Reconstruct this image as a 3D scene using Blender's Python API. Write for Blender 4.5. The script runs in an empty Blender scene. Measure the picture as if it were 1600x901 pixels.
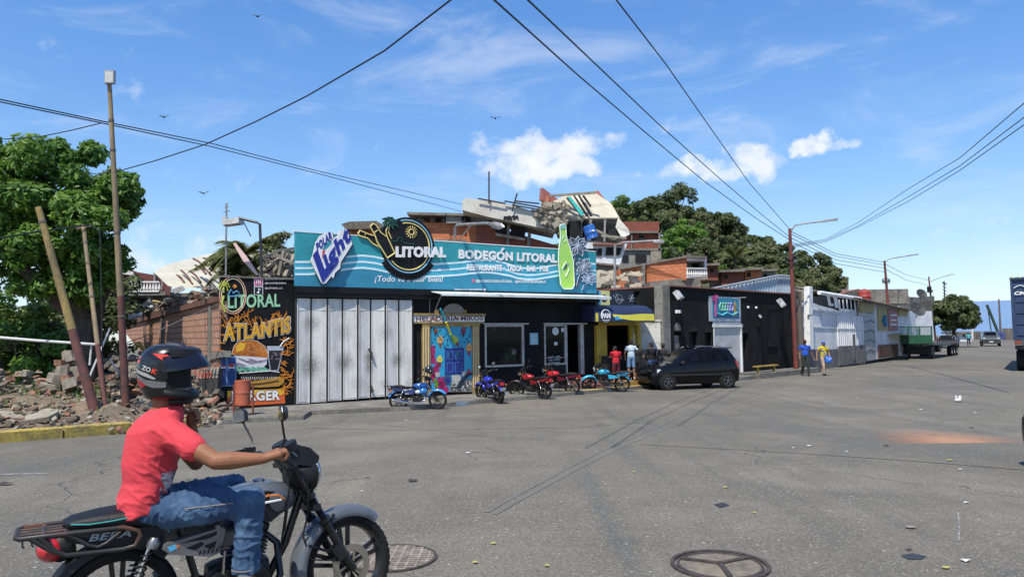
import bpy, math, random
from mathutils import Vector, Matrix
from mathutils.geometry import tessellate_polygon
V=Vector; rnd=random.Random(11); pi=math.pi
sc=bpy.context.scene; COL=sc.collection
# ---------------------------------------------------------------- camera, sky, sun, exposure
F=1155.; th=math.atan(71.5/F); rr=math.radians(.7)
fw=V((0,math.cos(th),math.sin(th))); r0=V((1,0,0)); u0=V((0,-math.sin(th),math.cos(th)))
RT=r0*math.cos(rr)-u0*math.sin(rr); UP=u0*math.cos(rr)+r0*math.sin(rr); CAM=V((0,0,1.75))
cd=bpy.data.cameras.new('camera'); cam=bpy.data.objects.new('camera',cd); COL.objects.link(cam)
M=Matrix.Identity(4)
for i,c in enumerate((RT,UP,-fw)):
    for j in range(3): M[j][i]=c[j]
M.translation=CAM; cam.matrix_world=M
cd.sensor_width=36; cd.lens=36*F/1600; cd.clip_start=.05; cd.clip_end=9000; sc.camera=cam
sc.view_settings.view_transform='Standard'; sc.view_settings.look='None'; sc.view_settings.exposure=.30
sc.view_settings.gamma=1
sundir=V((-.20,-.46,.865)).normalized()
sl=bpy.data.lights.new('sun','SUN'); sl.energy=4.7; sl.angle=math.radians(.53); sl.color=(1,.94,.845)
so=bpy.data.objects.new('sun',sl); COL.objects.link(so); so.rotation_euler=sundir.to_track_quat('Z','Y').to_euler(); so.location=(0,0,60)
w=bpy.data.worlds.new('World'); sc.world=w; w.use_nodes=True
N=w.node_tree.nodes; Lk=w.node_tree.links; N.clear()
def nd(t,**k):
    n=N.new(t)
    for a,b in k.items(): setattr(n,a,b)
    return n
sky=nd('ShaderNodeTexSky',sky_type='NISHITA',sun_disc=False)
sky.sun_elevation=math.asin(sundir.z); sky.sun_rotation=math.atan2(sundir.x,sundir.y); sky.altitude=50; sky.air_density=1.0; sky.dust_density=.35; sky.ozone_density=2.6
bg=nd('ShaderNodeBackground'); bg.inputs[1].default_value=.15
outw=nd('ShaderNodeOutputWorld'); tc=nd('ShaderNodeTexCoord')
def math_(op,a,b=None,c=None,clamp=False):
    n=nd('ShaderNodeMath',operation=op,use_clamp=clamp)
    for i,x in enumerate((a,b,c)):
        if x is None: continue
        if isinstance(x,(int,float)): n.inputs[i].default_value=x
        else: Lk.new(x,n.inputs[i])
    return n.outputs[0]
hs=nd('ShaderNodeHueSaturation'); hs.inputs['Saturation'].default_value=1.25; hs.inputs['Value'].default_value=1.22; hs.inputs['Hue'].default_value=.508
sk1=nd('ShaderNodeVectorMath',operation='SCALE'); sk1.inputs['Scale'].default_value=.09; Lk.new(sky.outputs[0],sk1.inputs[0])
sk2=nd('ShaderNodeVectorMath',operation='ADD'); Lk.new(sk1.outputs[0],sk2.inputs[0]); sk2.inputs[1].default_value=(.82,.82,.82)
sk3=nd('ShaderNodeVectorMath',operation='DIVIDE'); Lk.new(sky.outputs[0],sk3.inputs[0]); Lk.new(sk2.outputs[0],sk3.inputs[1]); sk4=nd('ShaderNodeVectorMath',operation='MULTIPLY'); Lk.new(sk3.outputs[0],sk4.inputs[0]); sk4.inputs[1].default_value=(.86,.95,1.06); Lk.new(sk4.outputs[0],hs.inputs['Color'])
def ray(px,py): return fw+RT*((px-800)/F)+UP*((450.5-py)/F)
def pixdir(px,py): return ray(px,py).normalized()
# clouds: warped direction, ellipsoidal cores in the sky dome, fractal edges
nz=nd('ShaderNodeTexNoise'); nz.inputs['Scale'].default_value=21; nz.inputs['Detail'].default_value=9; nz.inputs['Roughness'].default_value=.58
Lk.new(tc.outputs['Generated'],nz.inputs['Vector'])
wn_=nd('ShaderNodeTexNoise'); wn_.inputs['Scale'].default_value=13; wn_.inputs['Detail'].default_value=9; wn_.inputs['Roughness'].default_value=.62; Lk.new(tc.outputs['Generated'],wn_.inputs['Vector'])
ws_=nd('ShaderNodeVectorMath',operation='SUBTRACT'); Lk.new(wn_.outputs['Color'],ws_.inputs[0]); ws_.inputs[1].default_value=(.5,.5,.5)
wm_=nd('ShaderNodeVectorMath',operation='SCALE'); wm_.inputs['Scale'].default_value=.085; Lk.new(ws_.outputs[0],wm_.inputs[0])
wa_=nd('ShaderNodeVectorMath',operation='ADD'); Lk.new(tc.outputs['Generated'],wa_.inputs[0]); Lk.new(wm_.outputs[0],wa_.inputs[1]); GV=wa_.outputs[0]
acc=None
CL=[(845,228,100,26,1),(820,262,75,34,1),(895,262,55,24,.95),(775,218,38,16,.8),(1125,264,95,20,.85),(1165,240,42,26,1),(1185,258,30,30,1),(1268,230,24,17,.95),(1300,228,36,10,.6),(968,214,26,17,.6),(1030,196,24,14,.6),(985,262,20,10,.6),(695,312,130,9,.25),
 (250,395,100,36,.55),(190,410,80,30,.6),(350,380,70,22,.55),(215,130,70,30,.32),(40,95,60,40,.3),(250,110,16,10,.5),(120,120,40,26,.22),
 (1480,400,210,45,.30),(1330,360,150,30,.22),(1560,350,120,25,.35),(330,260,150,50,.2),(560,230,120,30,.12)]
for (px,py,rx,ry,a) in CL:
    c=pixdir(px,py); zx=V((c.y,-c.x,0)).normalized(); zy=zx.cross(c)
    vs=nd('ShaderNodeVectorMath',operation='SUBTRACT'); Lk.new(GV,vs.inputs[0]); vs.inputs[1].default_value=c
    comps=[]
    for ax,r in ((zx,rx),(zy,ry)):
        d=nd('ShaderNodeVectorMath',operation='DOT_PRODUCT'); Lk.new(vs.outputs[0],d.inputs[0]); d.inputs[1].default_value=ax
        comps.append(math_('POWER',math_('ABSOLUTE',math_('MULTIPLY',d.outputs['Value'],F/r)),2))
    q=math_('ADD',comps[0],comps[1])
    g=math_('SUBTRACT',1.15,math_('MULTIPLY',q,.62))
    g=math_('MAXIMUM',g,0)
    g=math_('MINIMUM',g,1.0); g=math_('MULTIPLY',g,a)
    # keep the far hemisphere clear
    d=nd('ShaderNodeVectorMath',operation='DOT_PRODUCT'); Lk.new(tc.outputs['Generated'],d.inputs[0]); d.inputs[1].default_value=c
    g=math_('MULTIPLY',g,math_('GREATER_THAN',d.outputs['Value'],0))
    acc=g if acc is None else math_('MAXIMUM',acc,g)
nn=math_('MULTIPLY',math_('SUBTRACT',nz.outputs['Fac'],.5),6.5)
body=math_('SUBTRACT',math_('MULTIPLY',acc,1.75),math_('MULTIPLY',math_('SUBTRACT',1.35,nn),.48))
mr=nd('ShaderNodeMapRange',interpolation_type='SMOOTHSTEP'); Lk.new(body,mr.inputs[0]); mr.inputs[1].default_value=-.06; mr.inputs[2].default_value=1.35
# thin streaky veils everywhere
mp=nd('ShaderNodeMapping'); mp.inputs['Scale'].default_value=(2.2,2.2,7.5); mp.inputs['Rotation'].default_value=(.35,.25,0); Lk.new(tc.outputs['Generated'],mp.inputs[0])
n2=nd('ShaderNodeTexNoise'); n2.inputs['Scale'].default_value=2.1; n2.inputs['Detail'].default_value=8; n2.inputs['Distortion'].default_value=.7; n2.inputs['Roughness'].default_value=.62
Lk.new(mp.outputs[0],n2.inputs['Vector'])
mr2=nd('ShaderNodeMapRange',interpolation_type='SMOOTHSTEP'); Lk.new(n2.outputs['Fac'],mr2.inputs[0]); mr2.inputs[1].default_value=.46; mr2.inputs[2].default_value=.80; mr2.inputs[4].default_value=.36
mask=math_('MAXIMUM',mr.outputs[0],mr2.outputs[0])
n3=nd('ShaderNodeTexNoise'); n3.inputs['Scale'].default_value=24; n3.inputs['Detail'].default_value=6; Lk.new(tc.outputs['Generated'],n3.inputs['Vector'])
cr=nd('ShaderNodeMix',data_type='RGBA'); Lk.new(n3.outputs['Fac'],cr.inputs[0]); cr.inputs[6].default_value=(3.9,4.4,5.2,1); cr.inputs[7].default_value=(5.9,5.95,6.0,1)
mx=nd('ShaderNodeMix',data_type='RGBA'); Lk.new(mask,mx.inputs[0]); Lk.new(hs.outputs[0],mx.inputs[6]); Lk.new(cr.outputs[2],mx.inputs[7])
Lk.new(mx.outputs[2],bg.inputs[0]); Lk.new(bg.outputs[0],outw.inputs[0])
# ---------------------------------------------------------------- projection helpers (pixel of the 1600x901 photo -> point in the street)
def gz(y):
    t=min(max((y-7)/13.,0),1); return -.35*t*t*(3-2*t)
def P(px,py,Y): d=ray(px,py); return CAM+d*(Y/d.y)
def G(px,py,off=0):
    d=ray(px,py); z=0
    for i in range(60):
        p=CAM+d*((z-CAM.z)/d.z); z=gz(p.y)+off
    return p
# ---------------------------------------------------------------- materials
def lin(h):
    h=h.lstrip('#'); c=[int(h[i:i+2],16)/255 for i in (0,2,4)]
    return tuple(x/12.92 if x<=.04045 else ((x+.055)/1.055)**2.4 for x in c)+(1,)
MATS={}
def mat(name,col,rough=.6,metal=0,col2=None,scale=4,lo=.4,hi=.65,bump=0,bscale=40,coat=0,spec=.5,alpha=1,fine=0,stretch=None,trans=0,world=False):
    """plain procedural surface: base colour broken up by one or two noises, optional bump"""
    if name in MATS: return MATS[name]
    m=bpy.data.materials.new(name); m.use_nodes=True; nt=m.node_tree; b=nt.nodes['Principled BSDF']; MATS[name]=m
    c=lin(col) if isinstance(col,str) else tuple(col)+(1,)
    b.inputs['Roughness'].default_value=rough; b.inputs['Metallic'].default_value=metal
    b.inputs['Coat Weight'].default_value=coat; b.inputs['Coat Roughness'].default_value=.08; b.inputs['Specular IOR Level'].default_value=spec
    b.inputs['Alpha'].default_value=alpha; b.inputs['Transmission Weight'].default_value=trans
    b.inputs['Base Color'].default_value=c
    t=nt.nodes.new('ShaderNodeTexCoord'); vec=t.outputs['Object']
    if world:
        gg=nt.nodes.new('ShaderNodeNewGeometry'); vec=gg.outputs['Position']
    if stretch:
        mp=nt.nodes.new('ShaderNodeMapping'); mp.inputs['Scale'].default_value=stretch; nt.links.new(vec,mp.inputs[0]); vec=mp.outputs[0]
    def noise(s,d=6,r=.6):
        n=nt.nodes.new('ShaderNodeTexNoise'); n.inputs['Scale'].default_value=s; n.inputs['Detail'].default_value=d; n.inputs['Roughness'].default_value=r; nt.links.new(vec,n.inputs['Vector']); return n.outputs['Fac']
    src=None
    c2=lin(col2) if isinstance(col2,str) else (tuple(col2)+(1,) if col2 else tuple(x*.72 for x in c[:3])+(1,))
    if col2 is not None or fine>=0:
        mr=nt.nodes.new('ShaderNodeMapRange'); nt.links.new(noise(scale),mr.inputs[0]); mr.inputs[1].default_value=lo; mr.inputs[2].default_value=hi
        mr.inputs[4].default_value=1 if col2 is not None else .55
        mx=nt.nodes.new('ShaderNodeMix'); mx.data_type='RGBA'; nt.links.new(mr.outputs[0],mx.inputs[0]); mx.inputs[6].default_value=c; mx.inputs[7].default_value=c2
        src=mx.outputs[2]
        if fine:
            m2=nt.nodes.new('ShaderNodeMix'); m2.data_type='RGBA'; m2.blend_type='MULTIPLY'; m2.inputs[0].default_value=fine
            r2=nt.nodes.new('ShaderNodeMapRange'); nt.links.new(noise(scale*9,4,.7),r2.inputs[0]); r2.inputs[1].default_value=.3; r2.inputs[2].default_value=.7
            nt.links.new(src,m2.inputs[6]); nt.links.new(r2.outputs[0],m2.inputs[7]); src=m2.outputs[2]
        nt.links.new(src,b.inputs['Base Color'])
    if bump:
        bp=nt.nodes.new('ShaderNodeBump'); bp.inputs['Strength'].default_value=min(1,bump); bp.inputs['Distance'].default_value=.02; nt.links.new(noise(bscale,5,.6),bp.inputs['Height']); nt.links.new(bp.outputs[0],b.inputs['Normal'])
    return m
def brick(name,u,c1,c2,mortar,bw=.3,bh=.16,ms=.014,bump=.6,stain='5a4a40'):
    """hollow clay block wall: brick pattern laid along the horizontal direction u"""
    if name in MATS: return MATS[name]
    m=bpy.data.materials.new(name); m.use_nodes=True; nt=m.node_tree; b=nt.nodes['Principled BSDF']; MATS[name]=m
    t=nt.nodes.new('ShaderNodeTexCoord'); d=nt.nodes.new('ShaderNodeVectorMath'); d.operation='DOT_PRODUCT'; nt.links.new(t.outputs['Object'],d.inputs[0]); d.inputs[1].default_value=V(u).normalized()
    sp=nt.nodes.new('ShaderNodeSeparateXYZ'); nt.links.new(t.outputs['Object'],sp.inputs[0])
    cb=nt.nodes.new('ShaderNodeCombineXYZ'); nt.links.new(d.outputs['Value'],cb.inputs[0]); nt.links.new(sp.outputs[2],cb.inputs[1])
    br=nt.nodes.new('ShaderNodeTexBrick'); nt.links.new(cb.outputs[0],br.inputs['Vector']); br.inputs['Scale'].default_value=1
    br.inputs['Color1'].default_value=lin(c1); br.inputs['Color2'].default_value=lin(c2); br.inputs['Mortar'].default_value=lin(mortar)
    br.inputs['Mortar Size'].default_value=ms; br.inputs['Brick Width'].default_value=bw; br.inputs['Row Height'].default_value=bh; br.inputs['Bias'].default_value=-.1
    nz=nt.nodes.new('ShaderNodeTexNoise'); nz.inputs['Scale'].default_value=1.7; nz.inputs['Detail'].default_value=8; nt.links.new(t.outputs['Object'],nz.inputs['Vector'])
    mr=nt.nodes.new('ShaderNodeMapRange'); nt.links.new(nz.outputs['Fac'],mr.inputs[0]); mr.inputs[1].default_value=.48; mr.inputs[2].default_value=.75; mr.inputs[4].default_value=.75
    mx=nt.nodes.new('ShaderNodeMix'); mx.data_type='RGBA'; nt.links.new(mr.outputs[0],mx.inputs[0]); nt.links.new(br.outputs['Color'],mx.inputs[6]); mx.inputs[7].default_value=lin(stain)
    nt.links.new(mx.outputs[2],b.inputs['Base Color']); b.inputs['Roughness'].default_value=.9
    bp=nt.nodes.new('ShaderNodeBump'); bp.inputs['Strength'].default_value=bump; bp.inputs['Distance'].default_value=.02; bp.invert=True; nt.links.new(br.outputs['Fac'],bp.inputs['Height']); nt.links.new(bp.outputs[0],b.inputs['Normal'])
    return m
# ---------------------------------------------------------------- object helpers
def tag(o,label=None,cat=None,group=None,kind=None):
    if label: o['label']=label
    if cat: o['category']=cat
    if group: o['group']=group
    if kind: o['kind']=kind
    return o
def thing(name,label,cat,loc=(0,0,0),rz=0,group=None):
    o=bpy.data.objects.new(name,None); o.empty_display_size=.3; COL.objects.link(o); o.location=loc; o.rotation_euler=(0,0,rz); return tag(o,label,cat,group)
def rootmat(o):
    while o.parent: o=o.parent
    return Matrix.LocRotScale(o.location,o.rotation_euler,o.scale)
class MB:
    def __init__(s,m=None): s.v=[];s.f=[];s.mi=[];s.mats=[];s.use(m)
    def use(s,m):
        if m is None: s.c=0; return s
        if m not in s.mats: s.mats.append(m)
        s.c=s.mats.index(m); return s
    def add(s,vs,fs):
        n=len(s.v); s.v+=[tuple(x) for x in vs]; s.f+=[tuple(i+n for i in f) for f in fs]; s.mi+=[s.c]*len(fs); return s
    def box(s,c,size,R=None):
        c=V(c); h=[x/2 for x in size]; R=R or Matrix.Identity(3); vs=[]
        for dx in (-1,1):
            for dy in (-1,1):
                for dz in (-1,1): vs.append(c+R@V((dx*h[0],dy*h[1],dz*h[2])))
        return s.add(vs,[(0,1,3,2),(4,6,7,5),(0,4,5,1),(2,3,7,6),(0,2,6,4),(1,5,7,3)])
    def bar(s,a,b,w,h,up=(0,0,1)):
        a=V(a);b=V(b);d=(b-a); L=d.length
        if L<1e-6: return s
        d/=L; x=V(up).cross(d)
        if x.length<1e-3: x=V((1,0,0)).cross(d)
        x.normalize(); z=d.cross(x); R=Matrix((x,d,z)).transposed()
        return s.box((a+b)/2,(w,L,h),R)
    def tube(s,pts,r,n=8,cap=True,flat=1):
        pts=[V(p) for p in pts]; k=len(pts); rs=r if isinstance(r,(list,tuple)) else [r]*k; rings=[]
        up=None
        for i,p in enumerate(pts):
            d=(pts[min(i+1,k-1)]-pts[max(i-1,0)]); d=d.normalized() if d.length>1e-9 else V((0,0,1))
            if up is None: up=V((0,0,1)) if abs(d.z)<.9 else V((1,0,0))
            x=up.cross(d); x=x.normalized() if x.length>1e-6 else V((1,0,0)); y=d.cross(x); up=y
            rings.append([p+(x*math.cos(2*pi*j/n)+y*math.sin(2*pi*j/n)*flat)*rs[i] for j in range(n)])
        return s.loft(rings,cap)
    def loft(s,rings,cap=True,closed=True):
        n=len(rings[0]); k=len(rings); vs=[p for r in rings for p in r]; fs=[]
        for i in range(k-1):
            for j in range(n if closed else n-1):
                a=i*n+j;b=i*n+(j+1)%n; fs.append((a,b,b+n,a+n))
        if cap: fs.append(tuple(range(n))[::-1]); fs.append(tuple((k-1)*n+j for j in range(n)))
        return s.add(vs,fs)
    def lathe(s,prof,o=(0,0,0),ax=(0,0,1),n=20,cap=False):
        o=V(o);ax=V(ax).normalized(); x=ax.orthogonal().normalized(); y=ax.cross(x)
        return s.loft([[o+ax*h+(x*math.cos(2*pi*j/n)+y*math.sin(2*pi*j/n))*max(r,1e-4) for j in range(n)] for r,h in prof],cap)
    def ell(s,c,r,R=None,nu=14,nv=9):
        R=R or Matrix.Identity(3); c=V(c); vs=[];fs=[]
        for i in range(nv+1):
            t=pi*i/nv
            for j in range(nu):
                q=2*pi*j/nu; vs.append(c+R@V((r[0]*math.sin(t)*math.cos(q),r[1]*math.sin(t)*math.sin(q),r[2]*math.cos(t))))
        for i in range(nv):
            for j in range(nu):
                a=i*nu+j;b=i*nu+(j+1)%nu; fs.append((a,a+nu,b+nu,b))
        return s.add(vs,fs)
    def cap(s,a,b,ra,rb,n=14):
        a=V(a);b=V(b);d=(b-a).normalized(); x=d.orthogonal().normalized();y=d.cross(x);L=(b-a).length;rings=[]
        for i in range(5):
            t=pi/2*i/5; rings.append((a-d*ra*math.cos(t),ra*math.sin(t)))
        rings+= [(a,ra),(b,rb)]
        for i in range(1,6):
            t=pi/2*i/5; rings.append((b+d*rb*math.sin(t),rb*math.cos(t)))
        return s.loft([[c+(x*math.cos(2*pi*j/n)+y*math.sin(2*pi*j/n))*max(r,1e-4) for j in range(n)] for c,r in rings],True)
    def prism(s,pts,nrm,t):
        """closed plate: polygon pts (world, coplanar) extruded by t along nrm"""
        pts=[V(p) for p in pts]; nrm=V(nrm).normalized(); k=len(pts)
        tri=tessellate_polygon([pts]); a=[p+nrm*t for p in pts]
        fs=[tuple(x) for x in tri]+[tuple(i+k for i in x) for x in tri]
        for i in range(k): j=(i+1)%k; fs.append((i,j,j+k,i+k))
        return s.add(a+pts,fs)
    def build(s,name,parent=None,smooth=None,label=None,cat=None,group=None,kind=None,world=True):
        me=bpy.data.meshes.new(name); vs=s.v
        top=parent is None and kind!='structure'
        o=bpy.data.objects.new(name,me)
        if parent is not None:
            if world:
                inv=rootmat(parent).inverted(); vs=[inv@V(p) for p in vs]
        elif top and vs:
            n=len(vs); c=V((sum(p[0] for p in vs)/n,sum(p[1] for p in vs)/n,min(p[2] for p in vs))); vs=[V(p)-c for p in vs]; o.location=c
        me.from_pydata([tuple(p) for p in vs],[],s.f)
        for m in s.mats: me.materials.append(m)
        if len(s.mats)>1: me.polygons.foreach_set('material_index',s.mi)
        if smooth is not None:
            me.polygons.foreach_set('use_smooth',[True]*len(s.f)); me.update()
            me.set_sharp_from_angle(angle=math.radians(smooth))
        COL.objects.link(o)
        if parent is not None: o.parent=parent
        return tag(o,label,cat,group,kind)
def fixn(o):
    """consistent outward normals"""
    import bmesh
    b=bmesh.new(); b.from_mesh(o.data); bmesh.ops.recalc_face_normals(b,faces=b.faces); b.to_mesh(o.data); b.free(); return o
def fuse(mb,name,parent=None,voxel=.01,smooth=6,label=None,cat=None,group=None,disp=None,paint=None,sub=0):
    """union of overlapping closed shapes -> one continuous smooth skin"""
    o=mb.build(name,parent,world=True,label=label,cat=cat,group=group); fixn(o)
    r=o.modifiers.new('r','REMESH'); r.mode='VOXEL'; r.voxel_size=voxel; r.use_smooth_shade=True
    if smooth:
        q=o.modifiers.new('s','SMOOTH'); q.iterations=smooth; q.factor=.5
    dg=bpy.context.evaluated_depsgraph_get(); me=bpy.data.meshes.new_from_object(o.evaluated_get(dg)); o.modifiers.clear()
    me.name=name; old=o.data; o.data=me; bpy.data.meshes.remove(old)
    if not me.materials:
        for m in mb.mats: me.materials.append(m)
    if disp:
        ns=[v.normal.copy() for v in me.vertices]
        for v,n in zip(me.vertices,ns):
            v.co+=n*disp(v.co,n)
    if paint:
        for m in paint[0][1:]: 
            if m.name not in [x.name for x in me.materials]: me.materials.append(m)
        for p in me.polygons: p.material_index=paint[1](p.center,p.normal)
    me.polygons.foreach_set('use_smooth',[True]*len(me.polygons)); me.update()
    return o
_tc={}
def textgeo(s,bold=0,shear=0,depth=0,arc=None):
    key=(s,bold,shear,depth)
    if key not in _tc:
        c=bpy.data.curves.new('t','FONT'); c.body=s; c.size=1; c.offset=bold; c.shear=shear; c.extrude=depth; c.resolution_u=3; c.space_character=1.0+bold*2
        o=bpy.data.objects.new('t',c); COL.objects.link(o); dg=bpy.context.evaluated_depsgraph_get(); dg.update(); me=bpy.data.meshes.new_from_object(o.evaluated_get(dg))
        _tc[key]=([v.co.copy() for v in me.vertices],[tuple(p.vertices) for p in me.polygons]); bpy.data.objects.remove(o); bpy.data.curves.remove(c); bpy.data.meshes.remove(me)
    return _tc[key]
def put_text(mb,s,o,u,v,w,h,bold=.0,shear=0,t=.004,warp=None):
    """text fitted in the box w x h at o, along u, up v; t thick, proud along the normal u x v"""
    vs,fs=textgeo(s,bold,shear,.5)
    if not vs: return mb
    x0=min(p.x for p in vs);x1=max(p.x for p in vs);y0=min(p.y for p in vs);y1=max(p.y for p in vs)
    u=V(u).normalized();v=V(v).normalized();n=u.cross(v); out=[]
    for p in vs:
        a=(p.x-x0)/(x1-x0);b=(p.y-y0)/(y1-y0)
        if warp: a,b=warp(a,b)
        out.append(V(o)+u*(a*w)+v*(b*h)+n*((p.z+.5)*t))
    return mb.add(out,fs)
class Plane:
    """vertical wall plane through two ground points; pixels of the photo are read onto it, then everything has its real place and size"""
    def __init__(s,A,B):
        s.A=V((A[0],A[1],0)); B=V((B[0],B[1],0)); s.u=(B-s.A).normalized(); s.n=s.u.cross(V((0,0,1))); s.z=V((0,0,1)); s.L=(B-s.A).length
    def pt(s,px,py,off=0):
        d=ray(px,py); t=((s.A-CAM).dot(s.n)+off)/d.dot(s.n); return CAM+d*t
    def uz(s,px,py,off=0): p=s.pt(px,py,off); return (p-s.A).dot(s.u),p.z
    def W(s,u,z,off=0): return s.A+s.u*u+s.z*z+s.n*off
    def rect(s,mb,x0,y0,x1,y1,off,t):
        """rectangle: its left top corner at pixel x0,y0 and right bottom corner at x1,y1; front face at off, t thick"""
        a,zt=s.uz(x0,y0,off);b,zb=s.uz(x1,y1,off); return s.r(mb,a,zb,b,zt,off,t)
    def r(s,mb,u0,z0,u1,z1,off,t): return mb.prism([s.W(u0,z0,off),s.W(u1,z0,off),s.W(u1,z1,off),s.W(u0,z1,off)],-s.n,t)
    def poly(s,mb,pts,off,t): return mb.prism([s.pt(x,y,off) for x,y in pts],-s.n,t)
    def line(s,mb,pts,off,r,n=6,flat=1): return mb.tube([s.pt(x,y,off) for x,y in pts],r,n)
    def circ(s,mb,px,py,rpx,off,t,k=28,ry=None):
        c,z=s.uz(px,py,off); c2,_=s.uz(px+rpx,py,off); r=abs(c2-c); q=r if ry is None else r*ry
        return mb.prism([s.W(c+r*math.cos(2*pi*i/k),z+q*math.sin(2*pi*i/k),off) for i in range(k)],-s.n,t)
    def text(s,mb,txt,x0,y0,x1,hpx,off,t=.004,bold=0,shear=0,rise=0,warp=None):
        """text with its left baseline at pixel x0,y0, ending at x1, hpx tall there; rise = slope inside the plane"""
        a,z=s.uz(x0,y0,off);b,_=s.uz(x1,y0,off);_,z2=s.uz(x0,y0-hpx,off); d=(s.u+s.z*rise).normalized(); v=V((0,0,1)) 
        vv=s.n.cross(d)*-1
        return put_text(mb,txt,s.W(a,z,off),d,-s.n.cross(d) if (-s.n.cross(d)).z>0 else s.n.cross(d),(b-a),(z2-z),bold,shear,t,warp)
def copy_tree(o,parent=None):
    c=o.copy(); COL.objects.link(c)
    if parent is not None: c.parent=parent
    for ch in o.children: copy_tree(ch,c)
    return c
def box_px(mb,x0,y0,x1,y1,Y,depth):
    a=P(x0,y0,Y);b=P(x1,y1,Y); return mb.box(((a.x+b.x)/2,Y+depth/2,(a.z+b.z)/2),(abs(b.x-a.x),depth,abs(a.z-b.z)))
def quad_px(mb,pts,t,dirn=None):
    """plate traced with a depth at every corner: [(px,py,Y)..], thickness t away from the camera"""
    q=[P(*p) for p in pts]; n=(q[1]-q[0]).cross(q[2]-q[0]).normalized()
    if n.y>0: n=-n
    if t>=.6: n=V((0,-1,0))
    if dirn is not None: n=V(dirn)
    # flatten
    return mb.prism(q,-n,t)
# ================================================================ ground
def asphalt():
    m=bpy.data.materials.new('asphalt'); m.use_nodes=True; nt=m.node_tree; b=nt.nodes['Principled BSDF']; L=nt.links.new
    g=nt.nodes.new('ShaderNodeNewGeometry'); pos=g.outputs['Position']
    def noise(s,d=6,r=.6,v=None,dist=0):
        n=nt.nodes.new('ShaderNodeTexNoise'); n.inputs['Scale'].default_value=s; n.inputs['Detail'].default_value=d; n.inputs['Roughness'].default_value=r; n.inputs['Distortion'].default_value=dist; L(v or pos,n.inputs['Vector']); return n.outputs['Fac']
    def rng(x,a,b_,c=0,d=1):
        n=nt.nodes.new('ShaderNodeMapRange'); L(x,n.inputs[0]); n.inputs[1].default_value=a;n.inputs[2].default_value=b_;n.inputs[3].default_value=c;n.inputs[4].default_value=d; return n.outputs[0]
    def mix(f,a,b_,bt='MIX'):
        n=nt.nodes.new('ShaderNodeMix'); n.data_type='RGBA'; n.blend_type=bt
        for i,x in ((0,f),(6,a),(7,b_)):
            if isinstance(x,(float,int)): n.inputs[i].default_value=x
            elif isinstance(x,tuple): n.inputs[i].default_value=x
            else: L(x,n.inputs[i])
        return n.outputs[2]
    def mt(op,a,b_=0):
        n=nt.nodes.new('ShaderNodeMath'); n.operation=op
        for i,x in enumerate((a,b_)):
            if isinstance(x,(float,int)): n.inputs[i].default_value=x
            else: L(x,n.inputs[i])
        return n.outputs[0]
    big=rng(noise(.13,5,.55,dist=.6),.38,.62); med=rng(noise(.9,7,.62,dist=.4),.36,.68)
    c=mix(big,(.122,.111,.088,1),(.186,.167,.122,1)); c=mix(mt('MULTIPLY',med,.55),c,(.088,.082,.068,1))
    # sandy wear
    c=mix(mt('MULTIPLY',rng(noise(.35,6,.6,dist=1),.52,.7),.6),c,(.235,.205,.150,1))
    # long smears along the traffic
    mp=nt.nodes.new('ShaderNodeMapping'); mp.inputs['Rotation'].default_value=(0,0,math.radians(-32)); mp.inputs['Scale'].default_value=(1.4,.07,1); L(pos,mp.inputs[0])
    c=mix(mt('MULTIPLY',rng(noise(1.1,5,.6,mp.outputs[0]),.5,.72),.5),c,(.066,.066,.065,1))
    # aggregate
    vo=nt.nodes.new('ShaderNodeTexVoronoi'); vo.inputs['Scale'].default_value=75; L(pos,vo.inputs['Vector'])
    sx=nt.nodes.new('ShaderNodeSeparateXYZ'); L(vo.outputs['Color'],sx.inputs[0])
    c=mix(mt('MULTIPLY',rng(sx.outputs[0],.72,1.),.55),c,(.30,.285,.25,1)); c=mix(mt('MULTIPLY',rng(sx.outputs[1],.6,1.),.6),c,(.05,.05,.048,1))
    vo2=nt.nodes.new('ShaderNodeTexVoronoi'); vo2.inputs['Scale'].default_value=14; L(pos,vo2.inputs['Vector'])
    s2=nt.nodes.new('ShaderNodeSeparateXYZ'); L(vo2.outputs['Color'],s2.inputs[0])
    chip=mt('MULTIPLY',mt('LESS_THAN',vo2.outputs['Distance'],.16),mt('GREATER_THAN',s2.outputs[0],.86)); c=mix(mt('MULTIPLY',chip,.8),c,(.42,.40,.35,1))
    # cracks
    wv=nt.nodes.new('ShaderNodeVectorMath'); wv.operation='ADD'; nn=nt.nodes.new('ShaderNodeTexNoise'); nn.inputs['Scale'].default_value=.7; nn.inputs['Detail'].default_value=6; L(pos,nn.inputs['Vector']); sc_=nt.nodes.new('ShaderNodeVectorMath'); sc_.operation='SCALE'; sc_.inputs['Scale'].default_value=2.2; L(nn.outputs['Color'],sc_.inputs[0]); L(pos,wv.inputs[0]); L(sc_.outputs[0],wv.inputs[1])
    v3=nt.nodes.new('ShaderNodeTexVoronoi'); v3.feature='DISTANCE_TO_EDGE'; v3.inputs['Scale'].default_value=.16; L(wv.outputs[0],v3.inputs['Vector'])
    crk=mt('MULTIPLY',mt('LESS_THAN',v3.outputs['Distance'],.0022),rng(noise(.3),.45,.55)); c=mix(mt('MULTIPLY',crk,.75),c,(.03,.03,.03,1))
    L(c,b.inputs['Base Color']); b.inputs['Roughness'].default_value=.86; b.inputs['Specular IOR Level'].default_value=.35
    h=mt('ADD',mt('MULTIPLY',noise(60,3,.7),.6),mt('MULTIPLY',noise(7,5),.8)); bp=nt.nodes.new('ShaderNodeBump'); bp.inputs['Strength'].default_value=.55; bp.inputs['Distance'].default_value=.012; L(h,bp.inputs['Height']); L(bp.outputs[0],b.inputs['Normal'])
    return m
ASP=asphalt()
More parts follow.
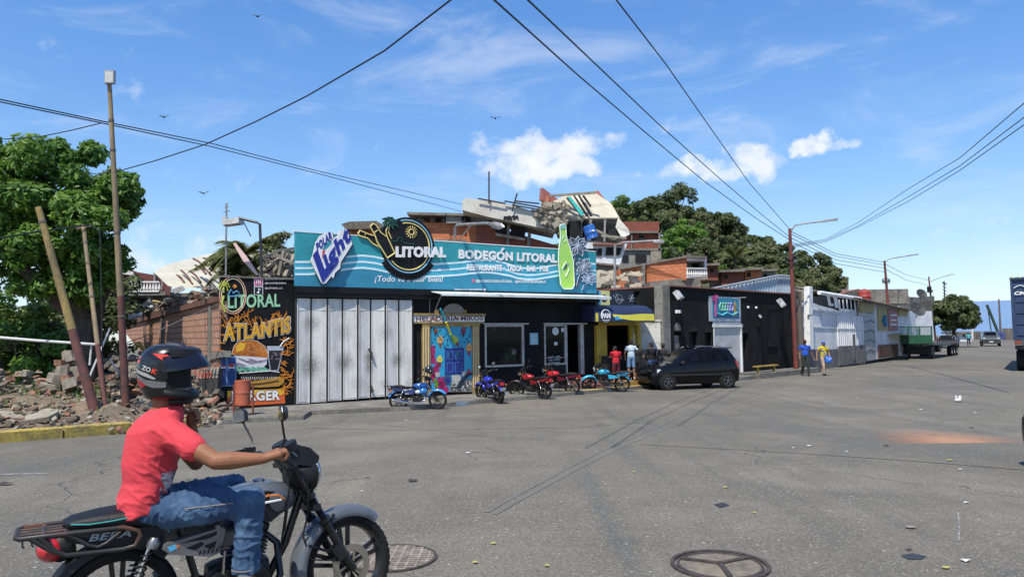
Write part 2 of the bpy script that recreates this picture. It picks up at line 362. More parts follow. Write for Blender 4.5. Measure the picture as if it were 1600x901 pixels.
g=MB(ASP); xs=[-260,-120,-60,-30,-12,0,12,30,60,110,170]; ys=[-30,-5,5]+[7+i for i in range(0,15)]+[30,60,120,240]
for y in ys:
    for x in xs: g.v.append((x,y,gz(y)))
nx=len(xs)
for j in range(len(ys)-1):
    for i in range(nx-1): g.f.append((j*nx+i,j*nx+i+1,(j+1)*nx+i+1,(j+1)*nx+i))
g.mi=[0]*len(g.f); g.build('road',kind='structure',smooth=60)
# sea: a sheet that lies level, seen against a street that runs slightly downhill
seam=mat('sea_water',(.14,.23,.36),rough=.75,col2=(.16,.255,.385),scale=.02,bump=.5,bscale=.6,world=True)
a0=math.radians(33); ux=V((math.sin(a0),math.cos(a0),0)); vx=V((math.cos(a0),-math.sin(a0),0)); sm=MB(seam)
rows=[(150,-60,160),(400,-160,400),(1500,-550,1500),(7500,-2600,7500)]
for r,l,q in rows:
    for t in (l,q): p=ux*r+vx*t; sm.v.append((p.x,p.y,1.75-11+r*math.tan(math.radians(1.88))))
for i in range(3): sm.f.append((2*i,2*i+1,2*i+3,2*i+2))
sm.mi=[0]*3; sm.build('sea',kind='structure')
# ---- paint and dust on the road
def ground_poly(name,pts,m,h=.004,kind='structure',**k):
    mb=MB(m); q=[G(x,y) for x,y in pts]; q=[V((p.x,p.y,gz(p.y)+h)) for p in q]; tri=tessellate_polygon([q]); mb.add(q,[tuple(t) for t in tri]); return mb.build(name,kind=kind,**k)
tyrem=mat('tyre_trace',(.118,.11,.095),rough=.85,col2=(.135,.13,.118),scale=1.5,lo=.42,hi=.56,world=True)
wm=mat('worn_paint',(.30,.29,.27),rough=.8,col2=(.14,.138,.13),scale=6,lo=.42,hi=.55,world=True)
def strip(name,pts,w,m,h=.004):
    mb=MB(m); q=[G(x,y) for x,y in pts]; L=[];R=[]
    qq=[]
    for i in range(len(q)-1):
        for k in range(6): qq.append(q[i].lerp(q[i+1],k/6))
    qq.append(q[-1])
    for i,p in enumerate(qq):
        d=(qq[min(i+1,len(qq)-1)]-qq[max(i-1,0)]); d.z=0; d.normalize(); s=V((-d.y,d.x,0))*w/2
        for a in (p+s,p-s): mb.v.append((a.x,a.y,gz(a.y)+h))
    for i in range(len(qq)-1): mb.f.append((2*i,2*i+1,2*i+3,2*i+2))
    mb.mi=[0]*len(mb.f); return mb.build(name,kind='structure')
for dx,dy in ((0,0),(13,3)):
    strip('road_tyre_mark',[(760+dx,800+dy),(860+dx,745+dy),(960+dx,695+dy),(1060+dx,652+dy*.6),(1130+dx,628+dy*.4),(1230+dx,598+dy*.2)],.05,tyrem)
strip('road_crack',[(1000,694),(1180,704),(1400,718),(1600,734)],.03,mat('crack_fill',(.055,.055,.052),rough=.8))
strip('road_crack',[(470,668),(640,672),(900,668),(1000,660)],.03,mat('crack_fill',(.055,.055,.052)))
strip('road_marking',[(0,741),(75,739)],.10,wm)
strip('road_marking',[(632,660),(668,659)],.12,wm)
strip('road_marking',[(1497,800),(1499,822),(1498,845)],.012,wm)
# red brick dust spill
def dustmat():
    m=bpy.data.materials.new('red_brick_dust'); m.use_nodes=True; nt=m.node_tree; b=nt.nodes['Principled BSDF']; L=nt.links.new
    t=nt.nodes.new('ShaderNodeTexCoord'); mp=nt.nodes.new('ShaderNodeMapping'); L(t.outputs['Object'],mp.inputs[0]); mp.inputs['Scale'].default_value=(.62,.45,1)
    ln=nt.nodes.new('ShaderNodeVectorMath'); ln.operation='LENGTH'; L(mp.outputs[0],ln.inputs[0])
    n=nt.nodes.new('ShaderNodeTexNoise'); n.inputs['Scale'].default_value=6; n.inputs['Detail'].default_value=10; n.inputs['Roughness'].default_value=.85; L(t.outputs['Object'],n.inputs['Vector'])
    a=nt.nodes.new('ShaderNodeMath'); a.operation='ADD'; L(ln.outputs['Value'],a.inputs[0]); L(n.outputs['Fac'],a.inputs[1])
    r=nt.nodes.new('ShaderNodeMapRange'); L(a.outputs[0],r.inputs[0]); r.inputs[1].default_value=.65; r.inputs[2].default_value=1.25; r.inputs[3].default_value=.85; r.inputs[4].default_value=0
    L(r.outputs[0],b.inputs['Alpha']); n2=nt.nodes.new('ShaderNodeTexNoise'); n2.inputs['Scale'].default_value=30; n2.inputs['Detail'].default_value=4; L(t.outputs['Object'],n2.inputs['Vector'])
    mx=nt.nodes.new('ShaderNodeMix'); mx.data_type='RGBA'; L(n2.outputs['Fac'],mx.inputs[0]); mx.inputs[6].default_value=(.55,.24,.11,1); mx.inputs[7].default_value=(.24,.19,.15,1); L(mx.outputs[2],b.inputs['Base Color']); b.inputs['Roughness'].default_value=.95
    return m
c=G(1495,690); mb=MB(dustmat()); mb.v=[(math.cos(2*pi*i/40)*2.0,math.sin(2*pi*i/40)*2.4,0) for i in range(40)]; mb.f=[tuple(range(40))]; mb.mi=[0]
o=mb.build('brick_dust',kind='stuff'); o.location=(c.x,c.y,gz(c.y)+.006); tag(o,'patch of orange red brick dust spilled on the grey asphalt','dust')
# manholes
iron=mat('rusty_iron',(.085,.065,.055),rough=.7,metal=.3,col2=(.045,.038,.035),scale=14,bump=.4,bscale=60)
sand=mat('manhole_dirt',(.20,.17,.125),rough=.95,col2=(.11,.095,.075),scale=9,bump=.6,bscale=50)
def arcring(mb,c,r0_,r1_,h0,h1,n=48):
    mb.lathe([(r0_,h0),(r0_,h1),(r1_,h1),(r1_,h0)],o=c,n=n)
c=G(1125,883); t=thing('manhole_cover','round sunken manhole with a three spoked iron frame filled with sand','manhole cover',(c.x,c.y,gz(c.y)))
mb=MB(iron); arcring(mb,c,.335,.365,.0,.018); arcring(mb,c,.295,.318,.0,.012); mb.build('rim',t,smooth=40)
mb=MB(sand); mb.lathe([(0,.010),(.15,.012),(.29,.007),(.296,.004),(.30,0)],o=c,n=40); mb.build('sand_fill',t,smooth=50)
mb=MB(iron)
for a in (-92,28,152): 
    d=V((math.cos(math.radians(a)),math.sin(math.radians(a)),0)); mb.bar(c+d*.0+V((0,0,.016)),c+d*.3+V((0,0,.016)),.035,.022)
mb.build('spoke',t)
c=G(612,872); t=thing('drain_grate','round iron storm drain grate beside the front wheel of the motorcycle','drain grate',(c.x,c.y,gz(c.y)))
mb=MB(iron); arcring(mb,c,.33,.36,0,.014); mb.build('rim',t,smooth=40)
mb=MB(mat('drain_dark',(.012,.012,.014),rough=.9)); mb.lathe([(0,.003),(.33,.003)],o=c,n=40); mb.build('pit',t)
gi=mat('grate_iron',(.30,.26,.21),rough=.75,col2=(.16,.13,.11),scale=12); mb=MB(gi)
for i in range(-6,7):
    y=i*.05; hw=math.sqrt(.33**2-y*y); mb.box((c.x,c.y+y,c.z+.009),(2*hw,.016,.012))
for i in range(-4,5):
    x=i*.072; hw=math.sqrt(.33**2-x*x); mb.box((c.x+x,c.y,c.z+.0075),(.018,2*hw,.012))
mb.build('grate',t)
# litter
def leafbit(px,py,s,m,label,name='fallen_leaf',cat='leaf'):
    c=G(px,py); a=rnd.random()*6; mb=MB(m); pts=[]
    for i in range(7):
        q=2*pi*i/7; r=s*(.6+.5*rnd.random()); pts.append(V((c.x+math.cos(q+a)*r,c.y+math.sin(q+a)*r*.7,gz(c.y)+.008+abs(math.sin(q))*s*.25)))
    mb.add(pts+[p+V((0,0,.003)) for p in pts],[tuple(range(7))[::-1],tuple(range(7,14))]+[(i,(i+1)%7,7+(i+1)%7,7+i) for i in range(7)]); mb.build(name,label=label,cat=cat,group='leaves and litter scattered on the road')
ylw=mat('dry_leaf',(.42,.36,.08),rough=.7); wht=mat('paper_litter',(.62,.62,.6),rough=.7); drk=mat('dead_leaf',(.045,.035,.03),rough=.8)
for (x,y,s) in ((1484,720,.05),(1134,762,.035),(1178,802,.025),(1478,888,.035),(990,738,.03),(770,850,.03),(855,885,.025),(742,880,.03)): leafbit(x,y,s,ylw,'small dry yellow leaf lying on the asphalt')
for (x,y,s) in ((1265,697,.05),(1323,706,.03),(1500,734,.03),(1340,622,.04),(1240,700,.03),(1510,786,.03),(1508,877,.04),(566,768,.02),(732,708,.05),(634,657,.05),(1525,645,.05),(1440,640,.06)): leafbit(x,y,s,wht,'small white scrap of paper lying on the asphalt','paper_scrap','litter')
for (x,y,s) in ((1385,697,.06),(1460,680,.08),(1518,669,.06),(645,752,.07),(1420,860,.03),(10,757,.10),(575,747,.03)): leafbit(x,y,s,drk,'small dark dead leaf lying on the asphalt')
leafbit(1424,825,.05,mat('cardboard',(.25,.2,.15)),'flattened piece of cardboard on the asphalt','cardboard_scrap','litter')
ground_poly('oil_stain',[(1408,868),(1425,864),(1448,869),(1440,874),(1418,874)],mat('oil',(.03,.028,.025),rough=.5),.005)
ground_poly('oil_stain',[(1115,788),(1130,785),(1140,789),(1126,793)],mat('oil',(.03,.028,.025)),.005)
# crumpled white cup further up the road
c=G(1497,628); mb=MB(wht); mb.ell(c+V((0,0,.06)),(.10,.06,.06)); mb.ell(c+V((.08,.03,.12)),(.05,.04,.07)); mb.ell(c+V((-.05,0,.13)),(.03,.03,.06)); mb.build('crumpled_bag',label='crumpled white plastic bag in the middle of the road',cat='bag',smooth=50)
# ================================================================ kerbs and sidewalks
yk=mat('yellow_kerb',(.60,.44,.09),rough=.85,col2=(.20,.17,.10),scale=1.6,lo=.42,hi=.66,fine=.5,bump=.7,bscale=22)
gk=mat('grey_kerb',(.24,.225,.19),rough=.9,col2=(.10,.095,.08),scale=2.5,fine=.6,bump=.7,bscale=22)
dk=mat('mossy_kerb',(.12,.115,.07),rough=.9,col2=(.22,.19,.08),scale=4,fine=.6,bump=.7,bscale=22)
pav=mat('sidewalk_concrete',(.26,.245,.215),rough=.9,col2=(.15,.14,.12),scale=1.3,fine=.5,bump=.4,bscale=25,world=True)
rpav=mat('sidewalk_red',(.30,.20,.17),rough=.9,col2=(.22,.17,.14),scale=2,fine=.5,bump=.3,bscale=25,world=True)
def kerb(a,b,m,h=.14,w=.16,seg=1.0):
    A=G(*a);B=G(*b); d=B-A; L=V((d.x,d.y,0)).length; n=max(1,int(L/seg)); mb=MB(m); dd=V((d.x,d.y,0)).normalized(); s=V((-dd.y,dd.x,0))
    if s.y<0: s=-s
    for i in range(n):
        p=A+d*(i/n+.006);q=A+d*((i+1)/n-.006); j=rnd.uniform(-.012,.012)
        pp=[V((p.x,p.y,gz(p.y)-.05)),V((q.x,q.y,gz(q.y)-.05))]
        vs=[];  hh=h+j
        for base in pp:
            z0=base.z+.05
            vs+= [base, V((base.x,base.y,z0+hh-.03)), V((base.x,base.y,z0+hh))+s*.03, V((base.x,base.y,z0+hh))+s*w, V((base.x,base.y,base.z))+s*w]
        mb.add(vs,[(0,1,6,5),(1,2,7,6),(2,3,8,7),(3,4,9,8),(0,4,3,2,1),(5,6,7,8,9)])
    return mb.build('kerb',kind='structure')
kerb((-160,704),(205,676),yk,h=.23); kerb((205,676),(318,666),yk,h=.20); kerb((318,664),(385,660),dk); kerb((385,660),(420,658),gk); kerb((420,658),(474,655),dk)
kerb((700,635),(765,629),gk); kerb((765,629),(845,622),gk); kerb((890,617),(1010,606),yk,h=.13); kerb((845,622),(890,617),dk)
def walk(name,pts,m,h=.12,skirt=.3,kind='structure'):
    q=[G(*p) for p in pts]; q=[V((p.x,p.y,gz(p.y)+h)) for p in q]; mb=MB(m); mb.prism(q,V((0,0,-1)),skirt); return mb.build(name,kind=kind)
FA=G(460,632); FB=G(935,602)
# ================================================================ helpers for painted walls
def addspots(m,spots,col):
    """soft-edged stains of their own at fixed places: [(world point, radius, strength)]"""
    nt=m.node_tree; b=nt.nodes['Principled BSDF']; L=nt.links.new; g=nt.nodes.new('ShaderNodeNewGeometry')
    n=nt.nodes.new('ShaderNodeTexNoise'); n.inputs['Scale'].default_value=22; n.inputs['Detail'].default_value=7; n.inputs['Roughness'].default_value=.75; L(g.outputs['Position'],n.inputs['Vector'])
    for p,r,s in spots:
        src=b.inputs['Base Color'].links[0].from_socket
        d=nt.nodes.new('ShaderNodeVectorMath'); d.operation='DISTANCE'; L(g.outputs['Position'],d.inputs[0]); d.inputs[1].default_value=p
        r1=nt.nodes.new('ShaderNodeMapRange'); r1.interpolation_type='SMOOTHSTEP'; L(d.outputs['Value'],r1.inputs[0]); r1.inputs[1].default_value=0; r1.inputs[2].default_value=r; r1.inputs[3].default_value=s; r1.inputs[4].default_value=0
        mu=nt.nodes.new('ShaderNodeMath'); mu.operation='MULTIPLY'; L(r1.outputs[0],mu.inputs[0]); r2=nt.nodes.new('ShaderNodeMapRange'); L(n.outputs['Fac'],r2.inputs[0]); r2.inputs[1].default_value=.38; r2.inputs[2].default_value=.58; r2.inputs[3].default_value=.25; L(r2.outputs[0],mu.inputs[1])
        mx=nt.nodes.new('ShaderNodeMix'); mx.data_type='RGBA'; L(mu.outputs[0],mx.inputs[0]); L(src,mx.inputs[6]); mx.inputs[7].default_value=tuple(col)+(1,); L(mx.outputs[2],b.inputs['Base Color'])
def ptext(mb,pl,s,o,ue,ve,off,t=.006,bold=0,shear=0,warp=None):
    O=pl.pt(*o,off);U=pl.pt(*ue,off)-O;W=pl.pt(*ve,off)-O; vs,fs=textgeo(s,bold,shear,.5)
    x0=min(p.x for p in vs);x1=max(p.x for p in vs);y0=min(p.y for p in vs);y1=max(p.y for p in vs)
    out=[]
    for p in vs:
        a=(p.x-x0)/(x1-x0);b=(p.y-y0)/(y1-y0)
        if warp: a,b=warp(a,b)
        out.append(O+U*a+W*b+pl.n*((p.z+.5)*t))
    return mb.add(out,fs)
def arctext(mb,pl,s,c,r,a0,a1,hpx,off,t=.006,bold=0,sq=1.0,below=True):
    """text on an arc round pixel c with radius r px; angles in degrees, sq squeezes x"""
    C0=pl.pt(*c,off);ux=pl.pt(c[0]+10,c[1],off)-C0; sx=V((ux.x,ux.y,0)).length/10; kz=(pl.pt(c[0],c[1]-10,off)-C0).z/10
    vs,fs=textgeo(s,bold,0,.5); x0=min(p.x for p in vs);x1=max(p.x for p in vs);y0=min(p.y for p in vs);y1=max(p.y for p in vs); out=[]
    for p in vs:
        a=(p.x-x0)/(x1-x0);b=(p.y-y0)/(y1-y0); q=math.radians(a0+(a1-a0)*a); R=(r-b*hpx) if below else (r+b*hpx)
        out.append(C0+pl.u*(math.cos(q)*R*kz)+pl.z*(math.sin(q)*R*kz)+pl.n*((p.z+.5)*t))
    return mb.add(out,fs)
def arc(pl,c,r,a0,a1,off,n=24):
    C0=pl.pt(*c,off); kz=(pl.pt(c[0],c[1]-10,off)-C0).z/10
    return [C0+pl.u*(math.cos(math.radians(a0+(a1-a0)*i/n))*r*kz)+pl.z*(math.sin(math.radians(a0+(a1-a0)*i/n))*r*kz) for i in range(n+1)]
def wall_open(mb,pl,u0,u1,z0,z1,ops,off,t):
    us=sorted({u0,u1,*[o[0] for o in ops],*[o[1] for o in ops]});zs=sorted({z0,z1,*[o[2] for o in ops],*[o[3] for o in ops]})
    for i in range(len(us)-1):
        for j in range(len(zs)-1):
            cu=(us[i]+us[i+1])/2;cz=(zs[j]+zs[j+1])/2
            if any(o[0]<cu<o[1] and o[2]<cz<o[3] for o in ops): continue
            pl.r(mb,us[i],zs[j],us[i+1],zs[j+1],off,t)
FA=G(460,632,.12); FB=G(935,602,.12); FL=G(345,640,.12)
PB=Plane(FA,FB); PL=Plane(FL,FA)
FC=G(1040,596.5,.12); FD=G(1240,577,.12); PC=Plane(FC,FD)
# sidewalks
walk('sidewalk',[(318,664.5),(385,660.5),(474,655.5),(486,648),(640,641),(760,629.5),(845,622.5),(890,617.5),(1010,606.5),(1060,596),(940,590),(455,625),(340,634),(300,640)],pav,h=.115)
blk=mat('black_paint_wall',(.007,.007,.008),spec=.2,rough=.8,col2=(.016,.016,.017),scale=1.2,fine=.3,bump=.15,bscale=12)
blk2=mat('black_gloss_paint',(.006,.006,.007),spec=.25,rough=.5,col2=(.012,.012,.013),scale=2)
conc=mat('raw_concrete',(.30,.28,.24),rough=.9,col2=(.17,.155,.13),scale=1.8,fine=.5,bump=.5,bscale=18)
white=mat('white_paint',(.72,.72,.70),rough=.6,col2=(.52,.51,.47),scale=2.2,lo=.5,hi=.75)
whitec=mat('clean_white_vinyl',(.82,.82,.82),rough=.45)
def flat(name,h,rough=.5,**k): return mat(name,lin(h)[:3],rough,col2=tuple(x*.86 for x in lin(h)[:3]),scale=3,**k)
# ================================================================ the bodegon building
z0=-.23; uB=PB.L; zTop=PB.uz(458,363)[1]
bod=thing('shop_building','long low black painted restaurant and bar building under the turquoise sign','building',(FA+FB)/2)
def U(px,py=520,pl=PB,off=0): return pl.uz(px,py,off)[0]
def Z(px,py,pl=PB,off=0): return pl.uz(px,py,off)[1]
win=(U(757,540),U(821,540),Z(757,574),Z(757,507)); door=(U(850,540),U(912,540),Z(850,590)+.06,Z(850,507))
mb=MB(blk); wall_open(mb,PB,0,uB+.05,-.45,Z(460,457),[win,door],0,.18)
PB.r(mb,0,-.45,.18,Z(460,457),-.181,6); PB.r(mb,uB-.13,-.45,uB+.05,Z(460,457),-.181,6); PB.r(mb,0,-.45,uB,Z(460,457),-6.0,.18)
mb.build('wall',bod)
mb=MB(mat('flat_roof',(.12,.115,.105),rough=.9)); PB.r(mb,-.02,Z(460,457)+.003,uB+.07,Z(460,457)+.15,.02,6.2); mb.build('roof',bod)
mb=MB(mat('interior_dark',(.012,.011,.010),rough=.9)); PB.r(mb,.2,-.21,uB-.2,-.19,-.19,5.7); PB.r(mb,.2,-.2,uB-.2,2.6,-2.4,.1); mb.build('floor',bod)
alu=mat('aluminium_frame',(.42,.42,.41),rough=.45,metal=.3,col2=(.28,.28,.27),scale=5)
glass=mat('dark_glass',(.012,.014,.016),rough=.05,spec=.25,alpha=.35)
def frame(mb,pl,a,b,c,d,w,off,t,sill=0):
    pl.r(mb,a-w,d,b+w,d+w,off,t); pl.r(mb,a-w,c-w,b+w,c,off,t); pl.r(mb,a-w,c+.001,a,d-.001,off,t); pl.r(mb,b,c+.001,b+w,d-.001,off,t)
fr=MB(alu); frame(fr,PB,win[0]+.07,win[1]-.16,win[2]+.07,win[3]-.07,.07,.03,.12); PB.r(fr,win[1]-.085,win[2],win[1],win[3],-.05,.1)
PB.r(fr,win[0]-.08,win[3]+.002,win[1]+.08,win[3]+.05,.12,.2)
f=fr.build('window',bod)
mb=MB(glass); PB.r(mb,win[0]+.075,win[2]+.075,win[1]-.165,win[3]-.075,-.02,.012); mb.build('glass_pane',f)
dm=door[0]+(door[1]-door[0])*.53
fr=MB(alu); frame(fr,PB,door[0]+.06,dm-.05,door[2]+.45,door[3]-.06,.06,.03,.1); PB.r(fr,dm+.012,door[2]+.0,dm+.07,door[3],.03,.12); PB.r(fr,door[1]-.17,door[2],door[1],door[3],.02,.15); PB.r(fr,door[0]-.06,door[3]+.002,door[1]+.10,door[3]+.06,.12,.2)
PB.r(fr,door[0]+.06,door[2]+.02+.62,dm-.11,door[2]+.66,.0,.03)
f=fr.build('doorway',bod); mb=MB(glass); PB.r(mb,door[0]+.065,door[2]+.455,dm-.055,door[3]-.065,-.02,.012); mb.build('glass_pane',f)
mb=MB(blk2); PB.r(mb,door[0],door[2]-.05,dm,door[2]+.38,-.01,.1); mb.build('door_kickplate',bod)
st=flat('sticker_white','c9cdd0'); mb=MB(st); PB.circ(mb,868,517,5,.0,.006); PB.rect(mb,877,512,882,518,.0,.006); PB.rect(mb,866,534,871,539,.0,.006)
for i in range(3): ptext(mb,PB,('HORARIO','LUNES A DOMINGO','11AM - 9PM')[i],(857,562-i*4.5+6),(875,561-i*4.5+6),(857,559.5-i*4.5+6),.0,.004)
mb.build('door_sticker',bod)
# boxes stacked inside the window, bulbs
gb=flat('green_carton','6f8763',.9); bb=flat('brown_carton','8a6a4c',.9)
for (x0,y0,x1,y1,m,l,c) in ((785,563,812,573,bb,'brown carton at the bottom of the stack inside the shop window','box'),(789,553,806,562.6,gb,'green carton in the middle of the stack inside the shop window','box'),(796,543,805,552.6,gb,'small green carton on top of the stack inside the shop window','box')):
    mb=MB(m); PB.rect(mb,x0,y0,x1,y1,-.35,.35); mb.build('carton',label=l,cat=c,group='cartons in the shop window')
mb=MB(whitec); PB.rect(mb,800,546,807,553,-.28,.004); mb.build('price_card',label='small white price card leaning on the cartons in the shop window',cat='card')
bm_=MB(mat('bulb_glass',(.8,.78,.7),rough=.3)); 
for x,y in ((773,513),(806,511)):
    p=PB.pt(x,y,-.6); mb=MB(mat('bulb_glass',(.8,.78,.7))); mb.ell(p,(.05,.05,.07)); mb.tube([p+V((0,0,.05)),p+V((0,0,.5))],.008,5); mb.build('light_bulb',label='round white bulb hanging inside the shop window',cat='light bulb',group='bulbs hanging in the shop window')
# small items on the facade
mb=MB(flat('poster_blue','7fb0c4')); PB.rect(mb,828,520,841,538,.02,.03); n=mb.build('notice',label='small pale blue notice on the black wall between window and door',cat='notice'); 
for i in range(4): mb=MB(whitec); ptext(mb,PB,('NUESTRO','HORARIO','ABIERTO','TODOS')[i],(830,526+i*3.6),(839,525.6+i*3.6),(830,523.8+i*3.6),.0215,.003); mb.build('text_line',n)
# steps in front of the door
red=mat('red_step_tile',(.32,.13,.11),rough=.8,col2=(.22,.10,.09),scale=4,fine=.4)
e=thing('entrance_steps','three red painted steps leading up to the restaurant door','steps',PB.W((door[0]+door[1])/2,z0,.5))
for i in range(3):
    mb=MB(red); PB.r(mb,U(884,590),z0+.002,U(928,590)-.10*i,z0+.12+.12*i,.86-.26*i,.26+ .001*i); mb.build('step',e)
# lean-to awning over the shop front (white edge)
aw=thing('awning','long thin white edged awning over the dark shop front','awning',PB.W(U(800),Z(800,460),.5))
wa=mat('awning_white',(.70,.72,.71),rough=.5,col2=(.5,.6,.58),scale=4); mb=MB(wa)
ua,ub=U(690,460,off=.9),U(955,463,off=.9); za=Z(690,459.5,off=.9)
mb.prism([PB.W(ua,za,.9),PB.W(ub,za+.02,.9),PB.W(ub,za+.13,.03),PB.W(ua,za+.13,.03)],V((0,0,1)),.03); mb.build('sheet',aw)
mb=MB(wa); PB.r(mb,ua,za-.045,ub,za-.001,.92,.03); mb.build('edge_trim',aw)
mb=MB(mat('steel_grey',(.25,.25,.25),rough=.5,metal=.6)); mb.tube([PB.W(ua+.02,za-.9,.04),PB.W(ua+.02,za-.02,.85)],.018,6); mb.tube([PB.W(ua+.02,za-.95,.03),PB.W(ua+.02,za-.02,.03)],.018,6); mb.build('bracket',aw)
# leaning coloured banner pole in front of the ice cream shop
t=thing('banner_pole','thin yellow and blue banner pole slanting in front of the ice cream mural','pole',PB.pt(700,520,.5))
for a,b,h in (((688,482),(697,503),'2aa7b8'),((697,503),(704,522),'e8d431'),((704,522),(711,537),'7fae3a')):
    mb=MB(flat('pole_'+h,h)); mb.tube([PB.pt(*a,.7),PB.pt(*b,.6)],.035,6); mb.build('pole_section',t)
# ------------------------------------------------ white folding gate
gp=mat('gate_white',(.74,.73,.69),rough=.55,col2=(.47,.45,.40),scale=1.5,lo=.46,hi=.78,fine=.25,world=True,stretch=(2.6,2.6,.45))
addspots(gp,[(PB.pt(x,y,.05),r,s) for x,y,r,s in ((485,572,.52,1),(538,566,.46,.9),(577,560,.3,.9),(577,575,.26,.7),(621,563,.38,.85),(560,540,.3,.35),(640,600,.3,.4),(536,520,.4,.5),(487,505,.4,.7),(557,600,.4,.4),(602,520,.4,.45),(500,620,.4,.4),(512,480,.3,.4),(600,600,.3,.4))],(.07,.065,.045))
xsg=[460.7,485,509.6,534,557,578,600,622,642.6]; gt=thing('folding_gate','white dirty metal folding gate of eight tall panels under the sign','gate',PB.W(U(550),z0,.1))
zt=Z(460,466); dkl=mat('gate_gap_dark',(.03,.03,.03),rough=.9)
for i in range(9):
    mb=MB(dkl); u=U(xsg[i]); PB.r(mb,u-.022,z0+.02,u+.022,zt,.112 if i%2==0 else .055,.05); mb.build('gate_seam_strip',gt)  # dark strips put the gap darkness and soot of the seams into colour
for i in range(8):
    a=U(xsg[i]);b=U(xsg[i+1]); o1,o2=(.10,.045) if i%2==0 else (.045,.10)
    mb=MB(gp); zb=z0+.03+.012*i
    mb.prism([PB.W(a+.02,zb,o1),PB.W(b-.015,zb,o2),PB.W(b-.015,zt,o2),PB.W(a+.02,zt,o1)],-PB.n,.035)
    mb.tube([PB.W(a+.045,zb,o1+.006),PB.W(a+.045,zt,o1+.006)],.014,5); mb.tube([PB.W(b-.04,zb,o2+.004),PB.W(b-.04,zt,o2+.004)],.012,5)
    for zz in (zb+.05,zb+(zt-zb)*.885): mb.prism([PB.W(a+.05,zz,o1+.007),PB.W(b-.05,zz,o2+.007),PB.W(b-.05,zz+.02,o2+.007),PB.W(a+.05,zz+.02,o1+.007)],-PB.n,.006)
    mb.build('gate_panel',gt)
mb=MB(dkl)
for x,y in ((579,549),(581,607)): p=PB.pt(x,y,.12); mb.bar(p+V((-.04,-.02,.1)),p+V((.04,-.02,-.1)),.07,.07)
mb.build('handle',gt)
# ------------------------------------------------ heladeria front
h=thing('ice_cream_shopfront','painted ice cream parlour front with gold pillars and a colourful mural','shopfront',PB.W(U(705),z0,.1))
gold=mat('gold_pillar_paint',(.36,.25,.09),rough=.6,col2=(.24,.16,.06),scale=5); cream=flat('pillar_cream','cbb58d')
for x0,x1 in ((660,673),(738,750)):
    mb=MB(gold); PB.rect(mb,x0,505,x1,617,.07,.09)
    mb.use(cream)
    for k in range(3):
        xx=x0+2+(x1-x0-3)*k/2.6; PB.line(mb,[(xx,511),(xx,606)],.07,.022,6)
    mb.build('pillar',h)
mb=MB(gold); PB.rect(mb,645,489,759,493,.09,.11); PB.rect(mb,645,502.5,757,505,.085,.10); PB.rect(mb,660,505.1,750,510,.045,.06)
mb.use(flat('dome_grey','8a8683')); PB.poly(mb,[(692+34*(1-math.cos(pi*i/12))/2 , 489-15*math.sin(pi*i/12)) for i in range(13)],.05,.06)
mb.use(gold); PB.circ(mb,683,486.5,3.4,.07,.05); PB.circ(mb,727,486.5,2.5,.07,.05); mb.build('cornice',h)
mb=MB(whitec); PB.rect(mb,646,493.3,757,502.3,.06,.07); nb=mb.build('name_board',h)
mb=MB(flat('helado_letters','6a4452')); ptext(mb,PB,'HELADERIA MIKOS',(650,502),(755,500),(650,494.6),.061,.006,bold=.03); mb.use(flat('helado_orange','c0703a'))
for x in (674,680,716): PB.circ(mb,x,498-(x-674)*.02,2.1,.07,.01,5)
mb.build('letters',nb)
# mural: blue arch with cones, door, flowers
B1=flat('mural_blue','2f9ec4'); mu=MB(B1)
pts=[(672.5,612),(672.5,520),(674,513),(679,508),(686,506),(724,505),(731,507),(736,512),(738,520),(738,612)]
PB.poly(mu,pts,.03,.04)
mag=flat('mural_magenta','a32560'); mu.use(mag)
def blob(px,py,rx,ry,off,k=11,j=.18,mbx=None):
    PB.poly(mbx or mu,[(px+rx*math.cos(2*pi*i/k)*(1+rnd.uniform(-j,j)),py+ry*math.sin(2*pi*i/k)*(1+rnd.uniform(-j,j))) for i in range(k)],off,.01)
for x,y,a,b in ((676,548,4,10),(677,562,4,7),(680,580,6,9),(684,570,5,5),(691,596,9,8),(694,608,8,6),(686,602,8,8),(676,590,4,8)): blob(x,y,a,b,.035)
mu.use(flat('mural_green','5f8f2f')); blob(682,600,3,6,.039); blob(680,594,2.5,4,.039)
mu.use(flat('mural_dark','1d2a3c'))
for i in range(46):
    x=rnd.uniform(675,735);y=rnd.uniform(510,545); blob(x,y,rnd.uniform(.8,1.6),rnd.uniform(.8,1.5),.036,6)
def cone(px,py,s,tilt,cb,ct):
    mu.use(flat('waffle_'+ct,ct)); c,sn=math.cos(tilt),math.sin(tilt)
    R=lambda x,y:(px+(x*c-y*sn)*s,py+(x*sn+y*c)*s)
    PB.poly(mu,[R(-4,0),R(4,0),R(.8,11),R(-.8,11)],.040,.01); mu.use(flat('cream_'+cb,cb)); PB.poly(mu,[R(-5,1),R(-5,-3),R(-3,-7),R(0,-10),R(3,-7),R(5,-3),R(5,1),R(2,3),R(-2,3)],.043,.01)
    mu.use(flat('mural_dark','1d2a3c')); PB.circ(mu,R(-1.5,-2)[0],R(-1.5,-2)[1],.7*s,.046,.01,6); PB.circ(mu,R(1.5,-2)[0],R(1.5,-2)[1],.7*s,.046,.01,6)
cone(688,533,.95,0,'d8a45c','7a5133'); cone(687,563,.85,.1,'e2cf57','5c3b2a'); cone(712,532,1.0,-.5,'b9c25a','7c2f35'); cone(724,518,.8,0,'7b3148','382632'); cone(733,545,1.0,0,'d79b59','8a3a4a'); cone(681,518,.6,.2,'94573f','4d2f28')
mu.use(flat('mural_navy','1f2f7c')); PB.poly(mu,[(695.5,585),(695.5,544),(725,543),(725,584)],.045,.03)
mu.use(flat('door_line','3f76b8'))
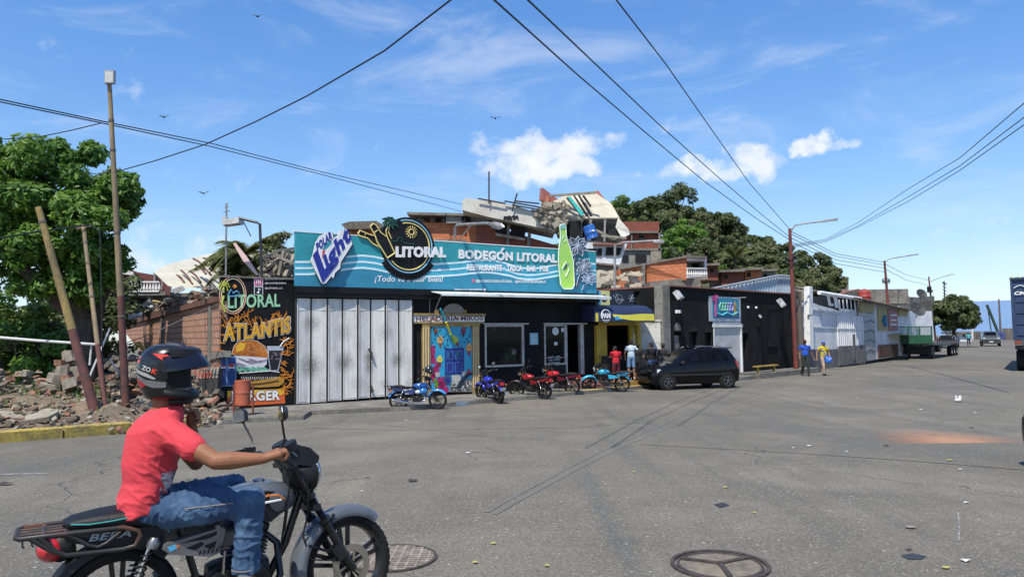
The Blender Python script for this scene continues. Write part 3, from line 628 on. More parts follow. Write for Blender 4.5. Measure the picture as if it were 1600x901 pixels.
for a,b,c,d in ((698,548,708,561),(711,547,722,560.5),(698,566,708,581),(711,565.5,722,580.5)):
    mu.use(flat('door_line','3f76b8')); PB.poly(mu,[(a,d),(a,b),(c,b),(c,d)],.047,.01); mu.use(flat('mural_navy','1f2f7c')); PB.poly(mu,[(a+1,d-1),(a+1,b+1),(c-1,b+1),(c-1,d-1)],.049,.01)
mu.use(flat('mural_teal','2b6f84')); PB.poly(mu,[(700,560),(699,552),(704,549)],.051,.01); PB.poly(mu,[(713,559),(713,549),(719,548),(716,556)],.051,.01)
mu.use(flat('mural_stone','77756f')); PB.poly(mu,[(702,612),(705,596),(722,590),(728,594),(737,590),(738,612)],.046,.012)
for i in range(70):
    mu.use(flat(('stone_light','stone_dark')[i%2],('c9c9c4','1e1f22')[i%2])); blob(rnd.uniform(706,736),rnd.uniform(597,611),rnd.uniform(.8,1.8),rnd.uniform(.7,1.4),.049+.0005*(i%6),6)
mu.use(flat('mural_grey','b4b3a8')); PB.poly(mu,[(706,586),(722,585),(719,594),(712,598),(707,594)],.048,.012)
for x,y in ((682,584),(724,582)): PB.circ(mu,x+2,y+1,3.6,.050,.012)
mu.use(flat('mural_steel','39517c')); blob(699,592,6,7,.052); mu.use(flat('mural_navy','1f2f7c')); blob(700,594,4,5,.055); mu.use(flat('mural_pinkred','a03a48')); PB.poly(mu,[(727,585),(733,575),(738,584)],.05,.012)
mu.use(flat('mural_dark','1d2a3c')); PB.poly(mu,[(712,606),(722,590),(730,583),(741,581),(741,584),(733,587),(726,595),(720,606)],.056,.012)
mu.build('mural',h)
# painted kerb block in front
mb=MB(flat('kerb_mosaic_blue','6f8fae')); p,q=G(714,634.0),G(732,632.5); d=(q-p).normalized(); nn=V((d.y,-d.x,0)); mb.prism([p+nn*.006+V((0,0,.01)),q+nn*.006+V((0,0,.01)),q+nn*.006+V((0,0,.12)),p+nn*.006+V((0,0,.12))],-nn,.02)
for i in range(26):
    mb.use(flat(('mos_w','mos_y','mos_n')[i%3],('d5d3ca','a79f5a','2d3a5c')[i%3])); c=p.lerp(q,rnd.random())+nn*(.007+.0004*(i%5))+V((0,0,rnd.uniform(.02,.11))); mb.prism([c+d*.015*math.cos(k*1.57)*1.6+V((0,0,.012*math.sin(k*1.57))) for k in range(4)],-nn,.01)
mb.build('kerb_mosaic',kind='structure')
# ================================================================ the big sign
S=thing('shop_sign','long turquoise sign reading Bodegón Litoral with white waves over the black restaurant','sign',PB.W(4,Z(460,457),0))
teal=mat('sign_teal',lin('2f969f')[:3],.5,col2=lin('2b8894')[:3],scale=2.2,bump=.25,bscale=6); bl1=flat('sign_light_blue','42a8c2'); bl2=flat('sign_blue','3389a6')
L1=[(458.5,410),(480,410),(500,408),(520,405),(539,402),(553,400.5),(564,400),(582,402),(600,406),(620,410),(640,412.3),(660,413.5),(680,413),(697,412),(712,411),(732,408.5),(751,407),(766,407.5),(780,410),(792,414),(804,418),(819,420),(834,419.6),(853,416.5),(875,412.5),(900,411),(926,413)]
L2=[(x,y+9.6+(.6 if x>780 else 0)) for x,y in L1]; L3=[(x,y+18+(-1. if x>780 else 1)) for x,y in L1]
uR=U(927,420); u0s=U(458.5,400); zt=Z(458.5,363,off=.02); zb=Z(460,447)
def wz(L): return [PB.uz(x,y) for x,y in L]
mb=MB(teal); a=wz(L1); a[0]=(u0s,a[0][1]); a[-1]=(uR,a[-1][1])
PB_=lambda pts,off,t,mb_:mb_.prism([PB.W(u,z,off) for u,z in pts],-PB.n,t)
c=wz(L3); c[0]=(u0s,c[0][1]); c[-1]=(uR,c[-1][1])
PB_(a+[(uR,zt),(u0s,zt)],.02,.10,mb); mb.use(bl1); PB_(c+a[::-1],.02,.10,mb); mb.use(bl2); PB_([(u0s,zb),(uR,zb)]+c[::-1],.02,.10,mb); mb.build('panel',S)
wl=flat('sign_white_line','d6ecf0'); mb=MB(wl)
for Lx in (L1,L2,L3):
    q=wz(Lx); w_=.032
    for i in range(len(q)-1): mb.prism([PB.W(q[i][0],q[i][1]-w_,.026),PB.W(q[i+1][0],q[i+1][1]-w_,.026),PB.W(q[i+1][0],q[i+1][1]+w_,.026),PB.W(q[i][0],q[i][1]+w_,.026)],-PB.n,.008)
mb.build('wave_line',S)
mb=MB(blk2); PB.r(mb,u0s,Z(460,457)+.0,uR,zb-.002,.06,.14); PB.r(mb,u0s,Z(460,464),uB,Z(460,457)-.003,.03,.08); bs=mb.build('base_strip',S)
mb=MB(whitec); ptext(mb,PB,'Disfruta con responsabilidad',(707,454.5),(750,454.3),(707,450.5),.061,.004); PB.circ(mb,754,452.5,1.8,.062,.006,12); mb.build('small_print',bs)
cap=MB(whitec); PB.r(cap,u0s-.03,zt+.001,uR,zt+.03,.03,.14); cap.build('top_edge',S)
mb=MB(whitec); ptext(mb,PB,'BODEGON LITORAL',(713,404.6),(866.5,411.3),(713,390),.03,.02,bold=.05); ml=mb.build('main_lettering',S); mb=MB(whitec); PB.poly(mb,[(779,392.8),(782,387.6),(785.2,388.6),(781,393.4)],.05,.02); mb.build('accent',ml)
mb=MB(whitec); ptext(mb,PB,'RESTAURANTE · TASCA · BAR · PUB',(726,423),(853,425),(726,413),.03,.012,bold=.045); mb.build('second_lettering',S)
mb=MB(whitec); ptext(mb,PB,'@BODEGONDELLITORAL - @ATLANTISBURGERLG',(740,442.3),(849,443.6),(740,436.8),.023,.006,bold=.012); mb.use(flat('insta_pink','d06a8c')); PB.rect(mb,734,436.5,738.4,441.2,.026,.01); mb.build('account_lettering',S)
mb=MB(whitec)
ptext(mb,PB,'¡Todo va a salir bien!',(582.5,443),(689,443),(582.5,431),.023,.006,bold=.01,shear=.15); mb.build('slogan_lettering',S)
K=5.63
def q5(pts): return [(440+x/K,320+y/K) for x,y in pts]
def q6(pts): return [(680+x/K,320+y/K) for x,y in pts]
def outline(mb,pts,off,r,closed=True): 
    p=[PB.pt(x,y,off) for x,y in pts]; 
    if closed: p=p+[p[0]]
    for i in range(len(p)-1): mb.tube([p[i],p[i+1]],r,5)
# beer logo cut-out
lo=q5([(240,495),(262,440),(285,335),(320,280),(365,255),(430,235),(440,300),(478,275),(497,228),(545,212),(572,240),(578,300),(600,325),(606,350),(505,510),(500,560),(455,600),(440,650),(425,628),(375,690),(350,700),(330,680)])
mb=MB(flat('logo_edge','2c3a5e')); PB.poly(mb,[(x+1.6,y+2.2) for x,y in lo],.14,.03); mb.use(whitec); PB.poly(mb,lo,.18,.04)
navy=flat('logo_navy','20308f'); mb.use(navy)
def plain(*a): return q5(list(a))
ptext(mb,PB,'L',*plain((345,690),(440,570),(258,448)),.182,.012,bold=.07)
ptext(mb,PB,'ight',*plain((400,628),(612,345),(342,452)),.182,.012,bold=.045)
ptext(mb,PB,'POLAR',*plain((298,418),(432,300),(285,345)),.182,.012,bold=.04)
mb.use(flat('logo_red','c23a44')); PB.poly(mb,q5([(340,480),(345,405),(372,400)]),.184,.01); mb.use(teal); PB.poly(mb,q5([(343,395),(380,340),(425,312),(425,345),(395,375),(370,398)]),.184,.01)
mb.build('beer_logo',S)
# round palm and bottles emblem
E=MB(blk2); cx,cy=637,385
PB_disc=arc(PB,(cx,cy),45.5,0,360,.17,48)[:-1]; E.prism(PB_disc,-PB.n,.05)
bt1=q5([(775,195),(800,165),(825,178),(868,245),(925,285),(990,425),(925,468),(835,325),(815,265)]); bt2=q5([(668,240),(682,222),(775,265),(820,270),(860,375),(800,330),(750,280),(690,262)])
bt2=q5([(668,255),(684,226),(770,262),(825,275),(835,330),(865,378),(800,345),(750,295),(680,275)])
PB.poly(E,bt2,.17,.05); PB.poly(E,bt1,.20,.05)
PB.poly(E,q5([(878,250),(900,150),(960,150),(1000,190),(950,290),(900,330)]),.17,.05)
yel=flat('neon_yellow','ead78a',.4); nb_=flat('neon_blue','8cc4e6',.4); ng=flat('neon_green','2c6a55',.4)
em=E.build('emblem',S)
mb=MB(nb_); mb.tube(arc(PB,(cx,cy),41,-150,108,.175,36),.022,5); mb.use(yel); mb.tube(arc(PB,(cx,cy),36.5,-140,105,.175,36),.022,5)
outline(mb,bt1,.205,.022); outline(mb,bt2,.175,.022); outline(mb,q5([(838,225),(812,245)]),.206,.012,False); outline(mb,q5([(735,245),(728,268)]),.176,.012,False)
sc_=q5([(1137,240)])[0]; mb.tube(arc(PB,sc_,4.4,0,360,.175,16),.018,5)
for i in range(14):
    a=arc(PB,sc_,6.6,i*360/14,i*360/14+1,.175,1)[0];b=arc(PB,sc_,9.8,i*360/14,i*360/14+1,.175,1)[0]; mb.tube([a,b],.014,5)
for pts in ([(930,180),(912,230),(925,290)],[(945,180),(935,240),(962,300)]): mb.tube([PB.pt(*p,.175) for p in q5(pts)],.018,5)
mb.use(ng); mb.tube([PB.pt(*p,.175) for p in q5([(955,320),(1010,320),(1025,285),(1065,290),(1045,320),(1090,338),(1165,345)])],.010,5); mb.build('neon_outline',em)
mb=MB(mat('palm_dark_green',(.01,.035,.03),rough=.5))
pc=q5([(945,150)])[0]
fr_=[]
for i,(a,l) in enumerate(((150,15),(185,13),(215,14),(255,11),(300,12),(335,15),(15,13),(60,12),(105,12))):
    ar=math.radians(a); ex,ey=pc[0]+math.cos(ar)*l,pc[1]-math.sin(ar)*l*.9+2.5; mx_,my_=(pc[0]+ex)/2,(pc[1]+ey)/2-2.4
    px_,py_=-(ey-pc[1]),(ex-pc[0]); k=math.hypot(px_,py_); px_/=k;py_/=k
    poly=[pc,(mx_+px_*2.3,my_+py_*2.3),(ex,ey),(mx_-px_*2.3,my_-py_*2.3)]; PB.poly(mb,poly,.19+.004*i,.03); fr_.append((poly,.193+.004*i))
pm=mb.build('palm_top',em); mb=MB(ng)
for poly,o in fr_: outline(mb,poly,o,.009)
mb.build('palm_outline',em)
mb=MB(whitec); ptext(mb,PB,'LITORAL',(617,402.3),(695,402.6),(617,385),.21,.05,bold=.05); mb.build('emblem_lettering',em)
ringp=arc(PB,(cx,cy),52,212,328,.15,20)+arc(PB,(cx,cy),44,328,212,.15,20); mb=MB(blk2); mb.prism(ringp,-PB.n,.03)
# letters read left to right along the bottom arc
def bottomarc(mb,s,c,r,a0,a1,h,off):
    C0=PB.pt(*c,off); kz=(PB.pt(c[0],c[1]-10,off)-C0).z/10; vs,fs=textgeo(s,.01,0,.5); x0=min(p.x for p in vs);x1=max(p.x for p in vs);y0=min(p.y for p in vs);y1=max(p.y for p in vs); out=[]
    for p in vs:
        a=(p.x-x0)/(x1-x0);b=(p.y-y0)/(y1-y0);q=math.radians(a0+(a1-a0)*a);R=r-b*h; out.append(C0+PB.u*(math.cos(q)*R*kz)+PB.z*(math.sin(q)*R*kz)+PB.n*((p.z+.5)*.004))
    mb.add(out,fs)
bottomarc(mb,'BODEGÓN · TASCA · RESTAURANTE · LICORERIA',(cx,cy),51,217,323,5,.152); mb.build('emblem_band',em)
# beer bottle cut-out
gr=mat('bottle_green',lin('b9e04c')[:3],.45,col2=lin('8fd07a')[:3],scale=3,lo=.35,hi=.7); bo=q6([(1095,190),(1108,172),(1140,172),(1150,190),(1152,262),(1165,320),(1195,410),(1215,500),(1225,700),(1205,738),(1130,738),(1105,700),(1085,500),(1088,400),(1098,330),(1105,262)])
bt=thing('bottle_cutout','tall lime green beer bottle cut-out standing at the right end of the sign','cut-out',PB.pt(885,450,.3)); mb=MB(gr); PB.poly(mb,bo,.30,.05); o=mb.build('bottle_board',bt)
mb=MB(flat('cut_white','e2efe0')); outline(mb,bo,.30,.02); outline(mb,q6([(1120,560),(1150,500),(1180,560),(1150,630)]),.31,.018); outline(mb,q6([(1118,305),(1135,270),(1150,305),(1135,330)]),.31,.010); mb.use(flat('bottle_label','2a4a5a')); ptext(mb,PB,'Light',(881.5,423.5),(889,415),(880,418),.302,.01,bold=.02)
mb.build('label_outline',bt); mb=MB(flat('bottle_cap','7fc2b4')); PB.poly(mb,q6([(1096,190),(1108,172),(1140,172),(1151,190),(1151,212),(1096,212)]),.315,.03); mb.build('bottle_top',bt)
# palm cut-outs
navy2=flat('palm_navy','23324a'); wo=flat('palm_white_line','b9c6d6')
def palmcut(c,r,tr,label,hue):
    c=q6([c])[0]; t=thing('palm_cutout',label,'cut-out',PB.pt(c[0],c[1]+r,.2),group='white edged palm cut-outs on the sign'); m1=MB(flat('palm_'+hue,hue)); m2=MB(wo)
    for i in range(9):
        a=math.radians(90+i*40+rnd.uniform(-8,8)); l=r*rnd.uniform(.85,1.1); ex,ey=c[0]+math.cos(a)*l,c[1]-math.sin(a)*l; nx_,ny_=math.sin(a),math.cos(a); mx_,my_=c[0]+math.cos(a)*l*.5,c[1]-math.sin(a)*l*.5; w_=r*.30
        pl_=[c,(mx_+nx_*w_,my_+ny_*w_),(ex,ey),(mx_-nx_*w_,my_-ny_*w_)]; PB.poly(m1,pl_,.22+.003*i,.02); outline(m2,pl_,.222+.003*i,.011); m2.tube([PB.pt(*c,.225+.003*i),PB.pt(ex,ey,.225+.003*i)],.005,4)
    q=q6(tr); m1b=MB(flat('palm_'+hue,hue)); m1b.tube([PB.pt(*p,.2) for p in q],.045,6)
    for dx in (-1.6,1.6): m2.tube([PB.pt(x+dx,y,.2) for x,y in q],.014,5)
    m1.build('fronds',t); m1b.build('trunk',t); m2.build('edge_line',t)
palmcut((1255,360),17,[(1250,400),(1228,500),(1222,640),(1235,720)],'tallest navy palm cut-out with white edges beside the green bottle','2c3b52')
palmcut((1310,540),14,[(1290,580),(1262,660),(1250,730)],'middle navy palm cut-out with white edges right of the green bottle','2c3b52')
palmcut((1350,645),12,[(1345,680),(1318,700),(1300,750)],'lowest and bluest palm cut-out with white edges at the right end of the sign','2a557f')
S.location=S.location+PB.n*.15; em.location=-PB.n*.105
# cantilevered lamp above the sign (arm from the roof)
t=thing('sign_lamp','grey street type lamp on a bent pipe arm above the sign lettering','lamp',PB.W(U(711,372),zt,-.1)); gm=mat('galvanised',(.40,.40,.38),rough=.45,metal=.5,col2=(.25,.24,.22),scale=6)
mb=MB(gm); a=PB.pt(711,372,-.1); mb.tube([a,PB.pt(711,356,0),PB.pt(714,351.5,.2),PB.pt(722,350.5,.5),PB.pt(765,348.5,1.9)],.045,8); mb.tube([PB.pt(719,372,-.1),PB.pt(737,350.5,.9)],.02,6); mb.build('arm',t,smooth=50)
mb=MB(gm); p=PB.pt(766,349,1.9); q=PB.pt(787,354,2.4); mb.loft([[p.lerp(q,s)+PB.n*0+V((0,0,z*h_))+PB.u.cross(V((0,0,1)))*x*w_ for x,z in ((-1,-.4),(-.6,.6),(.6,.6),(1,-.4),(.5,-.9),(-.5,-.9))] for s,w_,h_ in ((0,.06,.05),(.2,.14,.12),(.7,.16,.13),(1,.06,.04))]); mb.build('lamp_head',t)
# ================================================================ black mural wall with the burger
Wm=thing('mural_wall','black painted wall with neon lettering and a large burger mural','wall',(FL+FA)/2)
def UL(px,off=0): return PL.uz(px,520,off)[0]
mb=MB(blk); ztl=PL.uz(345,433)[1]; PL.r(mb,-.02,-.3,PL.L+.02,ztl,0,.22); mb.build('wall',Wm)
mb=MB(conc); PL.r(mb,-.05,ztl+.002,PL.L+.03,ztl+.05,.03,.28); mb.build('coping',Wm)
def mpoly(name,h,pts,off,t=.01,parent=Wm): mb=MB(flat('m_'+h,h)); PL.poly(mb,pts,off,t); return mb
K3=3.757
def q1(pts): return [(330+x/K3,420+y/K3) for x,y in pts]
def tubesL(mb,pts,r,off=.02): mb.tube([PL.pt(x,y,off) for x,y in pts],r,5)
# lightning / flames
mb=MB(flat('flame_orange','d98a2e'))
def bolt(x,y,a,l,w,dep=0):
    pts=[(x,y)]; 
    for i in range(4):
        a2=a+rnd.uniform(-.7,.7); x+=math.cos(a2)*l/4; y+=math.sin(a2)*l/4; pts.append((x,y))
        if dep<2 and rnd.random()<.55: bolt(x,y,a+rnd.choice((-1,1))*rnd.uniform(.6,1.1),l*.5,w*.7,dep+1)
    tubesL(mb,pts,w,.006)
for i in range(13): bolt(356+i*7.6,512,-pi/2+rnd.uniform(-.5,.5),rnd.uniform(14,24),.012)
for i in range(9): bolt(437,530+i*11,rnd.uniform(-.9,.5),rnd.uniform(14,22),.013)
for i in range(7): bolt(352,512+i*12,pi-rnd.uniform(-.7,.7),rnd.uniform(5,9),.012)
for i in range(6): bolt(370+rnd.uniform(0,60),520,-pi/2+rnd.uniform(-1,1),16,.012)
mb.build('flames',Wm)
# round palm neon + LITORAL
mb=MB(flat('neon_rose','d9a08a')); mb.tube([PL.W(PL.uz(364,461)[0]+.36*math.cos(a*.175),PL.uz(364,461)[1]+.52*math.sin(a*.175),.012) for a in range(37)],.016,5)
mb.use(flat('neon_cream','e8e2b8')); mb.tube([PL.W(PL.uz(364,461)[0]+.31*math.cos(a*.175),PL.uz(364,461)[1]+.46*math.sin(a*.175),.012) for a in range(37)],.012,5)
mb.use(flat('palm_lime','b6bf4a'))
tubesL(mb,[(350,462),(347,472),(352,487)],.03)
for a in range(8): tubesL(mb,[(350,446),(350+6*math.cos(a*.8),443+5*math.sin(a*.8)),(350+9*math.cos(a*.8),449+8*math.sin(a*.8))],.018)
mb.use(flat('neon_sky','5b9bd0')); tubesL(mb,[(357,460),(361,452),(364,458),(370,454),(374,459)],.02); tubesL(mb,[(358,463),(373,462)],.02); mb.use(flat('neon_sun','d9913a')); PL.circ(mb,367,447,3,.012,.02,10)
mb.build('palm_neon',Wm)
mb=MB(flat('glow_green_dark','1e4a30')); ptext(mb,PL,'LITORAL',(354.5,483),(438.5,480.5),(354.5,459),.004,.006,bold=.07); mb.use(flat('neon_mint','a9d9ae')); ptext(mb,PL,'LITORAL',(356,481.5),(437.5,479),(356,460.5),.011,.008,bold=.015); mb.build('neon_lettering',Wm)
mb=MB(whitec)
for i,(y,s,x1) in enumerate(((436.3,'@BODEGONLITORAL',443),(442.6,'@ATLANTISBURGERLG',447),(450.4,'@LITORAL.LG',441))): ptext(mb,PL,s,(414,y+1.6),(x1,y+1.6),(414,y-1.8),.004,.005)
for y,c in ((433,'d9578c'),(447.5,'15161a')):
    mb.use(whitec); PL.poly(mb,[(397,y),(411,y),(411,y+13.5),(397,y+13.5)],.004,.006); mb.use(flat('icon_'+c,c)); PL.poly(mb,[(398,y+1),(410,y+1),(410,y+12.5),(398,y+12.5)],.006,.006)
    mb.use(whitec)
    if y<440: PL.line(mb,[(401,y+4),(407,y+4),(407,y+10),(401,y+10),(401,y+4)],.008,.010); PL.circ(mb,404,y+7,1.6,.010,.006,12)
    else: PL.line(mb,[(404.5,y+3),(404.5,y+9.5),(402,y+10)],.008,.014); PL.line(mb,[(404.5,y+3),(407.5,y+5.5)],.008,.012); PL.circ(mb,403,y+9.5,1.6,.009,.006,10)
mb.build('account_icons',Wm)
# ATLANTIS arched
def arch(a,b): return a,b+.30*(1-4*(a-.5)**2)*-1+ (.18*a)
mb=MB(flat('atl_white','e9e3d2')); ptext(mb,PL,'ATLANTIS',(348.5,534),(455,522),(348.5,507),.012,.006,bold=.075,warp=lambda a,b:(a,b*(1+.12*abs(a-.5)*2)-.10*math.sin(a*pi)+.05*a))
mb.use(flat('atl_dark','7c3b10')); ptext(mb,PL,'ATLANTIS',(349.5,533),(454,521),(349.5,508),.0165,.005,bold=.05,warp=lambda a,b:(a,b*(1+.12*abs(a-.5)*2)-.10*math.sin(a*pi)+.05*a))
mb.use(flat('atl_yellow','e2a91f')); ptext(mb,PL,'ATLANTIS',(350.5,532.3),(453,520.3),(350.5,508.5),.021,.005,bold=.025,warp=lambda a,b:(a,b*(1+.12*abs(a-.5)*2)-.10*math.sin(a*pi)+.05*a)); mb.build('burger_lettering',Wm)
# burger
B=MB(flat('bread_line','e8d9c8')); bun=q1([(140,505),(122,500),(135,455),(160,425),(215,415),(270,425),(315,455),(333,500),(330,520),(270,515),(200,510)]); PL.poly(B,[(x+(x-391)*.03,y+(y-545)*.06) for x,y in bun],.008,.006)
B.use(mat('bun_brown',lin('c9741c')[:3],.5,col2=lin('8a4412')[:3],scale=4)); PL.poly(B,bun,.012,.006); B.use(flat('bun_gold','e6b12c')); PL.poly(B,q1([(150,490),(145,455),(170,430),(205,440),(190,475)]),.016,.006); B.use(flat('seed_cream','e8d6a0'))
for i in range(34):
    x,y=rnd.uniform(210,318),rnd.uniform(435,500)
    if (x-225)/110<(y-415)/60: PL.poly(B,[(a,b) for a,b in q1([(x,y),(x+3,y-1.5),(x+5,y+1),(x+2,y+2.5)])],.0165,.004)
B.build('burger_bun',Wm)
B=MB(flat('onion_white','dcd9da')); PL.poly(B,q1([(135,510),(200,512),(330,522),(325,560),(300,578),(230,582),(160,575),(140,545)]),.010,.008); B.use(flat('onion_purple','8d6d80')); 
for pts in ([(160,522),(210,540),(260,535)],[(180,530),(230,552),(300,535)],[(220,525),(280,545),(325,530)],[(150,550),(200,565)]): tubesL(B,q1(pts),.013,.012)
B.use(flat('lettuce_mint','6fae90')); PL.poly(B,q1([(140,575)]+[(150+i*16,575+(10 if i%2 else -6)) for i in range(12)]+[(345,590),(335,602)]+[(330-i*16,603-(8 if i%2 else -2)) for i in range(11)]+[(150,600)]),.014,.008)
B.use(flat('meat_dark','1c1310')); PL.poly(B,q1([(165,640),(190,615),(385,610),(400,628),(380,650),(190,662)]),.012,.008); B.use(flat('fries_cream','d8cdbd'))
for i in range(17): tubesL(B,q1([(178+i*12.5,632+(i%2)*2),(184+i*12.5,655-(i%3)*3-i*.6)]),.012,.016)
B.use(flat('cheese_white','d5d0cf')); tubesL(B,q1([(160,612),(240,606),(345,598),(400,606)]),.016,.016)
B.use(flat('hotdog_bun','b8842c')); PL.poly(B,q1([(165,668),(300,650),(405,630),(430,655),(425,670),(395,688),(280,695),(190,690)]),.018,.008); B.use(flat('hotdog_dark','4a2f14')); PL.poly(B,q1([(200,676),(300,668),(395,652),(400,660),(300,678),(210,684)]),.022,.006)
B.build('burger_filling',Wm)
B=MB(flat('glass_edge','b9bec9')); cup=q1([(328,452),(428,452),(395,595),(345,600),(335,520)]); PL.poly(B,cup,.006,.006); B.use(flat('cola_dark','1e1719')); PL.poly(B,q1([(340,478),(418,478),(390,590),(350,595),(338,510)]),.0095,.006); B.use(flat('ice_grey','8d8590'))
for i in range(14): x,y=rnd.uniform(348,408),rnd.uniform(485,540); PL.poly(B,q1([(x,y),(x+7,y-3),(x+9,y+4),(x+2,y+7)]),.0125,.005)
B.use(whitec); tubesL(B,q1([(405,455),(425,425),(458,405)]),.018,.014); B.build('cola_glass',Wm)
B=MB(flat('sign_gold','e0b02c')); PL.poly(B,q1([(95,715),(432,703),(432,735),(95,752)]),.008,.006); B.use(flat('sign_orange','d9622a')); PL.poly(B,q1([(95,753),(432,736),(434,788),(95,808)]),.008,.006)
B.use(flat('atl_dark','7c3b10')); ptext(B,PL,'BURGER',(361,627.5),(438.5,625),(361,610),.013,.005,bold=.07); B.use(flat('burger_white','ecebe6')); ptext(B,PL,'BURGER',(362,626.8),(437.5,624.5),(362,611),.017,.005,bold=.035); B.build('burger_word',Wm)
# two soft drink cans painted at the wall's edge
B=MB(flat('can_edge','7fa6c8'))
for x0,x1 in ((345,354),(354.5,369)):
    B.use(flat('can_edge','7fa6c8')); PL.poly(B,[(x0,557),(x1,557),(x1,603),(x0,603)],.016,.006); B.use(flat('can_blue','173a7a')); PL.poly(B,[(x0+.9,558),(x1-.9,558),(x1-.9,602),(x0+.9,602)],.019,.006)
    cx_=(x0+x1)/2; r=(x1-x0)*.36; B.use(whitec); PL.circ(B,cx_,574,r,.022,.006,20,ry=1.3); B.use(flat('can_red','b9302f')); PL.poly(B,[(cx_+r*.86*math.cos(k*pi/8),573.3-r*1.15*math.sin(k*pi/8)) for k in range(9)],.025,.006); B.use(flat('can_blue','173a7a')); PL.poly(B,[(cx_+r*.86*math.cos(k*pi/8),575+r*1.15*math.sin(k*pi/8)) for k in range(9)],.025,.006)
B.build('painted_cans',Wm)
# orange drum on a frame, blocks, small statue in front of the mural
def cyl(mb,a,b,r,n=18): a=V(a);b=V(b); d=b-a; mb.lathe([(0,0),(r,0),(r,d.length),(0,d.length)],o=a,ax=d,n=n)
rus=mat('rust_red_paint',(.23,.065,.035),rough=.7,col2=(.14,.05,.03),scale=6,fine=.3)
c=G(380,648,.12); c=V((c.x,c.y,-.235)); t=thing('drum_bin','orange red drum hung between two posts in front of the burger mural','bin',c)
org=mat('orange_drum',(.42,.10,.045),rough=.6,col2=(.30,.075,.04),scale=3,fine=.2); mb=MB(org); p=P(379,632,c.y); q=P(379,598,c.y); mb.lathe([(0,0),(.19,0),(.195,.02),(.19,.04),(.19,.30),(.2,.31),(.19,.33),(.20,.62),(.18,.63),(.17,.2),(0,.2)],o=(p.x,c.y,p.z),n=22); mb.build('drum',t,smooth=40)
for x in (364,394): 
    mb=MB(rus); a=P(x,645,c.y-.05); b=P(x,600,c.y); mb.tube([V((a.x,c.y,-.24)),V((a.x,c.y,b.z))],.026,7); mb.tube([V((a.x,c.y,b.z-.05)),V(((a.x+p.x)/2+ (p.x-a.x)*.1,c.y,b.z-.06))],.016,6); mb.build('post',t)
def block(px,py,w,h,d,lab,m=conc,rz=0):
    p=G(px,py,.12); mb=MB(m); R=Matrix.Rotation(rz,3,'Z'); mb.box((p.x,p.y,p.z+h/2),(w,d,h),R); 
    return mb.build('concrete_block',label=lab,cat='block')
block(329,640,.22,.32,.2,'short square concrete block standing on the sidewalk beside the burger mural',rz=.2)
block(338,637,.20,.62,.22,'taller upright concrete block standing beside the burger mural',rz=-.2)
c=G(412,634,.12); ws=mat('plaster_white',(.62,.60,.56),rough=.8,col2=(.4,.38,.34),scale=8); mb=MB(ws); mb.ell(c+V((0,0,.09)),(.30,.14,.10)); mb.ell(c+V((-.12,0,.20)),(.11,.10,.14)); mb.ell(c+V((-.15,-.02,.36)),(.07,.07,.08)); mb.ell(c+V((.2,0,.08)),(.16,.1,.08)); mb.ell(c+V((-.2,-.03,.42)),(.03,.03,.05))
fuse(mb,'plaster_figure',None,.02,3,label='small broken white plaster dog figure lying in front of the mural',cat='figure')
# ================================================================ ruined brick wall at the left
RW=Plane((-10.9,24.6),(FL.x-.12,FL.y+.05)); RW2=RW
bk=brick('old_red_blocks',RW.u,'a67860','b88e76','7c6252',.34,.19,.026,stain='9a7060')
rw=thing('ruined_wall','long broken red block wall with a sagging top heaped with debris','wall',RW.W(RW.L/2,-.35,0))
def rwq(px,py,off=0): return RW.pt(px,py,off)
mb=MB(bk); mb.prism([rwq(186,508),rwq(343,470),RW.W(RW.L,-.4,0),RW.W(0,-.4,0)],-RW.n,.22); mb.build('masonry',rw)
mb=MB(conc)
for x in (252,327):
    a=rwq(x,495 if x<300 else 476,.06); mb.prism([a+RW.u*-.1,a+RW.u*.1,V((a.x,a.y,-.4))+RW.u*.1,V((a.x,a.y,-.4))+RW.u*-.1],-RW.n,.3)
mb.prism([rwq(300,560,.05),rwq(343,548,.05),rwq(343,558,.05),rwq(300,571,.05)],-RW.n,.3)
mb.build('column',rw)
rs=mat('rusty_beam',(.16,.065,.04),rough=.8,col2=(.08,.045,.035),scale=5); mb=MB(rs); mb.prism([rwq(182,512,.1),rwq(337,471,.1),rwq(337,463,.1),rwq(182,505,.1)],-RW.n,.2); mb.build('top_beam',rw)
gf=mat('grey_black_render',(.07,.072,.075),rough=.8,col2=(.025,.025,.028),scale=2.5,fine=.5); mb=MB(gf); mb.prism([rwq(288,585,.07),rwq(343,575,.07),RW.W(RW.L,-.4,.07),RW.W(RW.uz(288,585)[0],-.4,.07)],-RW.n,.1)
gb_=mb.build('painted_base',rw); mb=MB(flat('red_script','b5553c',.8)); O_=[(300,594),(333,588)]
def ptr(mb,s,o,ue,ve,off): ptext(mb,RW,s,o,ue,ve,off,.006,bold=.02,shear=.2)
mb.use(flat('script_white','b8b2a6')); ptr(mb,'bien!!!',(300,592),(342,590),(300,577),.073); mb.use(flat('red_script','b5553c',.8)); ptr(mb,'bien',(301,591),(331,590),(301,578),.077); mb.build('script',gb_)
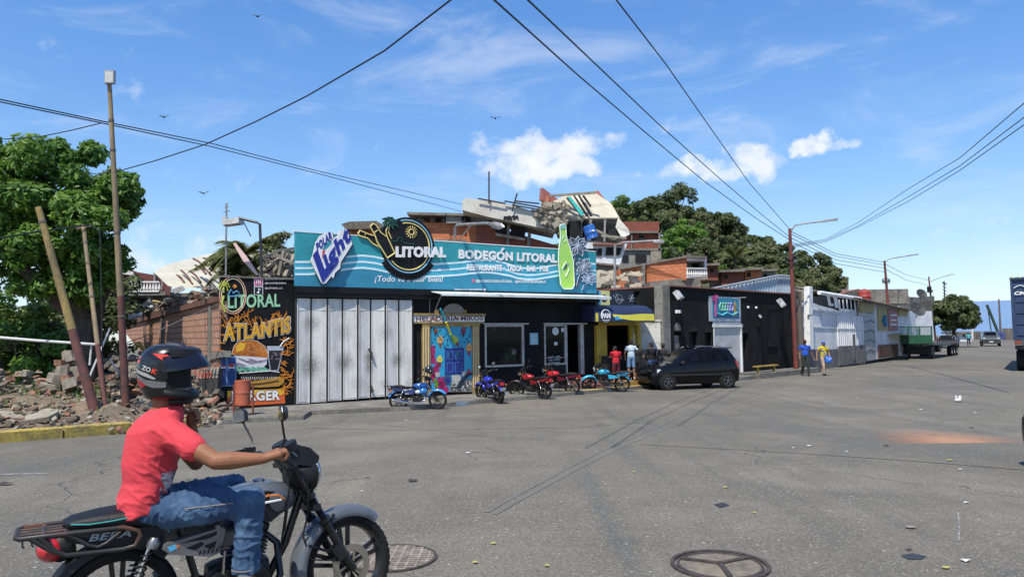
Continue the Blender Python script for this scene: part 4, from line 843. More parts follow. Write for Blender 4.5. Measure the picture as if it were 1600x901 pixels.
# heap of debris on top of the wall: many shards
deb=mat('debris_grey',(.185,.15,.105),rough=.95,col2=(.09,.072,.052),scale=3,fine=.6); deb2=mat('debris_dark',(.09,.075,.06),rough=.95,col2=(.17,.14,.11),scale=5)
def shards(mb,n,fn,s0,s1,mats):
    for i in range(n):
        c=fn(); s=rnd.uniform(s0,s1); mb.use(rnd.choice(mats)); R=Matrix.Rotation(rnd.uniform(0,6.3),3,'Z')@Matrix.Rotation(rnd.uniform(-.7,.7),3,'X')@Matrix.Rotation(rnd.uniform(-.5,.5),3,'Y')
        k=rnd.randint(4,6); h=s*rnd.uniform(.25,.7)
        a=[V((math.cos(2*pi*j/k)*s*rnd.uniform(.6,1.1),math.sin(2*pi*j/k)*s*rnd.uniform(.5,.9),-h/2)) for j in range(k)]; b=[V((p.x*rnd.uniform(.7,1),p.y*rnd.uniform(.7,1),h/2+rnd.uniform(-.1,.1)*s)) for p in a]
        mb.loft([[c+R@p for p in a],[c+R@p for p in b]])
tile=mat('roof_tile_bits',(.30,.15,.09),rough=.9,col2=(.18,.09,.06),scale=6); lightc=mat('light_plaster',(.38,.34,.265),rough=.9,col2=(.22,.19,.145),scale=3,fine=.4)
mb=MB(deb)
def fn():
    s=rnd.random()*.96; p=rwq(192,499).lerp(rwq(336,458),s); return p+V((-.25,1,0))*rnd.uniform(.05,2.4)+V((0,0,rnd.uniform(-.1,.28)))
shards(mb,650,fn,.05,.22,[deb,deb,deb2,lightc,deb2,tile]); mb.build('wall_debris',label=None,kind='stuff')
mb=MB(mat('flat_roof',(.12,.115,.105))); mb.prism([rwq(186,506,-.1),rwq(335,466,-.1),rwq(335,466,-.1)+V((-.4,3,0)),rwq(186,506,-.1)+V((-.4,3,0))],V((0,0,-1)),.15); mb.build('collapsed_slab',rw)
# ================================================================ rubble lot with weeds
dirt=mat('lot_dirt',(.26,.19,.12),rough=.95,col2=(.15,.12,.085),scale=.9,fine=.5,bump=.8,bscale=9)
mb=MB(dirt); nx_,ny_=46,22
def lot(i,j):
    # strip behind the kerb, rising away from it
    a=G(-420+ (310+420)*i/nx_,703-(703-665)*i/nx_*1.0,0); d=V((-.45,.9,0)); s=(j/ny_)**1.25*26
    n1=math.sin(a.x*1.3+s*.9)*.10+math.sin(a.x*2.9+s*1.7)*.06+rnd.uniform(-.05,.05); h=.12+min(1,s/2.2)*.22+min(1,s/9)*.35
    p=a+d*s; 
    lim=(p.x+11.2)
    if p.x>-9.3: h=.12
    return V((p.x,p.y,-.35+h+(n1*min(1,s/1.0) if p.x<-9.3 else 0)))
for j in range(ny_+1):
    for i in range(nx_+1): mb.v.append(tuple(lot(i,j)))
for j in range(ny_):
    for i in range(nx_): a=j*(nx_+1)+i; mb.f.append((a,a+1,a+nx_+2,a+nx_+1))
mb.mi=[0]*len(mb.f); mb.build('dirt_lot',kind='structure',smooth=80)
LA=G(-420,703,0); LB=G(310,665,0)
def lotz(p):
    e=LB-LA; d=V((-.45,.9,0)); q=p-LA; det=e.x*d.y-e.y*d.x; s=(e.x*q.y-e.y*q.x)/det; s=max(0,s)
    return -.35+(.12 if p.x>-9.3 else .12+min(1,s/2.2)*.22+min(1,s/9)*.35)
def gl(px,py,h=.35): return G(px,py,h)
mb=MB(deb)
def fn2():
    x=rnd.uniform(-30,345); y=rnd.uniform(600,664) if x<200 else rnd.uniform(600,655); p=G(x,y,.2); p.z=lotz(p)+rnd.uniform(-.02,.10); return p
shards(mb,2300,fn2,.02,.15,[deb,deb2,lightc,lightc,tile,deb])
def fn5():
    a=rnd.random()**.6; x=rnd.gauss(95,30); p=G(min(x,175),rnd.uniform(600,640),.1); p.z=lotz(p)-.1+max(0,1.0-abs(x-100)/55)*rnd.random()*.8; p.y=rnd.uniform(20.3,22.6); return p
shards(mb,260,fn5,.06,.24,[deb,lightc,lightc,tile,deb2,deb])

def fn3():
    x=rnd.uniform(150,335);p=G(x,rnd.uniform(618,650),.1); p.z=lotz(p)+rnd.random()**2*(.9 if x<240 else .5); p.y+=rnd.uniform(0,1.5); return p
shards(mb,800,fn3,.05,.28,[deb2,deb2,lightc,deb,tile,deb2]); mb.build('rubble',kind='stuff')
def slab(px,py,w,d,h,rx,ry,rz,lab,m=lightc,zoff=.25):
    p=G(px,py,zoff); mb=MB(m); R=Matrix.Rotation(rz,3,'Z')@Matrix.Rotation(rx,3,'X')@Matrix.Rotation(ry,3,'Y'); k=7
    a=[]
    for (x,y) in ((-.5,-.5),(0,-.55),(.5,-.48),(.52,.1),(.45,.5),(-.1,.52),(-.5,.45)): a.append((x*w*rnd.uniform(.9,1.08),y*d*rnd.uniform(.88,1.08)))
    mb.loft([[p+R@V((x,y,0)) for x,y in a],[p+R@V((x,y,h)) for x,y in a]]); return mb.build('concrete_slab',label=lab,cat='slab',group='broken slabs in the rubble lot')
for (px,py,w,d,h,rx,ry,rz,lab) in (
 (10,655,.8,.5,.12,.2,.1,.3,'broken grey slab lying at the far left behind the yellow kerb'),
 (62,655,.7,.5,.10,.25,-.15,.1,'flat pale slab lying left of the leaning yellow pole behind the kerb'),
 (80,652,.7,.5,.10,.3,.1,-.2,'flat slab leaning just left of the foot of the leaning pole'),
 (115,645,.9,.5,.13,.5,-.5,.5,'long tilted slab wedged beside the foot of the leaning pole'),
 (25,633,.6,.5,.1,.1,.3,.2,'small slab on the dirt bank near the left edge'),
 (170,640,.7,.4,.12,.6,.2,.9,'tilted slab between the thin pole and the tall pole'),
 (228,640,.8,.5,.15,.4,.6,.2,'tilted pale slab just right of the tall pole foot'),
 (55,595,.7,.5,.2,-.2,.3,.4,'whitish block half way up the bank in front of the bushes')): slab(px,py,w,d,h,rx,ry,rz,lab)
# standing remains of a white wall on the bank
t=thing('wall_remnant','broken remains of a white rendered wall heaped on the rubble bank','wall',G(103,600,.5)); rm_=random.Random(4)
def chunk(mb,px,py,Y,w,h,d):
    c=P(px,py,Y); R=Matrix.Rotation(rm_.uniform(-.5,.5),3,'Z')@Matrix.Rotation(rm_.uniform(-.35,.35),3,'Y'); k=6; a=[V((math.cos(i*1.047+.5)*w*rm_.uniform(.42,.6),math.sin(i*1.047+.5)*d*rm_.uniform(.4,.6),-h/2)) for i in range(k)]; mb.loft([[c+R@p for p in a],[c+R@V((p.x*rm_.uniform(.8,1.05),p.y,h*rm_.uniform(.35,.55))) for p in a]])
for nm,m,L_ in (('render',lightc,((108,556,21.4,.42,.34,.3),(98,578,21.0,.36,.26,.3),(118,580,21.3,.45,.30,.3),(86,590,20.9,.40,.28,.3),(110,598,20.8,.55,.3,.3),(130,600,21.2,.4,.3,.3),(74,604,20.8,.45,.22,.3),(122,562,21.5,.25,.3,.2))),('brick_core',tile,((92,566,21.2,.26,.16,.3),(104,590,20.9,.30,.14,.3),(124,590,21.1,.24,.16,.3),(80,612,20.7,.3,.14,.3),(66,596,21.2,.34,.12,.3))),('dark_rubble',deb2,((95,600,21.6,.9,.7,.4),(120,610,21.6,.8,.6,.4),(108,575,21.8,.6,.6,.3)))):
    mb=MB(m)
    for q_ in L_: chunk(mb,*q_)
    mb.build(nm,t)
# white pipe rail
gmw=mat('pipe_white',(.62,.62,.6),rough=.5); t=thing('pipe_rail','long white pipe rail running across the rubble lot with leaning props','railing',P(80,600,19.5))
mb=MB(gmw); mb.tube([P(-60,522,19),P(60,532,19.4),P(152,538,19.8)],.035,7); mb.build('rail',t)
for a,b in (((172,512,20),(130,612,19.6)),((143,538,19.8),(140,570,19.8)),((172,560,20),(194,600,20.4))):
    mb=MB(gmw); mb.tube([P(*a),P(*b)],.025,6); mb.build('prop',t)
# ================================================================ poles at the left
pl_=mat('pole_ochre_red',(.34,.245,.085),rough=.85,col2=(.18,.14,.07),scale=3,fine=.5,stretch=(1,1,.25)); plr=mat('pole_red_base',(.17,.06,.05),rough=.85,col2=(.09,.045,.04),scale=3,fine=.4)
plg=mat('pole_grey_ochre',(.33,.25,.14),rough=.85,col2=(.20,.155,.10),scale=2.5,fine=.4,stretch=(1,1,.25))
def pole(name,lab,top,bot,r0_,r1_,frac,mt,mlow,cat='pole',rings=()):
    a=V(bot);b=V(top); t=thing(name,lab,cat,a)
    mb=MB(mlow); m=a.lerp(b,frac); rm=r0_+(r1_-r0_)*frac; n=6
    mb.tube([a.lerp(m,i/n)+V((0,0,0)) for i in range(n+1)],[r0_+(rm-r0_)*i/n for i in range(n+1)],14); mb.build('painted_base',t,smooth=50)
    mb=MB(mt); mb.tube([m.lerp(b,i/8) for i in range(9)],[rm+(r1_-rm)*i/8 for i in range(9)],14); mb.build('shaft',t,smooth=50)
    if rings:
        mb=MB(mat('band_iron',(.12,.10,.08),rough=.7))
        for s in rings: p=a.lerp(b,s); rr_=r0_+(r1_-r0_)*s; mb.lathe([(rr_+.002,-.03),(rr_+.012,-.03),(rr_+.012,.03),(rr_+.002,.03)],o=p,ax=b-a,n=14)
        mb.build('band',t)
    return t
Yp=18.6
lp=pole('leaning_pole','thick yellow and red pole leaning left behind the yellow kerb','' and 0 or P(60,324,Yp-.4),G(152,657,.12),.120,.075,.42,pl_,plr,rings=(.93,))
tp=pole('thin_pole','thin ochre pole with a cable bracket between the leaning pole and the tall pole',P(130,352,20),G(166,650,.2),.065,.05,.35,plg,plr,rings=(.6,.9))
mb=MB(mat('band_iron',(.12,.10,.08))); mb.bar(P(120,357,20),P(142,353,20),.05,.05); mb.build('bracket',tp)
fp=pole('floodlight_pole','tall ochre pole carrying a grey floodlight at the left','' and 0 or P(171,132,18.6),G(198,652,.12),.098,.052,.36,plg,plr,rings=(.30,.55,.8,.89))
mb=MB(gm); a=P(171,132,18.6); mb.tube([a,a+V((0,0,.1))],.03,6); mb.box(P(172,121,18.5),(.24,.10,.34)); fh=mb.build('floodlight',fp); mb=MB(mat('lens_grey',(.55,.55,.52),rough=.2)); mb.box(P(172,121,18.5)+V((0,-.053,-.01)),(.20,.01,.27)); mb.build('lens',fh)
# ================================================================ foliage makers
def leafmat(name,c1,c2,c3):
    m=bpy.data.materials.new(name); m.use_nodes=True; nt=m.node_tree; b=nt.nodes['Principled BSDF']; L=nt.links.new
    t=nt.nodes.new('ShaderNodeNewGeometry'); n=nt.nodes.new('ShaderNodeTexNoise'); n.inputs['Scale'].default_value=.55; n.inputs['Detail'].default_value=5; L(t.outputs['Position'],n.inputs['Vector'])
    wn=nt.nodes.new('ShaderNodeTexWhiteNoise'); wn.noise_dimensions='1D'; L(t.outputs['Random Per Island'],wn.inputs['W'])
    a=nt.nodes.new('ShaderNodeMath'); a.operation='MULTIPLY_ADD'; L(wn.outputs['Value'],a.inputs[0]); a.inputs[1].default_value=.5; 
    s=nt.nodes.new('ShaderNodeMath'); s.operation='SUBTRACT'; L(n.outputs['Fac'],s.inputs[0]); s.inputs[1].default_value=.2; L(s.outputs[0],a.inputs[2])
    cr=nt.nodes.new('ShaderNodeValToRGB'); L(a.outputs[0],cr.inputs[0]); e=cr.color_ramp.elements; e[0].position=.15; e[0].color=tuple(c1)+(1,); e[1].position=.85; e[1].color=tuple(c3)+(1,); q=e.new(.5); q.color=tuple(c2)+(1,)
    L(cr.outputs[0],b.inputs['Base Color']); b.inputs['Roughness'].default_value=.5; b.inputs['Specular IOR Level'].default_value=.35
    tr=nt.nodes.new('ShaderNodeBsdfTranslucent'); hs_=nt.nodes.new('ShaderNodeHueSaturation'); hs_.inputs['Value'].default_value=1.6; hs_.inputs['Hue'].default_value=.485; L(cr.outputs[0],hs_.inputs['Color']); L(hs_.outputs[0],tr.inputs['Color']); ms=nt.nodes.new('ShaderNodeMixShader'); ms.inputs[0].default_value=.32; L(b.outputs[0],ms.inputs[1]); L(tr.outputs[0],ms.inputs[2]); L(ms.outputs[0],nt.nodes['Material Output'].inputs[0])
    return m
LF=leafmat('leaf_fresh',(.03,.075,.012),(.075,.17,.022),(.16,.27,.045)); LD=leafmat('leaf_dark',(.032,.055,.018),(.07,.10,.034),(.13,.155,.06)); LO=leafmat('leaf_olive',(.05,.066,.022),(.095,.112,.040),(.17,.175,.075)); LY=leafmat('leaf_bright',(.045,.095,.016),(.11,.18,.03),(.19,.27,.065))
LP=leafmat('leaf_palm',(.06,.08,.02),(.13,.15,.045),(.24,.25,.10))
bark=mat('bark',(.075,.06,.045),rough=.95,col2=(.035,.028,.022),scale=5,bump=.8,bscale=14,stretch=(1,1,.2))
def crown(mb,c,r,n,ls,clumps=None,seed=0,gap=.55,flat_=.25):
    """leaf faces on many clump shells, so the crown has lobes, holes and an uneven outline"""
    R=random.Random(seed); c=V(c); cl=[]
    k=clumps or 26
    for i in range(k):
        while True:
            p=V((R.uniform(-1,1),R.uniform(-1,1),R.uniform(-.8,1)))
            if .25<p.length<1: break
        cl.append((V((p.x*r[0],p.y*r[1],p.z*r[2])),R.uniform(.24,.44)*min(r)*R.uniform(.8,1.25)))
    w=[q[1]**2 for q in cl]; tot=sum(w); vs=mb.v
    for (cc,cr_),wt in zip(cl,w):
        for j in range(int(n*wt/tot)):
            d=V((R.gauss(0,1),R.gauss(0,1),R.gauss(0,1)+.25)).normalized(); q=c+cc+V((d.x,d.y,d.z*.75))*cr_*R.uniform(.62,1.08)
            nn=(d+V((R.uniform(-.9,.9),R.uniform(-.9,.9),R.uniform(-.2,1.2)))).normalized(); x=nn.orthogonal().normalized(); x=(Matrix.Rotation(R.uniform(0,6.28),3,nn)@x); y=nn.cross(x); s=ls*R.uniform(.55,1.35)
            mb.add([q-x*s,q-y*s*.45,q+x*s+nn*s*flat_,q+y*s*.45],[(0,1,2,3)])
    return cl
def limb(mb,a,b,r0_,r1_,wob=.15,n=6,R=rnd):
    a=V(a);b=V(b);L=(b-a).length; pts=[a.lerp(b,i/n)+(V((R.uniform(-1,1),R.uniform(-1,1),R.uniform(-.4,.4)))*wob*L*.3 if 0<i<n else V((0,0,0))) for i in range(n+1)]; mb.tube(pts,[r0_+(r1_-r0_)*i/n for i in range(n+1)],8)
# big tree at the left
t=thing('large_tree','large spreading bright green tree behind the poles at the left','tree',(-13.6,23.5,-.1))
mb=MB(bark); base=V((-13.6,23.5,-.2)); fork=V((-13.5,23.6,2.4)); limb(mb,base,fork,.50,.36,.05)
limb(mb,fork+V((0,0,-.2)),(-16.5,23,5),.28,.1); limb(mb,fork+V((0,0,-.2)),(-13.2,24,6),.28,.08); limb(mb,fork+V((.0,0,-.3)),(-12.4,23.6,4.6),.20,.05); limb(mb,fork,(-15.4,25,6.8),.25,.07); limb(mb,fork,(-15,21.5,4.5),.2,.05)
mb.build('trunk',t,smooth=50)
mb=MB(LF)
for i,(px,py,Y,rx,ry,rz,n) in enumerate(((20,300,23,2.2,1.9,1.5,5200),(95,265,24,1.6,1.6,1.0,3600),(60,350,22.4,2.4,1.7,1.3,5200),(150,325,23.6,1.25,1.2,.95,2800),(188,300,23.5,.62,.8,.62,1500),(-60,330,23,2.6,2,2.2,3000),(130,390,23,1.5,1.2,.9,2800),(30,420,22.8,2.3,1.4,1.0,3600),(160,420,23.4,.9,.8,.7,1500),(60,310,24.5,2.8,1.2,1.6,3000),(10,240,23.5,1.0,1.0,.6,1500),(108,445,23,1.3,1,.7,1600))):
    crown(mb,P(px,py,Y),(rx,ry,rz),n,.12,26,seed=i+3)
mb.build('crown',t)
# dark undergrowth and bushes behind the lot
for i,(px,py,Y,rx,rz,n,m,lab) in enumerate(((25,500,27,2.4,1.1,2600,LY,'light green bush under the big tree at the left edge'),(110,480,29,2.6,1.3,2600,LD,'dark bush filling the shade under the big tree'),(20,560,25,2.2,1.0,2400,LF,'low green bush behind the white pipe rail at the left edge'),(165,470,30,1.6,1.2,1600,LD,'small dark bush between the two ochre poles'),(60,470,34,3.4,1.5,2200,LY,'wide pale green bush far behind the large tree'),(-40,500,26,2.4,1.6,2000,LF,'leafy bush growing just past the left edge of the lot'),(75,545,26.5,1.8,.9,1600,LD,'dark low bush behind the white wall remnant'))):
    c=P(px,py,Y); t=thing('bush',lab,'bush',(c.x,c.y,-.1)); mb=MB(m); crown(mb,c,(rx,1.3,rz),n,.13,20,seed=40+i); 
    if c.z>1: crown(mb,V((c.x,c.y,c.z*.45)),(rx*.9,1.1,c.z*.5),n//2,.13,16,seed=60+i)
    mb.build('foliage',t); mb=MB(bark)
    for k in range(4): limb(mb,(c.x+rnd.uniform(-.2,.2),c.y,-.2),c+V((rnd.uniform(-1,1)*rx*.5,rnd.uniform(-.4,.4),rnd.uniform(-.2,.6)*rz)),.07,.02)
    mb.build('stem',t)
mb=MB(LF)
R=random.Random(5)
for i in range(2600):
    px=R.gauss(85,36); py=R.uniform(604,634)
    if R.random()<.2: px=R.uniform(0,180); py=R.uniform(596,650)
    p=G(px,py,.25); p.z=lotz(p); a=R.uniform(0,6.28); l=R.uniform(.08,.30); d=V((math.cos(a)*.5,math.sin(a)*.5,1)).normalized(); s=V((-math.sin(a),math.cos(a),0))*.02; mb.add([p-s,p+s,p+d*l],[(0,1,2)])
mb.build('weeds',kind='stuff')
# ================================================================ collapsed house with balustrade, white slab, palm, lamps
def baluster(mb,a,b,n,h,r=.05):
    a=V(a);b=V(b); mb.bar(a+V((0,0,h)),b+V((0,0,h)),.12,.07); mb.bar(a+V((0,0,.04)),b+V((0,0,.04)),.12,.08)
    for i in range(n+1):
        p=a.lerp(b,i/n); mb.lathe([(r*.6,.07),(r*.5,.12),(r,.3*h),(r*.8,.5*h),(r*.45,.75*h),(r*.7,h-.04)],o=p,n=7)
wh=mat('balustrade_white',(.75,.74,.70),rough=.6); Yh=38
t=thing('balcony_house','grey house with a white balustrade balcony and a sagging dark red roof behind the poles','house',P(215,500,Yh)); 
mb=MB(conc); box_px(mb,168,460,256,516,Yh+.6,5); box_px(mb,160,456,258,461,Yh,6); mb.build('wall',t)
mb=MB(flat('opening_dark','17181a',.9)); box_px(mb,200,466,228,482,Yh+.55,.3); box_px(mb,172,432,236,456,Yh+2.2,.3); mb.build('window',t)
mb=MB(conc); 
for x in (171,231): box_px(mb,x,461,x+4,500,Yh+.1,.3)
for x in (172,240,252): box_px(mb,x,425,x+2.5,457,Yh+.3,.2)
mb.build('column',t)
mb=MB(wh); a=P(168,456,Yh);b=P(249,456,Yh); baluster(mb,a,b,17,.52,.07); mb.build('balustrade',t)
rf=mat('roof_maroon',(.13,.035,.03),rough=.85,col2=(.07,.028,.025),scale=2,stretch=(1,1,1)); mb=MB(rf)
rows=[[P(160,418,Yh+1.2),P(190,415,Yh+1.2),P(215,425,Yh+1.2),P(245,430,Yh+1),P(262,427,Yh),P(271,430,Yh)],[P(160,425,Yh+3),P(190,432,Yh+3),P(215,440,Yh+2),P(245,452,Yh+1),P(258,456,Yh),P(266,458,Yh-.5)]]
for i in range(5): mb.prism([rows[0][i],rows[0][i+1],rows[1][i+1]],V((0,0,-1)),.12); mb.prism([rows[0][i],rows[1][i+1],rows[1][i]],V((0,0,-1)),.12)
mb.build('roof',t)
mb=MB(mat('torn_sheet_white',(.6,.6,.57),rough=.6,col2=(.45,.42,.35),scale=2)); quad_px(mb,[(172,426,Yh-1.2),(180,418,Yh-1.2),(208,425,Yh-1),(209,430,Yh-1)],.06); mb.build('torn_sheet',t)
# second floor debris in front
t=thing('scrap_heap','heap of crumpled metal sheets and boards below the white balcony','scrap',P(225,480,30)); sh=mat('scrap_sheet',(.45,.45,.43),rough=.5,col2=(.2,.19,.17),scale=1.5); shy=flat('scrap_yellow','b5a070',.8)
for (m,q) in ((sh,[(222,478,30),(230,470,30),(243,474,30.5),(238,481,30)]),(shy,[(238,470,30),(250,472,30),(252,478,30.4),(240,479,30.4)]),(sh,[(268,452,30),(285,446,31),(290,452,31),(275,458,30)]),(flat('green_scrap','3e6a50'),[(255,466,29),(285,463,29),(286,467,29),(256,470,29)]),(sh,[(200,492,28),(222,488,28.5),(222,493,28),(200,498,28)])):
    mb=MB(m); quad_px(mb,q,.05); mb.build('sheet',t)
# large white fallen roof slab with rebars
t=thing('fallen_roof','huge pale fallen concrete roof slab with rusty bars sticking out above the brick wall','roof slab',P(330,440,34)); ps=mat('pale_slab',(.56,.53,.42),rough=.85,col2=(.44,.41,.33),scale=.8,fine=.2)
mb=MB(ps); quad_px(mb,[(240,425,33),(258,414,34),(300,403,37),(345,392,39),(385,386,40),(425,415,39),(425,445,35),(262,446,31)],.4); mb.build('slab',t)
mb=MB(rs)
for a,b in (((275,429),(288,441)),((283,422),(301,444)),((296,423),(314,441)),((305,414),(322,428)),((314,418),(330,430)),((318,403),(338,415)),((335,400),(352,415)),((327,420),(345,434)),((340,425),(355,440)),((302,404),(320,419))):
    mb.tube([P(a[0],a[1],33.5),P((a[0]+b[0])/2+1,(a[1]+b[1])/2-2,32.6),P(b[0],b[1],32)],.045,5)
mb.build('rebar',t)
# wind blown palm
t=thing('palm_tree','wind blown palm tree behind the burger mural','palm tree',P(385,440,30)); pb=P(378,445,30); pt_=P(383,398,30)
mb=MB(bark); limb(mb,(pb.x,30,-.3),pt_,.16,.1); mb.build('trunk',t)
mb=MB(LP)
def frond(mb,c,d,l,droop,ls=.3,n=16,R=rnd):
    d=V(d).normalized(); pts=[]; p=V(c); dd=d.copy()
    for i in range(n+1): pts.append(p.copy()); p=p+dd*l/n; dd=(dd+V((0,0,-droop/n))).normalized()
    for i in range(1,n+1):
        q=pts[i]; t_=(pts[i]-pts[i-1]).normalized(); s=t_.cross(V((0,0,1))); s=s.normalized() if s.length>.01 else V((1,0,0)); w_=ls*math.sin(pi*(i/n)*.85+.3)
        for sg in (-1,1):
            e=q+(s*sg*.8+t_*.55+V((0,0,-.35+R.uniform(-.15,.15))))*w_; mb.add([q-t_*.05,q+t_*.05,e],[(0,1,2)]); mb.add([q-t_*.02+V((0,0,.04)),q+t_*.09+V((0,0,.04)),e+t_*.1+V((0,0,.05))],[(0,1,2)])
    mb.tube(pts,[.02]*len(pts),4)
for i in range(24):
    a=rnd.uniform(0,6.28); frond(mb,pt_,(math.cos(a)-.4,math.sin(a),rnd.uniform(.1,.9)),rnd.uniform(1.4,2.3),rnd.uniform(.8,1.9),.55)
mb.build('fronds',t)
for i,(px,py,lab) in enumerate(((402,412,'short wind blown palm just right of the tall palm behind the mural'),(364,425,'yellowish drooping palm just left of the tall palm behind the mural'))):
    c=P(px,py,31+i); t=thing('palm_tree',lab,'palm tree',(c.x,c.y,-.3)); mb=MB(bark); limb(mb,(c.x,c.y,-.3),c,.14,.1); mb.build('trunk',t); mb=MB(LP)
    for k in range(18): a=rnd.uniform(0,6.28); frond(mb,c,(math.cos(a),math.sin(a),rnd.uniform(.1,.8)),rnd.uniform(1.2,1.9),1.5,.5)
    mb.build('fronds',t)
# street lamp on top of the wall, mast
dg=mat('dark_steel',(.05,.05,.05),rough=.5,metal=.5); t=thing('wall_lamp','dark bent arm lamp with a large white box head above the burger mural','lamp',P(408,430,21.2))
mb=MB(dg); mb.tube([P(409,432,21.2),P(406,350,21.2),P(400,347,21.2),P(371,340,21.2)],.04,7); mb.tube([P(392,369,21.2),P(380,345,21.2)],.015,5); mb.build('arm',t)
mb=MB(mat('lamp_box',(.55,.55,.52),rough=.5,col2=(.3,.3,.28),scale=6)); p=P(364,347,21.2); mb.box(p,(.48,.4,.16),Matrix.Rotation(-.12,3,'Y')); mb.box(p+V((-.2,0,.06)),(.12,.3,.14)); mb.box(P(354,348,21.2),(.1,.16,.2)); mb.build('lamp_head',t)
t=thing('antenna_mast','thin grey antenna mast behind the white lamp box','antenna',P(353,400,24)); mb=MB(gm); mb.tube([V((P(353,440,24).x,24,-.3)),P(354,318,24)],.028,6); mb.build('mast',t)
mb=MB(gm)
for y,l in ((318,3),(323,4),(330,5),(345,4)): mb.tube([P(354-l,y+1,24),P(354+l,y-1,24)],.014,4)
mb.build('crossbar',t)
t=thing('torn_banner','torn pale pink cloth strip hanging from the lamp above the mural','cloth',P(390,405,22)); mb=MB(flat('cloth_pink','d8b9b4',.8)); quad_px(mb,[(364,380,22),(368,379,22),(385,400,22),(405,430,22),(400,430,22),(380,408,22)],.015); mb.build('cloth',t)
# wreckage between mural and sign
t=thing('wreckage','tangled heap of pale beams and broken roof pieces behind the left end of the sign','wreckage',P(440,430,26)); mb=MB(lightc)
for a,b,w_ in (((420,432),(450,395),.14),((428,398),(460,412),.16),((436,430),(444,392),.12),((425,410),(458,400),.1),((445,432),(460,398),.14),((418,418),(436,404),.12),((430,392),(462,388),.10),((424,428),(462,421),.12),((410,402),(430,396),.08),((441,414),(458,432),.1)): mb.bar(P(*a,26+rnd.uniform(-.5,.5)),P(*b,26+rnd.uniform(-.5,.5)),w_,.1)
mb.build('beam',t); mb=MB(deb); 
def fn4(): return P(rnd.uniform(408,462),rnd.uniform(398,436),26+rnd.uniform(0,1.5))
shards(mb,160,fn4,.05,.22,[deb2,deb,lightc,deb2,rs]); mb.build('shards',t); mb=MB(deb2); box_px(mb,405,415,462,520,27.6,1); mb.build('dark_core',t)
for i,(px,py) in enumerate(((432,396),(447,386))):
    c=P(px,py,29); t=thing('bush',('thin olive bush poking out above the wreckage','twiggy olive bush just left of the sign top corner')[i],'bush',(c.x,c.y,0)); mb=MB(LO); crown(mb,c,(.9,.7,.5),500,.10,12,seed=80+i); mb.build('foliage',t); mb=MB(bark); limb(mb,(c.x,c.y,0),c,.06,.02); mb.build('stem',t)
# ================================================================ people
skinm=mat('skin_brown',(.27,.145,.09),rough=.55,col2=(.22,.11,.07),scale=12); skind=mat('skin_dark',(.16,.08,.05),rough=.55)
hairm=mat('black_hair',(.012,.010,.009),rough=.7,bump=.6,bscale=60)
def hand(mb,w,d,s=1,side=1,curl=.5):
    """palm, four unequal bent fingers and a thumb; w wrist, d direction the hand points"""
    w=V(w);d=V(d).normalized(); x=d.cross(V((0,1,0))) if abs(d.y)<.8 else d.cross(V((1,0,0))); x.normalize(); n=x.cross(d)
    mb.cap(w,w+d*.085*s,.026*s,.034*s,10)
    for i,(o,l) in enumerate(((-.027,.075),(-.009,.085),(.009,.08),(.027,.06))):
        a=w+d*.085*s+x*o*s; b=a+(d+n*curl*.3).normalized()*l*.5*s; c=b+(d*(1-curl*.6)+n*curl).normalized()*l*.5*s; mb.cap(a,b,.0095*s,.009*s,8); mb.cap(b,c,.009*s,.0075*s,8)
    a=w+d*.03*s+x*side*.028*s; b=a+(d*.6+x*side*.7+n*.3).normalized()*.04*s; mb.cap(a,b,.012*s,.010*s,8); mb.cap(b,b+(d*.9+x*side*.1+n*.4).normalized()*.032*s,.010*s,.008*s,8)
